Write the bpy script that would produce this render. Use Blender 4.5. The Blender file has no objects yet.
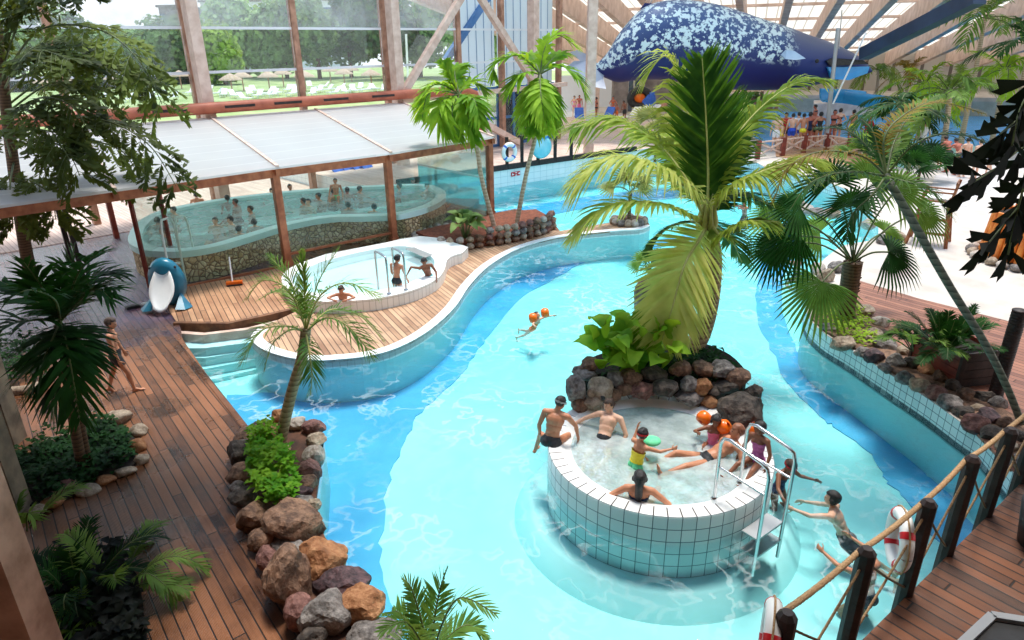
SKY = 1.08; SUN = 3.5; SUNDIR = (.08, .28, 1); EXPO = 0.38
import bpy, bmesh, math, random
import numpy as np
from mathutils import Vector, Matrix, noise
from mathutils.geometry import tessellate_polygon
R = random.Random(7)
V = Vector
COL = bpy.context.scene.collection
PI = math.pi
# ------------------------------------------------------------ camera frame
F = 670.0; H = 6.0
_d = V((23.0, 1630.0, F)).normalized()
_fy = (V((0, 0, 1)) - _d * _d.z).normalized()
_up = -_d
_xr = _d.cross(_fy)
def ray(px, py):
    v = V((px - 512, py - 320, F))
    return V((v.dot(_xr), v.dot(_fy), v.dot(_up)))
def at(px, py, z=0.0):
    r = ray(px, py); t = (z - H) / r.z
    return V((r.x * t, r.y * t, z))
def atY(px, py, Y):
    r = ray(px, py); t = Y / r.y
    return V((r.x * t, Y, H + r.z * t))
def pxm(p):                       # pixels per metre at a point
    v = V((p.x, p.y, p.z - H))
    return F / (_xr.z * v.x + _fy.z * v.y + _up.z * v.z)
# ------------------------------------------------------------ objects
def tag(o, label=None, cat=None, group=None, kind=None):
    if label: o['label'] = label
    if cat: o['category'] = cat
    if group: o['group'] = group
    if kind: o['kind'] = kind
    return o
def thing(name, label, cat, loc=(0, 0, 0), group=None, rz=0):
    o = bpy.data.objects.new(name, None); COL.objects.link(o)
    o.empty_display_size = .2
    o.location = loc; o.rotation_euler = (0, 0, rz)
    return tag(o, label, cat, group)
def link(name, me, parent=None):
    o = bpy.data.objects.new(name, me); COL.objects.link(o)
    if parent is not None:
        o.parent = parent
    return o
class MB:
    """collects faces; build() makes ONE mesh object"""
    def __init__(s): s.v = []; s.f = []; s.m = []; s.uv = []; s.sm = []
    def add(s, vs, fs, m=0, uv=None, smooth=False):
        b = len(s.v); s.v.extend([tuple(p) for p in vs])
        for k, f in enumerate(fs):
            s.f.append(tuple(i + b for i in f)); s.m.append(m); s.sm.append(smooth)
            s.uv.append(uv[k] if uv else None)
        return s
    def box(s, c, size, rot=0, m=0, M=None):
        x, y, z = [q / 2 for q in size]
        P = [V((a * x, b * y, d * z)) for a in (-1, 1) for b in (-1, 1) for d in (-1, 1)]
        if M is None: M = Matrix.Rotation(rot, 3, 'Z')
        c = V(c)
        return s.add([M @ p + c for p in P], [(0, 1, 3, 2), (4, 6, 7, 5), (0, 4, 5, 1), (2, 3, 7, 6), (0, 2, 6, 4), (1, 5, 7, 3)], m)
    def beam(s, p, q, w, h, m=0, up=V((0, 0, 1))):
        p = V(p); q = V(q); d = (q - p)
        L = d.length; d.normalize()
        x = d.cross(up)
        if x.length < 1e-4: x = d.cross(V((0, 1, 0)))
        x.normalize(); z = x.cross(d)
        M = Matrix((x, d, z)).transposed()
        return s.box((p + q) / 2, (w, L, h), M=M, m=m)
    def tube(s, path, rad, n=8, m=0, caps=True, flat=1.0, smooth=True):
        P = [V(p) for p in path]
        if not hasattr(rad, '__len__'): rad = [rad] * len(P)
        vs = []; fs = []; prev = None
        for i, p in enumerate(P):
            t = (P[min(i + 1, len(P) - 1)] - P[max(i - 1, 0)])
            t = t.normalized() if t.length > 1e-9 else V((0, 0, 1))
            if prev is None:
                a = t.cross(V((0, 0, 1)))
                if a.length < 1e-3: a = t.cross(V((1, 0, 0)))
            else:
                a = prev - t * prev.dot(t)
            a.normalize(); prev = a; b = t.cross(a)
            for k in range(n):
                g = 2 * PI * k / n
                vs.append(p + a * (math.cos(g) * rad[i]) + b * (math.sin(g) * rad[i] * flat))
        for i in range(len(P) - 1):
            for k in range(n):
                fs.append((i * n + k, i * n + (k + 1) % n, (i + 1) * n + (k + 1) % n, (i + 1) * n + k))
        s.add(vs, fs, m, smooth=smooth)
        if caps:
            s.add(vs[:n], [tuple(range(n))[::-1]], m); s.add(vs[-n:], [tuple(range(n))], m)
        return s
    def lathe(s, prof, c=(0, 0, 0), n=32, m=0, smooth=True, ms=None):
        c = V(c); vs = []
        for (r, z) in prof:
            for k in range(n):
                g = 2 * PI * k / n
                vs.append(c + V((r * math.cos(g), r * math.sin(g), z)))
        for i in range(len(prof) - 1):
            fs = [(i * n + k, i * n + (k + 1) % n, (i + 1) * n + (k + 1) % n, (i + 1) * n + k) for k in range(n)]
            b = len(s.v) if i == 0 else b
            if i == 0: s.v.extend([tuple(p) for p in vs])
            for f in fs:
                s.f.append(tuple(q + b for q in f)); s.m.append(ms[i] if ms else m); s.uv.append(None); s.sm.append(smooth)
        return s
    def ell(s, c, ax, n=10, k=7, m=0):
        """ellipsoid; ax = three axis vectors"""
        c = V(c); vs = []; fs = []
        for i in range(k + 1):
            th = PI * i / k
            for j in range(n):
                g = 2 * PI * j / n
                vs.append(c + ax[0] * (math.sin(th) * math.cos(g)) + ax[1] * (math.sin(th) * math.sin(g)) + ax[2] * math.cos(th))
        for i in range(k):
            for j in range(n):
                fs.append((i * n + j, (i + 1) * n + j, (i + 1) * n + (j + 1) % n, i * n + (j + 1) % n))
        return s.add(vs, fs, m, smooth=True)
    def poly(s, pts, z, m=0, down=False):
        P = [V((p[0], p[1], z)) for p in pts]
        T = tessellate_polygon([P])
        fs = []
        for t in T:
            a, b, c = [P[i] for i in t]
            up = (b - a).cross(c - a).z > 0
            fs.append(t if up != down else (t[0], t[2], t[1]))
        return s.add(P, fs, m)
    def prism(s, pts, z0, z1, m=0, ms=None):
        """top at z1, walls with uv in metres (u along the outline, v = height)"""
        ms = m if ms is None else ms
        if sum(a[0] * b[1] - b[0] * a[1] for a, b in zip(pts, list(pts[1:]) + [pts[0]])) < 0: pts = list(pts)[::-1]
        s.poly(pts, z1, m); s.poly(pts, z0, m, True)
        u = 0; n = len(pts)
        for i in range(n):
            a = V((pts[i][0], pts[i][1], 0)); b = V((pts[(i + 1) % n][0], pts[(i + 1) % n][1], 0))
            L = (b - a).length; Z0 = V((0, 0, z0)); Z1 = V((0, 0, z1))
            s.add([a + Z0, b + Z0, b + Z1, a + Z1], [(0, 1, 2, 3)], ms, [[(u, z0), (u + L, z0), (u + L, z1), (u, z1)]])
            u += L
        return s
    def strip(s, path, w, z0, z1, m=0, side=0, closed=False):
        """a kerb: rectangle w wide swept along a plan path; side -1/0/1 shifts it"""
        P = [V((p[0], p[1])) for p in path]; n = len(P); L = []; Q = []
        for i in range(n):
            t = (P[(i + 1) % n if closed else min(i + 1, n - 1)] - P[(i - 1) if closed else max(i - 1, 0)]).normalized()
            nn = V((-t.y, t.x))
            L.append(P[i] + nn * (w * (.5 + side * .5))); Q.append(P[i] - nn * (w * (.5 - side * .5)))
        vs = []
        for a, b in zip(L, Q):
            vs += [(a.x, a.y, z0), (a.x, a.y, z1), (b.x, b.y, z1), (b.x, b.y, z0)]
        fs = []; rng = n if closed else n - 1
        for i in range(rng):
            a = i * 4; b = ((i + 1) % n) * 4
            for k in range(4): fs.append((a + k, a + (k + 1) % 4, b + (k + 1) % 4, b + k))
        if not closed: fs += [(0, 3, 2, 1), ((n - 1) * 4, (n - 1) * 4 + 1, (n - 1) * 4 + 2, (n - 1) * 4 + 3)]
        return s.add(vs, fs, m)
    def mesh(s, name, mats):
        me = bpy.data.meshes.new(name)
        me.from_pydata(s.v, [], s.f)
        if not isinstance(mats, (list, tuple)): mats = [mats]
        for mt in mats: me.materials.append(mt)
        me.polygons.foreach_set('material_index', s.m)
        me.polygons.foreach_set('use_smooth', s.sm)
        if any(u for u in s.uv):
            ul = me.uv_layers.new(name='UVMap').data; k = 0
            for u, f in zip(s.uv, s.f):
                for j in range(len(f)):
                    if u: ul[k].uv = u[j]
                    k += 1
        me.update()
        return me
    def build(s, name, mats, parent=None):
        me = s.mesh(name, mats)
        o = link(name, me, parent)
        if parent is not None:           # meshes are laid out in world space: keep them there
            o.matrix_parent_inverse = par_inv(parent)
        return o
def par_inv(p):
    M = Matrix.Identity(4); q = p; ch = []
    while q is not None: ch.append(q); q = q.parent
    for q in reversed(ch): M = M @ q.matrix_parent_inverse @ (Matrix.Translation(q.location) @ q.rotation_euler.to_matrix().to_4x4() @ Matrix.Diagonal(q.scale).to_4x4())
    return M.inverted()
def struct(o, name=None):
    o['kind'] = 'structure'; return o
def spl(pts, n=6, closed=False):
    """Catmull-Rom through points (2-D or 3-D)"""
    P = [V(p) for p in pts]; N = len(P); out = []
    rng = range(N) if closed else range(N - 1)
    for i in rng:
        if closed: a, b, c, d = P[i - 1], P[i], P[(i + 1) % N], P[(i + 2) % N]
        else: a, b, c, d = P[max(i - 1, 0)], P[i], P[i + 1], P[min(i + 2, N - 1)]
        for k in range(n):
            t = k / n
            out.append(.5 * ((2 * b) + (c - a) * t + (2 * a - 5 * b + 4 * c - d) * t * t + (3 * b - 3 * c + d - a) * t ** 3))
    if not closed: out.append(P[-1].copy())
    return out
def pl(pxs, z=0.0): return [at(x, y, z) for x, y in pxs]
def pls(pxs, z=0.0, n=4): return spl(pl(pxs, z), n)
# ------------------------------------------------------------ materials
def newmat(name):
    m = bpy.data.materials.new(name); m.use_nodes = True
    nt = m.node_tree; nt.nodes.clear()
    out = nt.nodes.new('ShaderNodeOutputMaterial')
    return m, nt, out
class G:
    """tiny node-graph helper"""
    def __init__(s, nt): s.nt = nt
    def n(s, typ, props=None, **ins):
        nd = s.nt.nodes.new('ShaderNode' + typ)
        for k, v in (props or {}).items(): setattr(nd, k, v)
        for k, v in ins.items():
            key = int(k[1:]) if k[0] == 'i' and k[1:].isdigit() else k.replace('_', ' ')
            if isinstance(v, bpy.types.NodeSocket): s.nt.links.new(v, nd.inputs[key])
            else: nd.inputs[key].default_value = v
        return nd
    def math(s, op, a, b=0.0, c=None):
        d = dict(i0=a, i1=b)
        if c is not None: d['i2'] = c
        return s.n('Math', {'operation': op}, **d).outputs[0]
    def ramp(s, fac, stops):
        nd = s.nt.nodes.new('ShaderNodeValToRGB'); s.nt.links.new(fac, nd.inputs[0])
        el = nd.color_ramp.elements
        while len(el) > 1: el.remove(el[-1])
        el[0].position = stops[0][0]; el[0].color = c4(stops[0][1])
        for p, c in stops[1:]:
            e = el.new(p); e.color = c4(c)
        return nd.outputs[0]
    def mix(s, fac, a, b, blend='MIX'):
        nd = s.nt.nodes.new('ShaderNodeMix'); nd.data_type = 'RGBA'; nd.blend_type = blend
        for sock, v in ((nd.inputs[0], fac), (nd.inputs[6], a), (nd.inputs[7], b)):
            if isinstance(v, bpy.types.NodeSocket): s.nt.links.new(v, sock)
            else: sock.default_value = c4(v) if hasattr(v, '__len__') else v
        return nd.outputs[2]
    def noise(s, vec, scale, detail=3, rough=.55): return s.n('TexNoise', None, Vector=vec, Scale=scale, Detail=detail, Roughness=rough).outputs[0]
    def pos(s): return s.n('TexCoord').outputs['Object']
    def bump(s, h, strength=.3, dist=.02): return s.n('Bump', None, Height=h, Strength=strength, Distance=dist).outputs[0]
    def link(s, a, b): s.nt.links.new(a, b)
def c4(c): return (c[0], c[1], c[2], 1.0)
def srgb(r, g, b):
    f = lambda c: (c / 255 / 12.92) if c / 255 <= .04045 else ((c / 255 + .055) / 1.055) ** 2.4
    return (f(r), f(g), f(b))
def mat(name, c1, c2=None, scale=6, rough=.6, bump=0, bscale=None, metal=0, spec=.5, detail=4, lo=.35, hi=.65):
    m, nt, out = newmat(name); g = G(nt)
    b = g.n('BsdfPrincipled', None, Roughness=rough, Metallic=metal)
    b.inputs['Specular IOR Level'].default_value = spec
    if c2 is None: b.inputs['Base Color'].default_value = c4(c1)
    p = g.pos()
    if c2 is not None: g.link(g.ramp(g.noise(p, scale, detail), [(lo, c1), (hi, c2)]), b.inputs['Base Color'])
    if bump: g.link(g.bump(g.noise(p, bscale or scale * 3, 4), bump), b.inputs['Normal'])
    g.link(b.outputs[0], out.inputs[0])
    return m
def deckmat(name, ang, w, c1, c2, gap, rough=(.35, .6), groove=0, wet=None):
    """planks along direction ang (radians), w wide"""
    m, nt, out = newmat(name); g = G(nt)
    p = g.n('Mapping', None, Vector=g.pos(), Rotation=(0, 0, -ang)).outputs[0]
    sx = g.n('SeparateXYZ', None, Vector=p)
    row = g.math('DIVIDE', sx.outputs[1], w)
    ri = g.math('FLOOR', row); fr = g.math('SUBTRACT', row, ri)
    rnd = g.n('TexWhiteNoise', {'noise_dimensions': '1D'}, W=ri).outputs[0]
    seam = g.math('ADD', g.math('DIVIDE', sx.outputs[0], 2.6), g.math('MULTIPLY', rnd, 7.3))
    si = g.math('FLOOR', seam); sf = g.math('SUBTRACT', seam, si)
    rnd2 = g.n('TexWhiteNoise', {'noise_dimensions': '2D'}, Vector=g.n('CombineXYZ', None, X=ri, Y=si).outputs[0]).outputs[0]
    grain = g.noise(g.n('Mapping', None, Vector=p, Scale=(1.2, 14, 1)).outputs[0], 2.0, 5, .65)
    blot = g.noise(p, .9, 4, .6)
    f = g.math('ADD', g.math('MULTIPLY', rnd2, .55), g.math('MULTIPLY', grain, .6))
    f = g.math('ADD', f, g.math('MULTIPLY', g.math('SUBTRACT', blot, .5), 1.5))
    col = g.ramp(f, [(.1, c1), (.9, c2)])
    gp = g.math('MINIMUM', fr, g.math('SUBTRACT', 1.0, fr))
    gp2 = g.math('MULTIPLY', g.math('MINIMUM', sf, g.math('SUBTRACT', 1.0, sf)), 2.6)
    isgap = g.math('MINIMUM', g.math('MULTIPLY', gp, w * 1.0), gp2)
    mask = g.n('MapRange', None, Value=isgap, i1=.004, i2=.012, i3=1.0, i4=0.0).outputs[0]
    col = g.mix(mask, col, gap)
    rg = g.n('MapRange', None, Value=blot, i1=.35, i2=.65, i3=rough[0], i4=rough[1]).outputs[0]
    if wet:                       # wet patch, uneven edge; its violet tint paints in the blue sky reflection
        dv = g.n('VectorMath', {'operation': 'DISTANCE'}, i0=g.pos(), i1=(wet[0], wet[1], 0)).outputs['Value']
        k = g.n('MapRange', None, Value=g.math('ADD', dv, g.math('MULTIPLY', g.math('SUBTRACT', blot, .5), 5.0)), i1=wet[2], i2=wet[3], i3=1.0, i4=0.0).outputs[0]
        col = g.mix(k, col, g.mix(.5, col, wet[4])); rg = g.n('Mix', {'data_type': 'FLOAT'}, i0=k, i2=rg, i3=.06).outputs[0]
    b = g.n('BsdfPrincipled', None, Base_Color=col, Roughness=rg)
    h = g.math('SUBTRACT', g.math('MULTIPLY', grain, .3), mask)
    if groove:
        gv = g.math('SINE', g.math('MULTIPLY', sx.outputs[1], 2 * PI / groove))
        h = g.math('ADD', h, g.math('MULTIPLY', gv, .35))
    g.link(g.bump(h, .6, .008), b.inputs['Normal'])
    g.link(b.outputs[0], out.inputs[0])
    return m
def tilemat(name, tw, th, tile, tile2, grout, gw=.012, rough=.25, coord='uv', R0=1.0, off=0.0, top=None):
    """tiles: coord 'uv' (u metres, v metres) or 'cyl' (around the object's own axis) or 'ring' (radial joints)"""
    m, nt, out = newmat(name); g = G(nt)
    if coord == 'uv':
        s = g.n('SeparateXYZ', None, Vector=g.n('UVMap').outputs[0]); u, v = s.outputs[0], s.outputs[1]
    else:
        s = g.n('SeparateXYZ', None, Vector=g.pos())
        u = g.math('MULTIPLY', g.math('ARCTAN2', s.outputs[1], s.outputs[0]), R0)
        v = s.outputs[2]
    ru = g.math('DIVIDE', u, tw); rv = g.math('ADD', g.math('DIVIDE', v, th), off)
    iu = g.math('FLOOR', ru); iv = g.math('FLOOR', rv)
    fu = g.math('SUBTRACT', ru, iu); fv = g.math('SUBTRACT', rv, iv)
    du = g.math('MULTIPLY', g.math('MINIMUM', fu, g.math('SUBTRACT', 1.0, fu)), tw)
    dv = g.math('MULTIPLY', g.math('MINIMUM', fv, g.math('SUBTRACT', 1.0, fv)), th)
    d = du if coord == 'ring' else g.math('MINIMUM', du, dv)
    mask = g.n('MapRange', None, Value=d, i1=gw * .5, i2=gw * .5 + .004, i3=1.0, i4=0.0).outputs[0]
    rnd = g.n('TexWhiteNoise', {'noise_dimensions': '2D'}, Vector=g.n('CombineXYZ', None, X=iu, Y=iv).outputs[0]).outputs[0]
    col = g.mix(mask, g.mix(rnd, tile, tile2), grout)
    b = g.n('BsdfPrincipled', None, Base_Color=col, Roughness=rough)
    g.link(g.bump(mask, -.3, .005), b.inputs['Normal'])
    g.link(b.outputs[0], out.inputs[0])
    return m
def leafmat(name, c1, c2, trans=.4, scale=3.0, rough=.6):
    m, nt, out = newmat(name); g = G(nt)
    oi = g.n('ObjectInfo').outputs['Random']
    f = g.math('ADD', g.math('MULTIPLY', g.noise(g.pos(), scale, 2), .9), g.math('MULTIPLY', g.math('SUBTRACT', oi, .5), .35))
    col = g.ramp(f, [(.25, c1), (.7, c2)])
    b = g.n('BsdfPrincipled', None, Base_Color=col, Roughness=rough)
    b.inputs['Specular IOR Level'].default_value = .2
    t = g.n('BsdfTranslucent', None, Color=g.mix(.5, col, (min(1, c2[0] * 1.8), min(1, c2[1] * 1.5), c2[2]), 'MIX'))
    mx = g.n('MixShader', None, i0=trans, i1=b.outputs[0], i2=t.outputs[0])
    g.link(mx.outputs[0], out.inputs[0])
    return m
def watermat(name, tint, bump=.15, scale=2.5, rough=.03, foam=0.0, refl=1.0, foamscale=2.0, milk=0.0, caustic_paint=0.0, absorb=None):
    m, nt, out = newmat(name); g = G(nt)
    p = g.pos()
    h = g.math('ADD', g.noise(p, scale, 3, .5), g.math('MULTIPLY', g.noise(p, scale * 3.7, 2, .5), .35))
    nb = g.bump(h, bump, .25)
    fr = g.n('Fresnel', None, IOR=1.33, Normal=nb).outputs[0]
    fr = g.math('MULTIPLY', fr, refl)
    t = g.n('BsdfTransparent', None, Color=c4(tint)); gl = g.n('BsdfGlossy', None, Roughness=rough, Normal=nb)
    mx = g.n('MixShader', None, i0=fr, i1=t.outputs[0], i2=gl.outputs[0]).outputs[0]
    if foam or milk:
        fn = g.noise(g.n('Mapping', None, Vector=p, Scale=(1, 1.0, 1)).outputs[0], foamscale, 6, .62)
        k = g.n('MapRange', None, Value=fn, i1=.40, i2=.66, i3=milk, i4=milk + foam).outputs[0]
        df = g.n('BsdfDiffuse', None, Color=(.85, .95, .95, 1))
        mx = g.n('MixShader', None, i0=k, i1=mx, i2=df.outputs[0]).outputs[0]
    if caustic_paint:  # caustic light lines painted on the surface as white diffuse
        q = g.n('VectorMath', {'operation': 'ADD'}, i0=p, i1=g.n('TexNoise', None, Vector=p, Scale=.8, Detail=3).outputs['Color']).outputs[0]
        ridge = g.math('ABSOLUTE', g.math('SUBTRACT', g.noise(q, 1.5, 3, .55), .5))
        k = g.n('MapRange', None, Value=ridge, i1=0.0, i2=.035, i3=caustic_paint, i4=0.0).outputs[0]
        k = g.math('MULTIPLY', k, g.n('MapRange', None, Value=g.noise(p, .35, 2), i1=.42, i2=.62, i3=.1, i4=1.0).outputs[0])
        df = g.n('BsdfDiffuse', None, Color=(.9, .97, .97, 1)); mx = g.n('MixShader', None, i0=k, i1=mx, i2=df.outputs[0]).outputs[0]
    if absorb:
        va = g.n('VolumeAbsorption', None, Color=c4(absorb[0]), Density=absorb[1]); g.link(va.outputs[0], out.inputs['Volume'])
    g.link(mx, out.inputs[0])
    return m
def glassmat(name, tint, haze=.06, hazecol=(.8, .9, .95), rough=.02, refl=1.0):
    m, nt, out = newmat(name); g = G(nt)
    fr = g.math('MULTIPLY', g.n('Fresnel', None, IOR=1.45).outputs[0], refl)
    t = g.n('BsdfTransparent', None, Color=c4(tint)); gl = g.n('BsdfGlossy', None, Roughness=rough)
    mx = g.n('MixShader', None, i0=fr, i1=t.outputs[0], i2=gl.outputs[0]).outputs[0]
    df = g.n('BsdfDiffuse', None, Color=c4(hazecol)); tr = g.n('BsdfTranslucent', None, Color=c4(hazecol))
    a = g.n('MixShader', None, i0=.5, i1=df.outputs[0], i2=tr.outputs[0]).outputs[0]
    k = g.n('MapRange', None, Value=g.noise(g.pos(), .6, 3), i1=.3, i2=.75, i3=haze * .4, i4=haze * 1.6).outputs[0]
    g.link(g.n('MixShader', None, i0=k, i1=mx, i2=a).outputs[0], out.inputs[0])
    return m
def sheetmat(name, c, trans=.5, rib=0.0, ang=0.0, ribc=None, axis=0, w=.12):
    """translucent plastic sheet, optional thin pale joints every rib metres"""
    m, nt, out = newmat(name); g = G(nt)
    col = g.mix(g.noise(g.pos(), .8, 3), (c[0] * .9, c[1] * .9, c[2] * .92), c)
    if rib:
        p = g.n('Mapping', None, Vector=g.pos(), Rotation=(0, 0, -ang)).outputs[0]
        s = g.n('SeparateXYZ', None, Vector=p)
        r = g.math('DIVIDE', s.outputs[axis], rib); f = g.math('FRACT', r)
        k = g.math('LESS_THAN', f, w)
        col = g.mix(k, col, ribc)
    d = g.n('BsdfPrincipled', None, Base_Color=col, Roughness=.4); t = g.n('BsdfTranslucent', None, Color=col)
    g.link(g.n('MixShader', None, i0=trans, i1=d.outputs[0], i2=t.outputs[0]).outputs[0], out.inputs[0])
    return m
A44 = math.radians(43.8)
UD = V((math.cos(A44), math.sin(A44), 0)); VD = V((-UD.y, UD.x, 0))    # along the facade / outwards through it
M = {}
M['deck_dark'] = deckmat('deck_dark', math.radians(128.5), .14, srgb(50, 29, 18), srgb(152, 100, 68), srgb(16, 9, 7), (.16, .5), groove=.014, wet=(-11.6, 18.5, 3.2, 6.2, srgb(92, 92, 140)))  # wet patch colour puts the blue sky sheen into the boards
M['deck_wet_sheen'] = deckmat('deck_wet_sheen', math.radians(128.5), .14, srgb(70, 62, 84), srgb(132, 122, 146), srgb(30, 26, 36), (.05, .22))  # glossy wet boards, violet tone painted for the blue sheen
M['deck_kid'] = deckmat('deck_kid', math.radians(120), .13, srgb(140, 92, 62), srgb(204, 156, 118), srgb(60, 38, 26), (.45, .7))
M['deck_pen'] = deckmat('deck_pen', math.radians(118), .125, srgb(150, 110, 82), srgb(208, 168, 134), srgb(70, 45, 33), (.45, .7))
M['deck_right'] = deckmat('deck_right', math.radians(126), .14, srgb(110, 64, 48), srgb(165, 110, 86), srgb(50, 28, 20), (.45, .65))
M['deck_bridge'] = deckmat('deck_bridge', math.radians(-53.3), .125, srgb(52, 28, 15), srgb(134, 78, 44), srgb(12, 6, 4), (.4, .65), groove=.012)
M['deck_out'] = deckmat('deck_out', math.radians(134), .14, srgb(190, 160, 145), srgb(225, 200, 186), srgb(150, 120, 105), (.5, .7))
M['riser'] = mat('riser', srgb(92, 58, 38), srgb(140, 94, 62), 5, .6)
M['wood_beam'] = mat('wood_beam', srgb(150, 82, 52), srgb(190, 118, 80), 4, .55, .15, 20)
M['wood_pale'] = mat('wood_pale', srgb(204, 172, 154), srgb(228, 202, 186), 3, .6, .15, 20)
M['wood_brown'] = mat('wood_brown', srgb(150, 106, 82), srgb(194, 146, 120), 3, .6, .15, 20)
M['wood_grey'] = mat('wood_grey', srgb(104, 92, 78), srgb(150, 134, 112), 3, .7, .2, 14)
M['wood_post'] = mat('wood_post', srgb(26, 16, 15), srgb(52, 33, 29), 8, .55, .3, 30)
M['wood_red'] = mat('wood_red', srgb(104, 34, 24), srgb(142, 60, 42), 4, .5)
M['wood_chair'] = mat('wood_chair', srgb(112, 62, 34), srgb(158, 98, 58), 7, .5)
M['tile_white'] = tilemat('tile_white', .15, .30, srgb(236, 238, 234), srgb(246, 246, 242), srgb(205, 205, 200), .012, off=.07)
M['tile_pool'] = tilemat('tile_pool', .155, .155, srgb(208, 226, 228), srgb(228, 238, 238), srgb(90, 114, 122), .008, off=.06)
M['tile_far'] = tilemat('tile_far', .4, .3, srgb(236, 242, 240), srgb(244, 248, 246), srgb(205, 218, 218), .02)
M['tile_tub'] = tilemat('tile_tub', .19, .2, srgb(205, 224, 226), srgb(226, 238, 238), srgb(84, 110, 118), .008, coord='cyl', R0=1.68, off=.5)
M['tile_rim'] = tilemat('tile_rim', .19, .2, srgb(222, 222, 220), srgb(234, 234, 232), srgb(64, 48, 48), .013, coord='ring', R0=1.68)
M['white'] = mat('white', (.86, .87, .85), (.92, .92, .9), 3, .35)
M['sand'] = mat('sand', srgb(186, 176, 166), srgb(206, 197, 188), 1.2, .9, .15, 40)
M['paving'] = mat('paving', srgb(178, 172, 172), srgb(206, 200, 198), 1.5, .8)
M['outpave'] = mat('outpave', srgb(214, 214, 214), srgb(238, 238, 236), .6, .8)
M['poolfloor'] = mat('poolfloor', srgb(186, 230, 230), srgb(206, 236, 234), .35, .6, detail=3)
M['poolband'] = mat('poolband', srgb(84, 164, 212), srgb(104, 178, 220), .8, .6)
M['poolpale'] = mat('poolpale', srgb(196, 238, 238), srgb(212, 244, 242), .8, .6)
M['waveblue'] = mat('waveblue', srgb(40, 160, 240), srgb(60, 178, 248), .2, .5)
M['steel'] = mat('steel', (.55, .56, .57), None, rough=.22, metal=1)
M['steel_grey'] = mat('steel_grey', (.42, .43, .44), None, rough=.4, metal=.6)
M['rope'] = mat('rope', srgb(168, 130, 92), srgb(206, 170, 128), 60, .9, .8, 90)
M['rope_dark'] = mat('rope_dark', srgb(96, 74, 54), srgb(130, 104, 78), 60, .9)
M['black'] = mat('black', (.012, .012, .014), (.03, .03, .032), 9, .5)
M['red'] = mat('red', srgb(206, 30, 40), None, rough=.4)
M['orange'] = mat('orange', srgb(250, 106, 14), srgb(255, 124, 24), 4, .3)
M['soil'] = mat('soil', srgb(92, 48, 34), srgb(140, 80, 56), 12, .95, .4, 40)
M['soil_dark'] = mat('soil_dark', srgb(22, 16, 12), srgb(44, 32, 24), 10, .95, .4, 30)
M['annexroof'] = sheetmat('annexroof', srgb(238, 238, 236), .6, 1.05, A44, srgb(246, 246, 244), 1, .06)
M['glass'] = glassmat('glass', (.95, .98, 1.0), .025)
M['glass_haze'] = glassmat('glass_haze', (.96, .98, 1.0), .19, (.9, .95, 1))
M['glass_green'] = glassmat('glass_green', (.92, .98, .95), .03, (.7, .86, .8), refl=.45)
M['glass_teal'] = glassmat('glass_teal', (.55, .90, .93), .16, (.3, .72, .78), refl=.5)
M['duct'] = mat('duct', srgb(160, 82, 58), srgb(186, 104, 76), 2, .5)
M['blueframe'] = mat('blueframe', srgb(70, 116, 168), srgb(86, 132, 184), 2, .5)
M['gable'] = sheetmat('gable', srgb(226, 236, 242), .75, .55, A44, srgb(120, 150, 184), 0, .09)
M['roofsheet'] = sheetmat('roofsheet', srgb(236, 228, 212), .68, .9, math.atan2(-.33, .94), srgb(176, 164, 148), 0, .14)
M['rafter'] = mat('rafter', srgb(200, 170, 154), srgb(228, 202, 188), 1.2, .65, .1, 8)
M['rafter_grey'] = mat('rafter_grey', srgb(120, 112, 108), srgb(156, 146, 140), 1.5, .7)
M['lawn'] = mat('lawn', srgb(132, 158, 92), srgb(178, 188, 132), .35, .95, detail=6)
M['straw'] = mat('straw', srgb(176, 150, 124), srgb(206, 184, 160), 6, .95, .5, 20)
M['plaster'] = mat('plaster', srgb(226, 230, 234), srgb(240, 242, 244), .2, .8)
M['winglass'] = mat('winglass', srgb(84, 104, 128), srgb(120, 142, 164), .3, .2)
M['mesh_blue'] = mat('mesh_blue', srgb(40, 92, 190), srgb(60, 112, 206), 4, .6)
M['slideblue'] = mat('slideblue', srgb(40, 140, 205), srgb(64, 160, 220), 1, .25)
M['slidecyan'] = mat('slidecyan', srgb(84, 186, 200), srgb(112, 204, 212), 1, .25)
M['navybeam'] = mat('navybeam', srgb(24, 40, 62), srgb(38, 58, 84), 1, .35)
for k, a, b in (('rock_grey', (112, 104, 100), (176, 166, 160)), ('rock_brown', (110, 78, 60), (178, 136, 108)), ('rock_orange', (176, 112, 66), (214, 156, 108)),
                ('rock_red', (120, 74, 66), (172, 122, 110)), ('rock_purple', (62, 44, 50), (124, 92, 96)), ('rock_white', (206, 188, 172), (236, 224, 212)), ('rock_tan', (170, 146, 122), (214, 194, 170)), ('rock_dark', (58, 48, 42), (112, 98, 88))):
    m, nt, out = newmat(k); g = G(nt); p = g.pos()
    n1 = g.noise(p, 5, 6, .65); n2 = g.noise(p, 24, 4, .6)
    a = tuple(q * .78 for q in a); b = tuple(q * .86 for q in b)
    f = g.math('ADD', g.math('MULTIPLY', n1, .7), g.math('MULTIPLY', n2, .3))
    dk = tuple(c * .35 for c in srgb(*a))
    b_ = g.n('BsdfPrincipled', None, Base_Color=g.ramp(f, [(.3, dk), (.43, srgb(*a)), (.62, srgb(*b))]), Roughness=.75)
    g.link(g.bump(f, .9, .06), b_.inputs['Normal']); g.link(b_.outputs[0], out.inputs[0]); M[k] = m
M['leaf_coco'] = leafmat('leaf_coco', srgb(86, 122, 30), srgb(184, 194, 84), .45)
M['leaf_coco_dark'] = leafmat('leaf_coco_dark', srgb(30, 74, 20), srgb(92, 136, 42), .35)
M['leaf_pale'] = leafmat('leaf_pale', srgb(150, 164, 66), srgb(214, 212, 124), .45)
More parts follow.
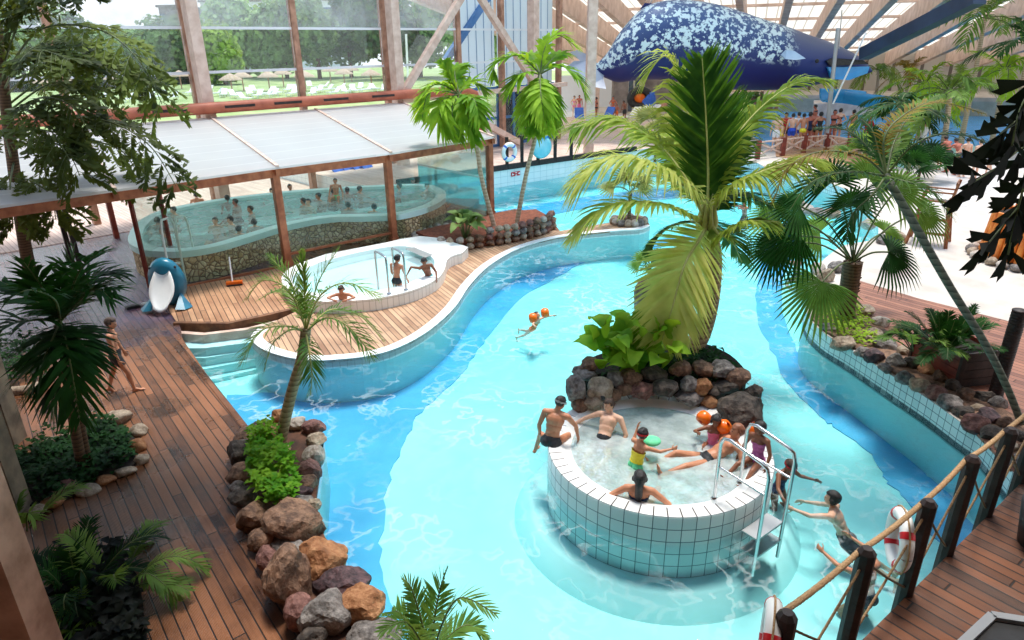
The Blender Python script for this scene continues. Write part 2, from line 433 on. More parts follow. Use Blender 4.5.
M['leaf_bright'] = leafmat('leaf_bright', srgb(82, 134, 26), srgb(170, 204, 60), .45)
M['leaf_dark'] = leafmat('leaf_dark', srgb(14, 42, 16), srgb(44, 92, 32), .25)
M['leaf_mid'] = leafmat('leaf_mid', srgb(50, 90, 32), srgb(134, 166, 78), .38)
M['leaf_olive'] = leafmat('leaf_olive', srgb(96, 80, 26), srgb(158, 136, 58), .35)
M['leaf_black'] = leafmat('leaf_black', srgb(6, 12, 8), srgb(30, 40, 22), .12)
M['leaf_big'] = leafmat('leaf_big', srgb(66, 126, 20), srgb(164, 200, 56), .4)
M['leaf_hosta'] = leafmat('leaf_hosta', srgb(66, 106, 50), srgb(160, 184, 110), .35)
M['leaf_small'] = leafmat('leaf_small', srgb(96, 116, 54), srgb(176, 176, 110), .35)
M['leaf_fish'] = leafmat('leaf_fish', srgb(30, 46, 22), srgb(112, 128, 52), .3, 1.2)
M['tree'] = leafmat('tree', srgb(40, 84, 44), srgb(170, 202, 130), .3, .5)
M['tree_lime'] = leafmat('tree_lime', srgb(112, 150, 50), srgb(176, 200, 90), .25, .3)
M['rachis'] = mat('rachis', srgb(170, 166, 84), srgb(200, 194, 120), 3, .5)
M['rachis_dark'] = mat('rachis_dark', srgb(70, 84, 40), srgb(104, 116, 60), 3, .5)
M['trunk'] = None
def trunkmat(name, a, b, ring=.09):
    m, nt, out = newmat(name); g = G(nt); p = g.pos()
    s = g.n('SeparateXYZ', None, Vector=p)
    w = g.math('FRACT', g.math('DIVIDE', g.math('ADD', s.outputs[2], g.math('MULTIPLY', g.noise(p, 4, 2), .05)), ring))
    f = g.math('ADD', g.math('MULTIPLY', w, .5), g.math('MULTIPLY', g.noise(p, 20, 3), .5))
    bb = g.n('BsdfPrincipled', None, Base_Color=g.ramp(f, [(.2, a), (.7, b)]), Roughness=.8)
    g.link(g.bump(f, .6, .02), bb.inputs['Normal']); g.link(bb.outputs[0], out.inputs[0]); return m
M['trunk'] = trunkmat('trunk', srgb(120, 92, 64), srgb(190, 160, 122))
M['trunk_pale'] = trunkmat('trunk_pale', srgb(150, 126, 100), srgb(206, 186, 160), .12)
M['trunk_dark'] = trunkmat('trunk_dark', srgb(60, 42, 28), srgb(118, 88, 62), .07)
M['trunk_green'] = trunkmat('trunk_green', srgb(62, 70, 60), srgb(128, 132, 114), .1)
# ============================================================ PEOPLE
M['skin_light'] = mat('skin_light', srgb(222, 172, 142), srgb(236, 190, 162), 8, .5)
M['skin_tan'] = mat('skin_tan', srgb(188, 124, 92), srgb(206, 144, 110), 8, .5)
M['skin_brown'] = mat('skin_brown', srgb(128, 78, 56), srgb(146, 94, 68), 8, .5)
M['skin_red'] = mat('skin_red', srgb(178, 98, 76), srgb(194, 116, 92), 8, .5)
M['hair_black'] = mat('hair_black', (.008, .007, .008), (.03, .025, .024), 40, .45, .5, 120)
M['hair_brown'] = mat('hair_brown', srgb(44, 28, 20), srgb(82, 56, 40), 40, .5, .5, 120)
M['cloth_black'] = mat('cloth_black', (.012, .013, .018), (.025, .026, .03), 20, .6)
M['cloth_white'] = mat('cloth_white', (.8, .8, .8), (.9, .9, .9), 20, .8)
M['cloth_red'] = mat('cloth_red', srgb(190, 26, 34), srgb(210, 40, 46), 20, .7)
M['cloth_blue'] = mat('cloth_blue', srgb(30, 70, 190), srgb(50, 96, 214), 20, .7)
M['cloth_navy'] = mat('cloth_navy', srgb(22, 30, 66), srgb(34, 44, 86), 20, .7)
M['cloth_teal'] = mat('cloth_teal', srgb(64, 160, 170), srgb(110, 196, 200), 14, .7)
M['cloth_green'] = mat('cloth_green', srgb(90, 214, 150), srgb(120, 228, 170), 14, .7)
M['cloth_yellow'] = mat('cloth_yellow', srgb(236, 216, 30), srgb(246, 230, 60), 14, .5)
M['cloth_pink'] = mat('cloth_pink', srgb(232, 110, 160), srgb(244, 140, 180), 14, .7)
M['cloth_purple'] = mat('cloth_purple', srgb(160, 78, 140), srgb(188, 104, 166), 14, .7)
M['cloth_orange'] = mat('cloth_orange', srgb(240, 110, 40), srgb(246, 130, 60), 14, .7)
M['lip'] = mat('lip', srgb(150, 70, 64), None, rough=.5)
def nv_(t): return V(t).normalized()
STAND = dict(pel=(0, 0, .525), up=(0, .02, 1), la=((-.16, .02, -1), (-.06, .16, -1)), ra=((.16, .02, -1), (.06, .16, -1)), ll=((-.05, .02, -1), (-.02, -.03, -1)), rl=((.05, .02, -1), (.02, -.03, -1)))
def P_(base=None, **k): d = dict(base or STAND); d.update(k); return d
HIPS = P_(la=((-.62, -.1, -.8), (.55, .35, -.45)), ra=((.62, -.1, -.8), (-.55, .35, -.45)))
WALK = P_(la=((-.15, .25, -1), (-.05, .5, -.9)), ra=((.16, -.25, -1), (.06, -.05, -1)), ll=((-.04, -.34, -1), (-.02, -.42, -1)), rl=((.04, .40, -1), (.03, .12, -1)), pel=(0, 0, .50))
SIT = P_(pel=(0, 0, .09), up=(0, -.12, 1), la=((-.3, .1, -1), (-.1, .5, -.7)), ra=((.3, .1, -1), (.1, .5, -.7)), ll=((-.22, 1, .12), (-.05, .5, -.8)), rl=((.22, 1, .12), (.05, .5, -.8)))
SITFLOOR = P_(SIT, ll=((-.25, 1, .35), (-.05, .8, -.6)), rl=((.25, 1, .35), (.05, .8, -.6)))
LEAN = P_(up=(0, .55, 1), la=((-.3, .8, -.7), (.1, 1, .0)), ra=((.3, .8, -.7), (-.1, 1, .0)), ll=((-.08, -.12, -1), (0, -.05, -1)), rl=((.1, .12, -1), (0, -.12, -1)))
SWIM = P_(pel=(0, 0, 0), up=(0, .92, .28), head=(0, .7, .6), la=((-.55, .75, -.2), (.1, 1, .05)), ra=((.75, .55, -.3), (.1, 1, .1)), ll=((-.1, -.8, -.5), (-.05, -1, -.1)), rl=((.15, -.7, -.7), (.05, -.9, -.45)))
def body(pose, h, hs=1.0, voxel=.011, wide=1.0, fem=False):
    """one continuous figure: rounded limbs and torso fused and smoothed; returns (mesh builder, bones, head frame)"""
    mb = MB(); up = nv_(pose['up']); fw = V(pose.get('fwd', (0, 1, 0))); fw = (fw - up * fw.dot(up)).normalized(); rt = fw.cross(up).normalized()
    pel = V(pose['pel']) * h; neck = pel + up * (.305 * h); bones = {}
    def cone(p, q, r0, r1, n=10):
        d = (q - p); L = d.length; d = d.normalized() if L > 0 else V((0, 0, 1)); path = []; rad = []
        for a in (90, 60, 30): path.append(p - d * r0 * math.sin(math.radians(a))); rad.append(max(.0008, r0 * math.cos(math.radians(a))))
        for k in range(4): path.append(p.lerp(q, k / 3)); rad.append(r0 + (r1 - r0) * k / 3)
        for a in (30, 60, 90): path.append(q + d * r1 * math.sin(math.radians(a))); rad.append(max(.0008, r1 * math.cos(math.radians(a))))
        mb.tube(path, rad, n)
    E = lambda c, a, b, d, n=12, k=8: mb.ell(c, [rt * a * h, fw * b * h, up * d * h], n, k)
    E(pel + up * .015 * h, .083 * wide * (1.06 if fem else 1), .062 * wide, .075); E(pel + up * .09 * h, .068 * wide * (.92 if fem else 1), .053 * wide, .085); E(pel + up * .16 * h, .076 * wide, .056 * wide, .085); E(pel + up * .225 * h, .088 * wide, .062 * wide, .085); E(pel + up * .05 * h + fw * .012 * h, .066 * wide, .052 * wide, .08)
    E(pel + up * .07 * h - fw * .0 * h, .07 * wide, .05, .09)
    for s in (-1, 1): E(pel + rt * (.04 * s * h) - fw * .028 * h - up * .01 * h, .045, .045, .05); E(pel + rt * (.04 * s * h) + up * .235 * h + fw * .03 * h, .042, .036 if not fem else .044, .04)
    sh = {s: pel + up * .285 * h + rt * (s * (.108 if fem else .118) * h) for s in (-1, 1)}
    cone(sh[-1] * .93 + sh[1] * .07, sh[1] * .93 + sh[-1] * .07, .036 * h, .036 * h); 
    for s in (-1, 1): cone(neck + up * .005 * h, sh[s] - up * .004 * h, .030 * h, .034 * h)
    hd = nv_(pose.get('head', fw)); hup = (up * .75 + V((0, 0, .6)) ); hup = (hup - hd * hup.dot(hd)).normalized(); hr = hd.cross(hup).normalized()
    hb = neck + (up * .6 + hup * .4).normalized() * (.045 * h); hc = hb + hup * (.058 * h * hs) + hd * (.012 * h)
    cone(neck - up * .02 * h, hb + hup * .02 * h, .031 * h, .028 * h)
    k = h * hs
    def HE(f, r_, u, a, b, d, n=12, m=8): mb.ell(hc + hd * f * k + hr * r_ * k + hup * u * k, [hr * a * k, hd * b * k, hup * d * k], n, m)
    HE(-.008, 0, .014, .0475, .058, .053); HE(.012, 0, -.022, .038, .042, .046); HE(.030, 0, -.046, .02, .02, .016); HE(.052, 0, -.014, .0075, .011, .014); HE(.044, 0, .004, .03, .012, .008); HE(.045, 0, -.034, .014, .009, .005)
    for s in (-1, 1): HE(-.004, s * .049, -.010, .006, .012, .017)
    bones['head'] = (hc - hup * .03 * k, hc + hup * .03 * k, .052 * k); bones['neck'] = (neck, hb, .03 * h); bones['torso'] = (pel, neck, .07 * h)
    for s, nm, key in ((-1, 'L', 'la'), (1, 'R', 'ra')):
        u, f = [nv_(q) for q in pose[key][:2]]; e = sh[s] + u * .172 * h; w = e + f * .148 * h
        cone(sh[s], e, .031 * h * wide ** .5, .0225 * h); cone(sh[s].lerp(e, .3), sh[s].lerp(e, .7), .029 * h, .026 * h); cone(e, w, .0225 * h, .0150 * h); cone(e.lerp(w, .15), e.lerp(w, .45), .0235 * h, .0205 * h)
        bones['uarm' + nm] = (sh[s], e, .027 * h); bones['farm' + nm] = (e, w, .02 * h)
        hdv = nv_(pose[key][2]) if len(pose[key]) > 2 else f
        pn = (fw * .3 - rt * s * .9 - up * .2); pn = (pn - hdv * pn.dot(hdv)); pn = pn.normalized() if pn.length > .05 else hdv.orthogonal().normalized()
        sd = hdv.cross(pn).normalized(); 
        if sd.dot(fw + V((0, 0, .3))) < 0: sd = -sd
        pc = w + hdv * .030 * h; mb.ell(pc, [hdv * .033 * h, sd * .024 * h, pn * .0125 * h], 10, 7)
        bones['hand' + nm] = (w, w + hdv * .1 * h, .02 * h)
        for i, (o, L, sp) in enumerate(((.0185, .040, .16), (.0065, .046, .05), (-.0055, .042, -.06), (-.0170, .033, -.17))):
            b0 = w + hdv * .052 * h + sd * o * h; d1 = (hdv + sd * sp + pn * .22).normalized(); m_ = b0 + d1 * L * .55 * h; d2 = (hdv + sd * sp * .8 + pn * .62).normalized(); t_ = m_ + d2 * L * .5 * h
            cone(b0 - d1 * .01 * h, m_, .0056 * h, .0052 * h, 7); cone(m_, t_, .0052 * h, .0044 * h, 7)
        b0 = w + hdv * .018 * h + sd * .018 * h; d1 = (hdv * .6 + sd * .8 + pn * .2).normalized(); m_ = b0 + d1 * .028 * h; t_ = m_ + (hdv * .9 + sd * .35 + pn * .3).normalized() * .024 * h
        cone(b0, m_, .0075 * h, .0062 * h, 7); cone(m_, t_, .0062 * h, .005 * h, 7)
    for s, nm, key in ((-1, 'L', 'll'), (1, 'R', 'rl')):
        hip = pel + rt * (s * .050 * h) - up * .012 * h; t_, q_ = [nv_(q) for q in pose[key][:2]]; kn = hip + t_ * .245 * h; an = kn + q_ * .232 * h
        cone(hip, kn, .053 * h * wide ** .6, .031 * h); cone(hip.lerp(kn, .1), hip.lerp(kn, .45), .052 * h * wide ** .5, .045 * h); cone(kn, an, .030 * h, .0185 * h)
        bk = -(fw - q_ * fw.dot(q_)); bk = bk.normalized() if bk.length > .1 else up
        if t_.dot(q_) < .9:
            bk = (t_ - q_ * t_.dot(q_)); bk = (-bk).normalized() if bk.dot(fw) > 0 else bk.normalized()
        cone(kn.lerp(an, .15) + bk * .010 * h, kn.lerp(an, .5) + bk * .008 * h, .027 * h, .023 * h)
        bones['thigh' + nm] = (hip, kn, .045 * h); bones['shin' + nm] = (kn, an, .026 * h)
        if len(pose[key]) > 2: fd = nv_(pose[key][2])
        else:
            fd = fw - q_ * fw.dot(q_); fd = fd.normalized() if fd.length > .2 else up
        fu = (-q_ - fd * (-q_).dot(fd)); fu = fu.normalized() if fu.length > .1 else up; fs_ = fd.cross(fu)
        cone(an - fd * .018 * h - fu * .018 * h, an + fd * .075 * h - fu * .026 * h, .021 * h, .013 * h); mb.ell(an + fd * .075 * h - fu * .028 * h, [fd * .035 * h, fs_ * .026 * h, fu * .012 * h], 10, 7); cone(an, an + fd * .04 * h - fu * .018 * h, .019 * h, .015 * h)
        for i in range(5): cone(an + fd * .095 * h + fs_ * (.018 - .009 * i) * h - fu * .03 * h, an + fd * (.115 - .004 * abs(i - 1)) * h + fs_ * (.02 - .0095 * i) * h - fu * .032 * h, .0062 * h, .0052 * h, 6)
        bones['foot' + nm] = (an, an + fd * .1 * h, .02 * h)
    return mb, bones, (hc, hd, hup, hr, k)
BODY = {}
QUEUE = []
def need(key, pose, h, **kw):
    if key in BODY: return
    vox = kw.pop('voxel', .011)
    mb, bones, hf = body(pose, h, **{k: v for k, v in kw.items() if k in ('hs', 'wide', 'fem')})
    me = mb.mesh('person', M['skin_light']); o = link('tmp', me)
    md = o.modifiers.new('r', 'REMESH'); md.mode = 'VOXEL'; md.voxel_size = vox * h / 1.6; md.use_smooth_shade = True
    sm = o.modifiers.new('s', 'SMOOTH'); sm.factor = .5; sm.iterations = 2
    BODY[key] = dict(tmp=o, bones=bones, hf=hf, h=h, gar={}); QUEUE.append(key)
def flush():
    dg = bpy.context.evaluated_depsgraph_get()
    for key in QUEUE:
        B = BODY[key]; o = B['tmp']; me = bpy.data.meshes.new_from_object(o.evaluated_get(dg)); me.name = 'person'
        old = o.data; bpy.data.objects.remove(o); bpy.data.meshes.remove(old)
        if not me.materials: me.materials.append(M['skin_light'])
        me.polygons.foreach_set('use_smooth', [True] * len(me.polygons)); B['me'] = me
        n = len(me.vertices); co = np.empty(n * 3); me.vertices.foreach_get('co', co); co = co.reshape(n, 3); no = np.empty(n * 3); me.vertex_normals.foreach_get('vector', no); no = no.reshape(n, 3)
        best = np.full(n, 1e9); bid = np.zeros(n, int); bt = np.zeros(n); names = list(B['bones'])
        for i, nm in enumerate(names):
            p, q, r_ = B['bones'][nm]; p = np.array(p); q = np.array(q); d = q - p; L2 = d @ d; t = (co - p) @ d / L2; tc = np.clip(t, 0, 1); ds = np.linalg.norm(co - (p + tc[:, None] * d), axis=1) / r_
            m_ = ds < best; best[m_] = ds[m_]; bid[m_] = i; bt[m_] = t[m_]
        B.update(co=co, no=no, bid=bid, bt=bt, names=names)
        pv = np.empty(len(me.loops), int); me.loops.foreach_get('vertex_index', pv); ls = np.empty(len(me.polygons), int); me.polygons.foreach_get('loop_start', ls); lt = np.empty(len(me.polygons), int); me.polygons.foreach_get('loop_total', lt)
        B['faces'] = [tuple(pv[a:a + c]) for a, c in zip(ls, lt)]
    QUEUE.clear()
def shell(B, mask, off, name):
    f = [q for q in B['faces'] if all(mask[i] for i in q)]
    if not f: return None
    used = sorted({i for q in f for i in q}); mp = {a: b for b, a in enumerate(used)}; offs = off if np.ndim(off) else np.full(len(mask), off)
    P = [tuple(B['co'][i] + B['no'][i] * offs[i]) for i in used]; me = bpy.data.meshes.new(name); me.from_pydata(P, [], [tuple(mp[i] for i in q) for q in f]); me.polygons.foreach_set('use_smooth', [True] * len(f)); me.update(); return me
def garment(key, kind):
    B = BODY[key]
    if kind in B['gar']: return B['gar'][kind]
    nm = np.array(B['names'])[B['bid']]; t = B['bt']; h = B['h']; th = np.char.startswith(nm, 'thigh'); to = nm == 'torso'; ua = np.char.startswith(nm, 'uarm')
    hc, hd, hup, hr, k = B['hf']; rel = B['co'] - np.array(hc); f = rel @ np.array(hd) / k; u = rel @ np.array(hup) / k; s = rel @ np.array(hr) / k; hm = (nm == 'head') | ((nm == 'neck') & (u > -.06))
    off = .006
    if kind == 'trunks': mask = (to & (t < .26)) | (th & (t < .55)); off = .010
    elif kind == 'briefs': mask = (to & (t < .20)) | (th & (t < .14)); off = .006
    elif kind == 'swimsuit': mask = (to & (t < .78)) | (th & (t < .10))
    elif kind == 'bikini_bottom': mask = (to & (t < .12)) | (th & (t < .10))
    elif kind == 'bikini_top': mask = to & (t > .52) & (t < .74)
    elif kind == 'shirt': mask = (to & (t > -.1) & (t < 1.0)) | (ua & (t < .75)) | ((nm == 'neck') & (t < .15)); off = .014
    elif kind == 'vest': mask = to & (t > .12) & (t < .66); off = .035
    elif kind == 'dress': mask = (to & (t < .8)) | (th & (t < .6)); off = .012
    elif kind == 'hair_short': mask = hm & ((u > .028) | ((f < -.008) & (u > -.036)) | ((f < .012) & (u > -.004)));
    elif kind == 'hair_long': mask = hm & ((u > .03) | ((f < .004) & (u > -.075)) | ((f < .016) & (u > -.01)))
    elif kind == 'cap': mask = hm & (u > .012)
    elif kind == 'headband': mask = hm & (u > -.002) & (u < .02)
    if kind.startswith('hair'):
        r_ = np.array([noise.noise(tuple(c * 30 / h)) for c in B['co']]); off = (.010 if kind == 'hair_short' else .014) * k / 1.6 * 1.3 + .006 * k * r_
    else: off = off * h / 1.6
    if kind == 'headband': off = .020 * k / 1.6
    me = shell(B, mask, off, kind); B['gar'][kind] = me; return me
PEOPLE = []
GN = {'trunks': 'swim_trunks', 'briefs': 'swim_briefs', 'swimsuit': 'swimsuit', 'bikini_bottom': 'bikini_bottom', 'bikini_top': 'bikini_top', 'shirt': 't_shirt', 'vest': 'float_vest', 'dress': 'dress', 'hair_short': 'hair', 'hair_long': 'hair', 'cap': 'swim_cap', 'headband': 'goggle_strap'}
def person(key, label, loc=None, yaw=0.0, wear=(), skin='skin_light', hair=('hair_short', 'hair_black'), head=None, group=None, face=False, scale=1.0, tail=None):
    PEOPLE.append(dict(key=key, label=label, loc=loc, yaw=yaw, wear=wear, skin=skin, hair=hair, head=head, group=group, face=face, scale=scale, tail=tail))
def childmesh(o, name, me, mt):
    c = bpy.data.objects.new(name, me); COL.objects.link(c); c.parent = o
    if not me.materials: me.materials.append(mt)
    c.material_slots[0].link = 'OBJECT'; c.material_slots[0].material = mt; return c
def make_people():
    flush()
    for q in PEOPLE:
        B = BODY[q['key']]; o = bpy.data.objects.new('person', B['me']); COL.objects.link(o); o.rotation_euler = (0, 0, q['yaw']); sc = q['scale']; o.scale = (sc, sc, sc)
        if q['head'] is not None:
            px, py, z = q['head']; hw = at(px, py, z); o.location = hw - Matrix.Rotation(q['yaw'], 3, 'Z') @ (V(B['hf'][0]) * sc)
        else: o.location = q['loc']
        o.material_slots[0].link = 'OBJECT'; o.material_slots[0].material = M[q['skin']]
        tag(o, q['label'], 'person', q['group'])
        for kind, mt in list(q['wear']) + ([q['hair']] if q['hair'] else []):
            me = garment(q['key'], kind)
            if me: childmesh(o, GN[kind], me, M[mt])
        hc, hd, hup, hr, k = B['hf']
        if q['face']:
            if 'eye' not in B:
                B['eye'] = []
                for s in (-1, 1): B['eye'].append(MB().ell(hc + hd * .049 * k + hr * (s * .0175) * k + hup * .0 * k, [hr * .0075 * k, hd * .005 * k, hup * .005 * k], 8, 6).mesh('eye', M['black']))
                B['mouth'] = MB().ell(hc + hd * .0525 * k - hup * .034 * k, [hr * .012 * k, hd * .004 * k, hup * .004 * k], 8, 6).mesh('mouth', M['lip'])
            for e in B['eye']: childmesh(o, 'eye', e, M['black'])
            childmesh(o, 'mouth', B['mouth'], M['lip'])
        if q['tail']:
            mb = MB(); a = hc - hd * .045 * k; mb.tube(spl([a + hup * .02 * k, a - hd * .02 * k - hup * .04 * k, a - hd * .015 * k - hup * .14 * k, a - hd * .0 * k - hup * q['tail'] * k], 5), [.035 * k] * 5 + [.032 * k] * 6 + [.024 * k] * 4 + [.008 * k], 10); childmesh(o, 'hair', mb.mesh('hair_tail', M[q['hair'][1]]), M[q['hair'][1]])
        q['obj'] = o
def headpos(q): return q
# ---- body moulds
AD, CH = 1.68, 1.15
need('walkboy', P_(WALK, head=(.1, 1, -.25), la=((-.22, .12, -1), (-.05, .3, -1)), ra=((.2, .05, -1), (.05, .2, -1))), 1.52, hs=1.06, voxel=.009)
need('rimman', P_(SIT, up=(.10, .32, 1), head=(.55, .8, -.55), la=((-.35, -.15, -1), (-.05, .35, -1)), ra=((.45, .5, -.9), (.1, .25, -1)), ll=((-.5, .85, -.25), (-.3, .1, -1)), rl=((.3, 1, -.1), (.1, .2, -1)), pel=(0, 0, .05)), 1.66, wide=1.12, voxel=.009)
need('soakboy', P_(SITFLOOR, up=(0, -.75, .9), head=(.6, .9, -.05), la=((-.5, .3, -.8), (.15, .5, -.8)), ra=((.85, .1, -.5), (.6, .5, -.35)), ll=((-.45, 1, .08), (.35, .9, -.35)), rl=((.15, 1, -.2), (-.2, .9, -.2)), pel=(0, 0, .06)), 1.55, wide=1.08, voxel=.009)
need('playboy', P_(STAND, pel=(0, 0, .46), up=(0, .2, 1), head=(-.2, 1, -.2), la=((-.6, .6, -.5), (-.2, .5, .85)), ra=((.5, .8, -.3), (.35, 1, .1)), ll=((-.3, .3, -1), (-.2, -.4, -1)), rl=((.3, .2, -1), (.3, -.5, -1))), 1.18, hs=1.2, voxel=.009)
need('backwoman', P_(SITFLOOR, up=(0, -.35, 1), head=(0, 1, .1), la=((-.75, -.1, -.5), (.35, .7, -.3)), ra=((.75, -.1, -.5), (-.2, .8, -.3)), ll=((-.25, .9, .4), (.05, .7, -.6)), rl=((.45, .95, .4), (.05, .6, -.8))), 1.64, fem=True, voxel=.009)
need('bandgirl', P_(SITFLOOR, up=(0, -.1, 1), head=(-.35, 1, -.2), la=((-.8, .35, -.15), (-.25, .55, .6)), ra=((.8, .35, -.2), (-.2, .8, .35)), ll=((-.25, 1, .05), (-.1, .9, -.3)), rl=((.25, 1, .05), (.1, .9, -.3))), 1.1, hs=1.22, voxel=.009, fem=True)
need('recliner', P_(SITFLOOR, pel=(0, 0, .06), up=(0, -.9, .5), head=(.2, .8, .1), la=((-.6, .1, -.55), (-.2, .9, -.3)), ra=((.6, .2, -.5), (-.5, .7, .1)), ll=((-.14, 1, .22), (-.06, 1, -.12)), rl=((.2, 1, .32), (.05, .95, -.4))), 1.72, voxel=.009)
need('rimgirl', P_(SIT, pel=(0, 0, .05), up=(.05, -.02, 1), head=(.1, 1, -.1), la=((-.5, .2, -1), (-.1, .5, -.8)), ra=((.4, .05, -1), (.2, .3, -1)), ll=((-.2, 1, -.05), (-.1, .75, -.55)), rl=((.2, 1, -.05), (.1, .75, -.5))), 1.22, hs=1.2, voxel=.009, fem=True)
need('wadegirl', P_(STAND, pel=(0, 0, .40), up=(.05, .25, 1), head=(-.2, 1, -.55), la=((-.6, .3, -.6), (-.5, .8, -.05)), ra=((.6, .5, -.5), (.5, 1, -.25)), ll=((-.2, .5, -1), (-.1, -1, -.5)), rl=((.15, .3, -1), (.1, -1, -.5))), 1.3, hs=1.14, voxel=.009, fem=True)
need('swimboy', P_(SWIM, up=(.1, .55, .85), head=(-.1, 1, .05), la=((-.35, .9, -.15), (.15, 1, -.05)), ra=((.4, .75, -.5), (-.45, 1, .05)), ll=((-.1, -.9, -.55), (-.05, -.9, -.2)), rl=((.12, -.75, -.6), (.05, -.9, -.3))), 1.55, hs=1.04, voxel=.009)
need('floatkid', P_(SWIM, up=(0, .5, .85), la=((-1, .3, .05), (-.6, .8, .1)), ra=((1, .3, .05), (.6, .8, .1))), 1.05, hs=1.22, voxel=.011)
need('tread', P_(STAND, pel=(0, 0, .3), up=(0, .15, 1), head=(0, 1, -.2), la=((-.5, .85, .15), (.1, 1, .1)), ra=((.5, .85, .1), (-.1, 1, .12)), ll=((-.2, .6, -.8), (-.05, -.8, -.6)), rl=((.2, .3, -1), (.05, -.8, -.6))), 1.5, voxel=.011); need('soak1', P_(SITFLOOR), AD, voxel=.014); need('soak2', P_(SITFLOOR, head=(.5, .9, -.1), la=((-.9, -.1, -.2), (.1, .6, -.5)), ra=((.9, -.2, -.1), (.3, .5, -.3))), AD, voxel=.014); need('soak3', P_(SITFLOOR, head=(-.5, .9, 0), up=(.08, .1, 1)), AD, voxel=.014, fem=True)
need('reach', P_(SITFLOOR, up=(.15, .2, 1), ra=((1, .3, .35), (.9, .5, .2))), AD, voxel=.014)
need('wadeboy', P_(STAND, pel=(0, 0, .3), ll=((-.08, .25, -1), (-.02, -1, -.15)), rl=((.08, .3, -1), (.02, -1, -.15)), up=(0, .12, 1), head=(.2, 1, -.35), la=((-.2, .25, -1), (.1, .6, -.8)), ra=((.2, .2, -1), (0, .5, -.9))), 1.38, hs=1.1, voxel=.011)
need('climbboy', P_(SITFLOOR, up=(.25, .35, 1), head=(0, 1, -.3), la=((-.5, .4, -.8), (0, .7, -.6)), ra=((.9, .2, .25), (.55, .35, -.85)), ll=((-.25, -.3, -.7), (-.1, -1, -.1)), rl=((.25, -.1, -.7), (.1, -1, -.1))), 1.35, hs=1.1, voxel=.011)
need('edgeboy', P_(SITFLOOR, up=(0, .35, 1), la=((-.7, .6, -.1), (.75, .5, -.1)), ra=((.7, .6, -.1), (-.75, .5, -.1)), ll=((-.1, -.5, -.5), (0, -.8, -.3)), rl=((.1, -.5, -.5), (0, -.8, -.3))), 1.3, hs=1.12, voxel=.011)
need('st1', STAND, 1.7, voxel=.015); need('st2', HIPS, 1.7, voxel=.015, fem=True); need('st3', P_(STAND, up=(.05, .1, 1), head=(.5, .9, -.2), la=((-.3, .3, -1), (.3, .7, -.3)), ra=((.25, 0, -1), (.1, .3, -1))), 1.7, voxel=.015); need('st4', P_(WALK), 1.7, voxel=.015); need('lean', LEAN, 1.68, voxel=.015); need('sitb', P_(SIT, pel=(0, 0, .29)), 1.68, voxel=.015)
need('stc', P_(STAND, la=((-.5, .5, -.6), (.2, .7, .2))), 1.3, hs=1.12, voxel=.015)
# ---- deck
FC = PI                                   # facing the viewer
person('walkboy', 'boy in dark trunks walking along the wet plank path', loc=at(125, 391, .0) + V((0, 0, .01)), yaw=-1.15, wear=[('trunks', 'cloth_black')], skin='skin_tan', hair=('hair_short', 'hair_brown'), face=True)
# ---- round tub (rim z .30, water z .225, bench about -.30)
person('rimman', 'man with goggles strap sitting on the tub rim with his back to us', loc=at(551, 443, .30) + V((0, 0, -.04)), yaw=-.35, wear=[('briefs', 'cloth_black'), ('headband', 'steel_grey')], skin='skin_tan', face=True, scale=.92)
person('soakboy', 'boy in black trunks reclining in the foam below the rocks', head=(609, 405, .64), yaw=PI - .5, wear=[('trunks', 'cloth_black')], hair=('hair_short', 'hair_brown'), face=True)
person('playboy', 'small boy with red goggles and yellow float vest in the middle of the tub', head=(643, 434, .72), yaw=-1.0, wear=[('vest', 'cloth_yellow'), ('trunks', 'cloth_green'), ('headband', 'cloth_red')], skin='skin_tan', face=True)
person('backwoman', 'woman with long black hair resting at the near inner rim of the tub', head=(640, 478, .58), yaw=-.25, wear=[('swimsuit', 'cloth_navy')], skin='skin_tan', hair=('hair_long', 'hair_black'), tail=.24, face=True)
person('bandgirl', 'little girl in pink with orange armbands beside the skimmer', head=(716, 421, .62), yaw=PI - .25, wear=[('swimsuit', 'cloth_pink')], skin='skin_brown', hair=('hair_long', 'hair_black'), face=True)
person('recliner', 'man in black briefs lying back against the rim of the tub', head=(737, 431, .56), yaw=1.85, wear=[('briefs', 'cloth_black')], skin='skin_tan', hair=('hair_short', 'skin_brown'), face=True)
person('rimgirl', 'girl in purple swimsuit sitting on the rim behind the ladder rails', loc=at(757, 461, .30) + V((0, 0, -.02)), yaw=2.2, wear=[('swimsuit', 'cloth_purple')], skin='skin_brown', hair=('hair_long', 'hair_black'), face=True)
# ---- big pool around the tub
person('wadegirl', 'girl in dark pink trimmed swimsuit wading beside the ladder', head=(791, 466, .12), yaw=PI + .55, wear=[('swimsuit', 'cloth_navy'), ('headband', 'cloth_red')], skin='skin_brown', hair=('hair_short', 'hair_brown'), face=True)
person('swimboy', 'boy with dark hair and wristband swimming toward the tub ladder', head=(832, 498, .0), yaw=.95, wear=[('trunks', 'cloth_black')], hair=('hair_long', 'hair_black'), face=True)
person('tread', 'dark haired swimmer behind the boy, one arm raised from the water', head=(867, 556, -.02), yaw=.5, wear=[('trunks', 'cloth_black')], skin='skin_tan', hair=('hair_long', 'hair_black'), face=True)
person('floatkid', 'small child floating on orange armbands in the open pool', head=(537, 315, .0), yaw=-2.2, wear=[('swimsuit', 'cloth_orange')], hair=('hair_short', 'hair_black'), skin='skin_light', face=True)
person('tread', 'lone swimmer between the fan palm and the planted boulder', head=(797, 256, .0), yaw=.4, wear=[('trunks', 'cloth_black')], skin='skin_tan')
person('tread', 'swimmer under the right fronds of the coconut palm', head=(744, 203, .0), yaw=2.0, wear=[('trunks', 'cloth_black')], skin='skin_red')
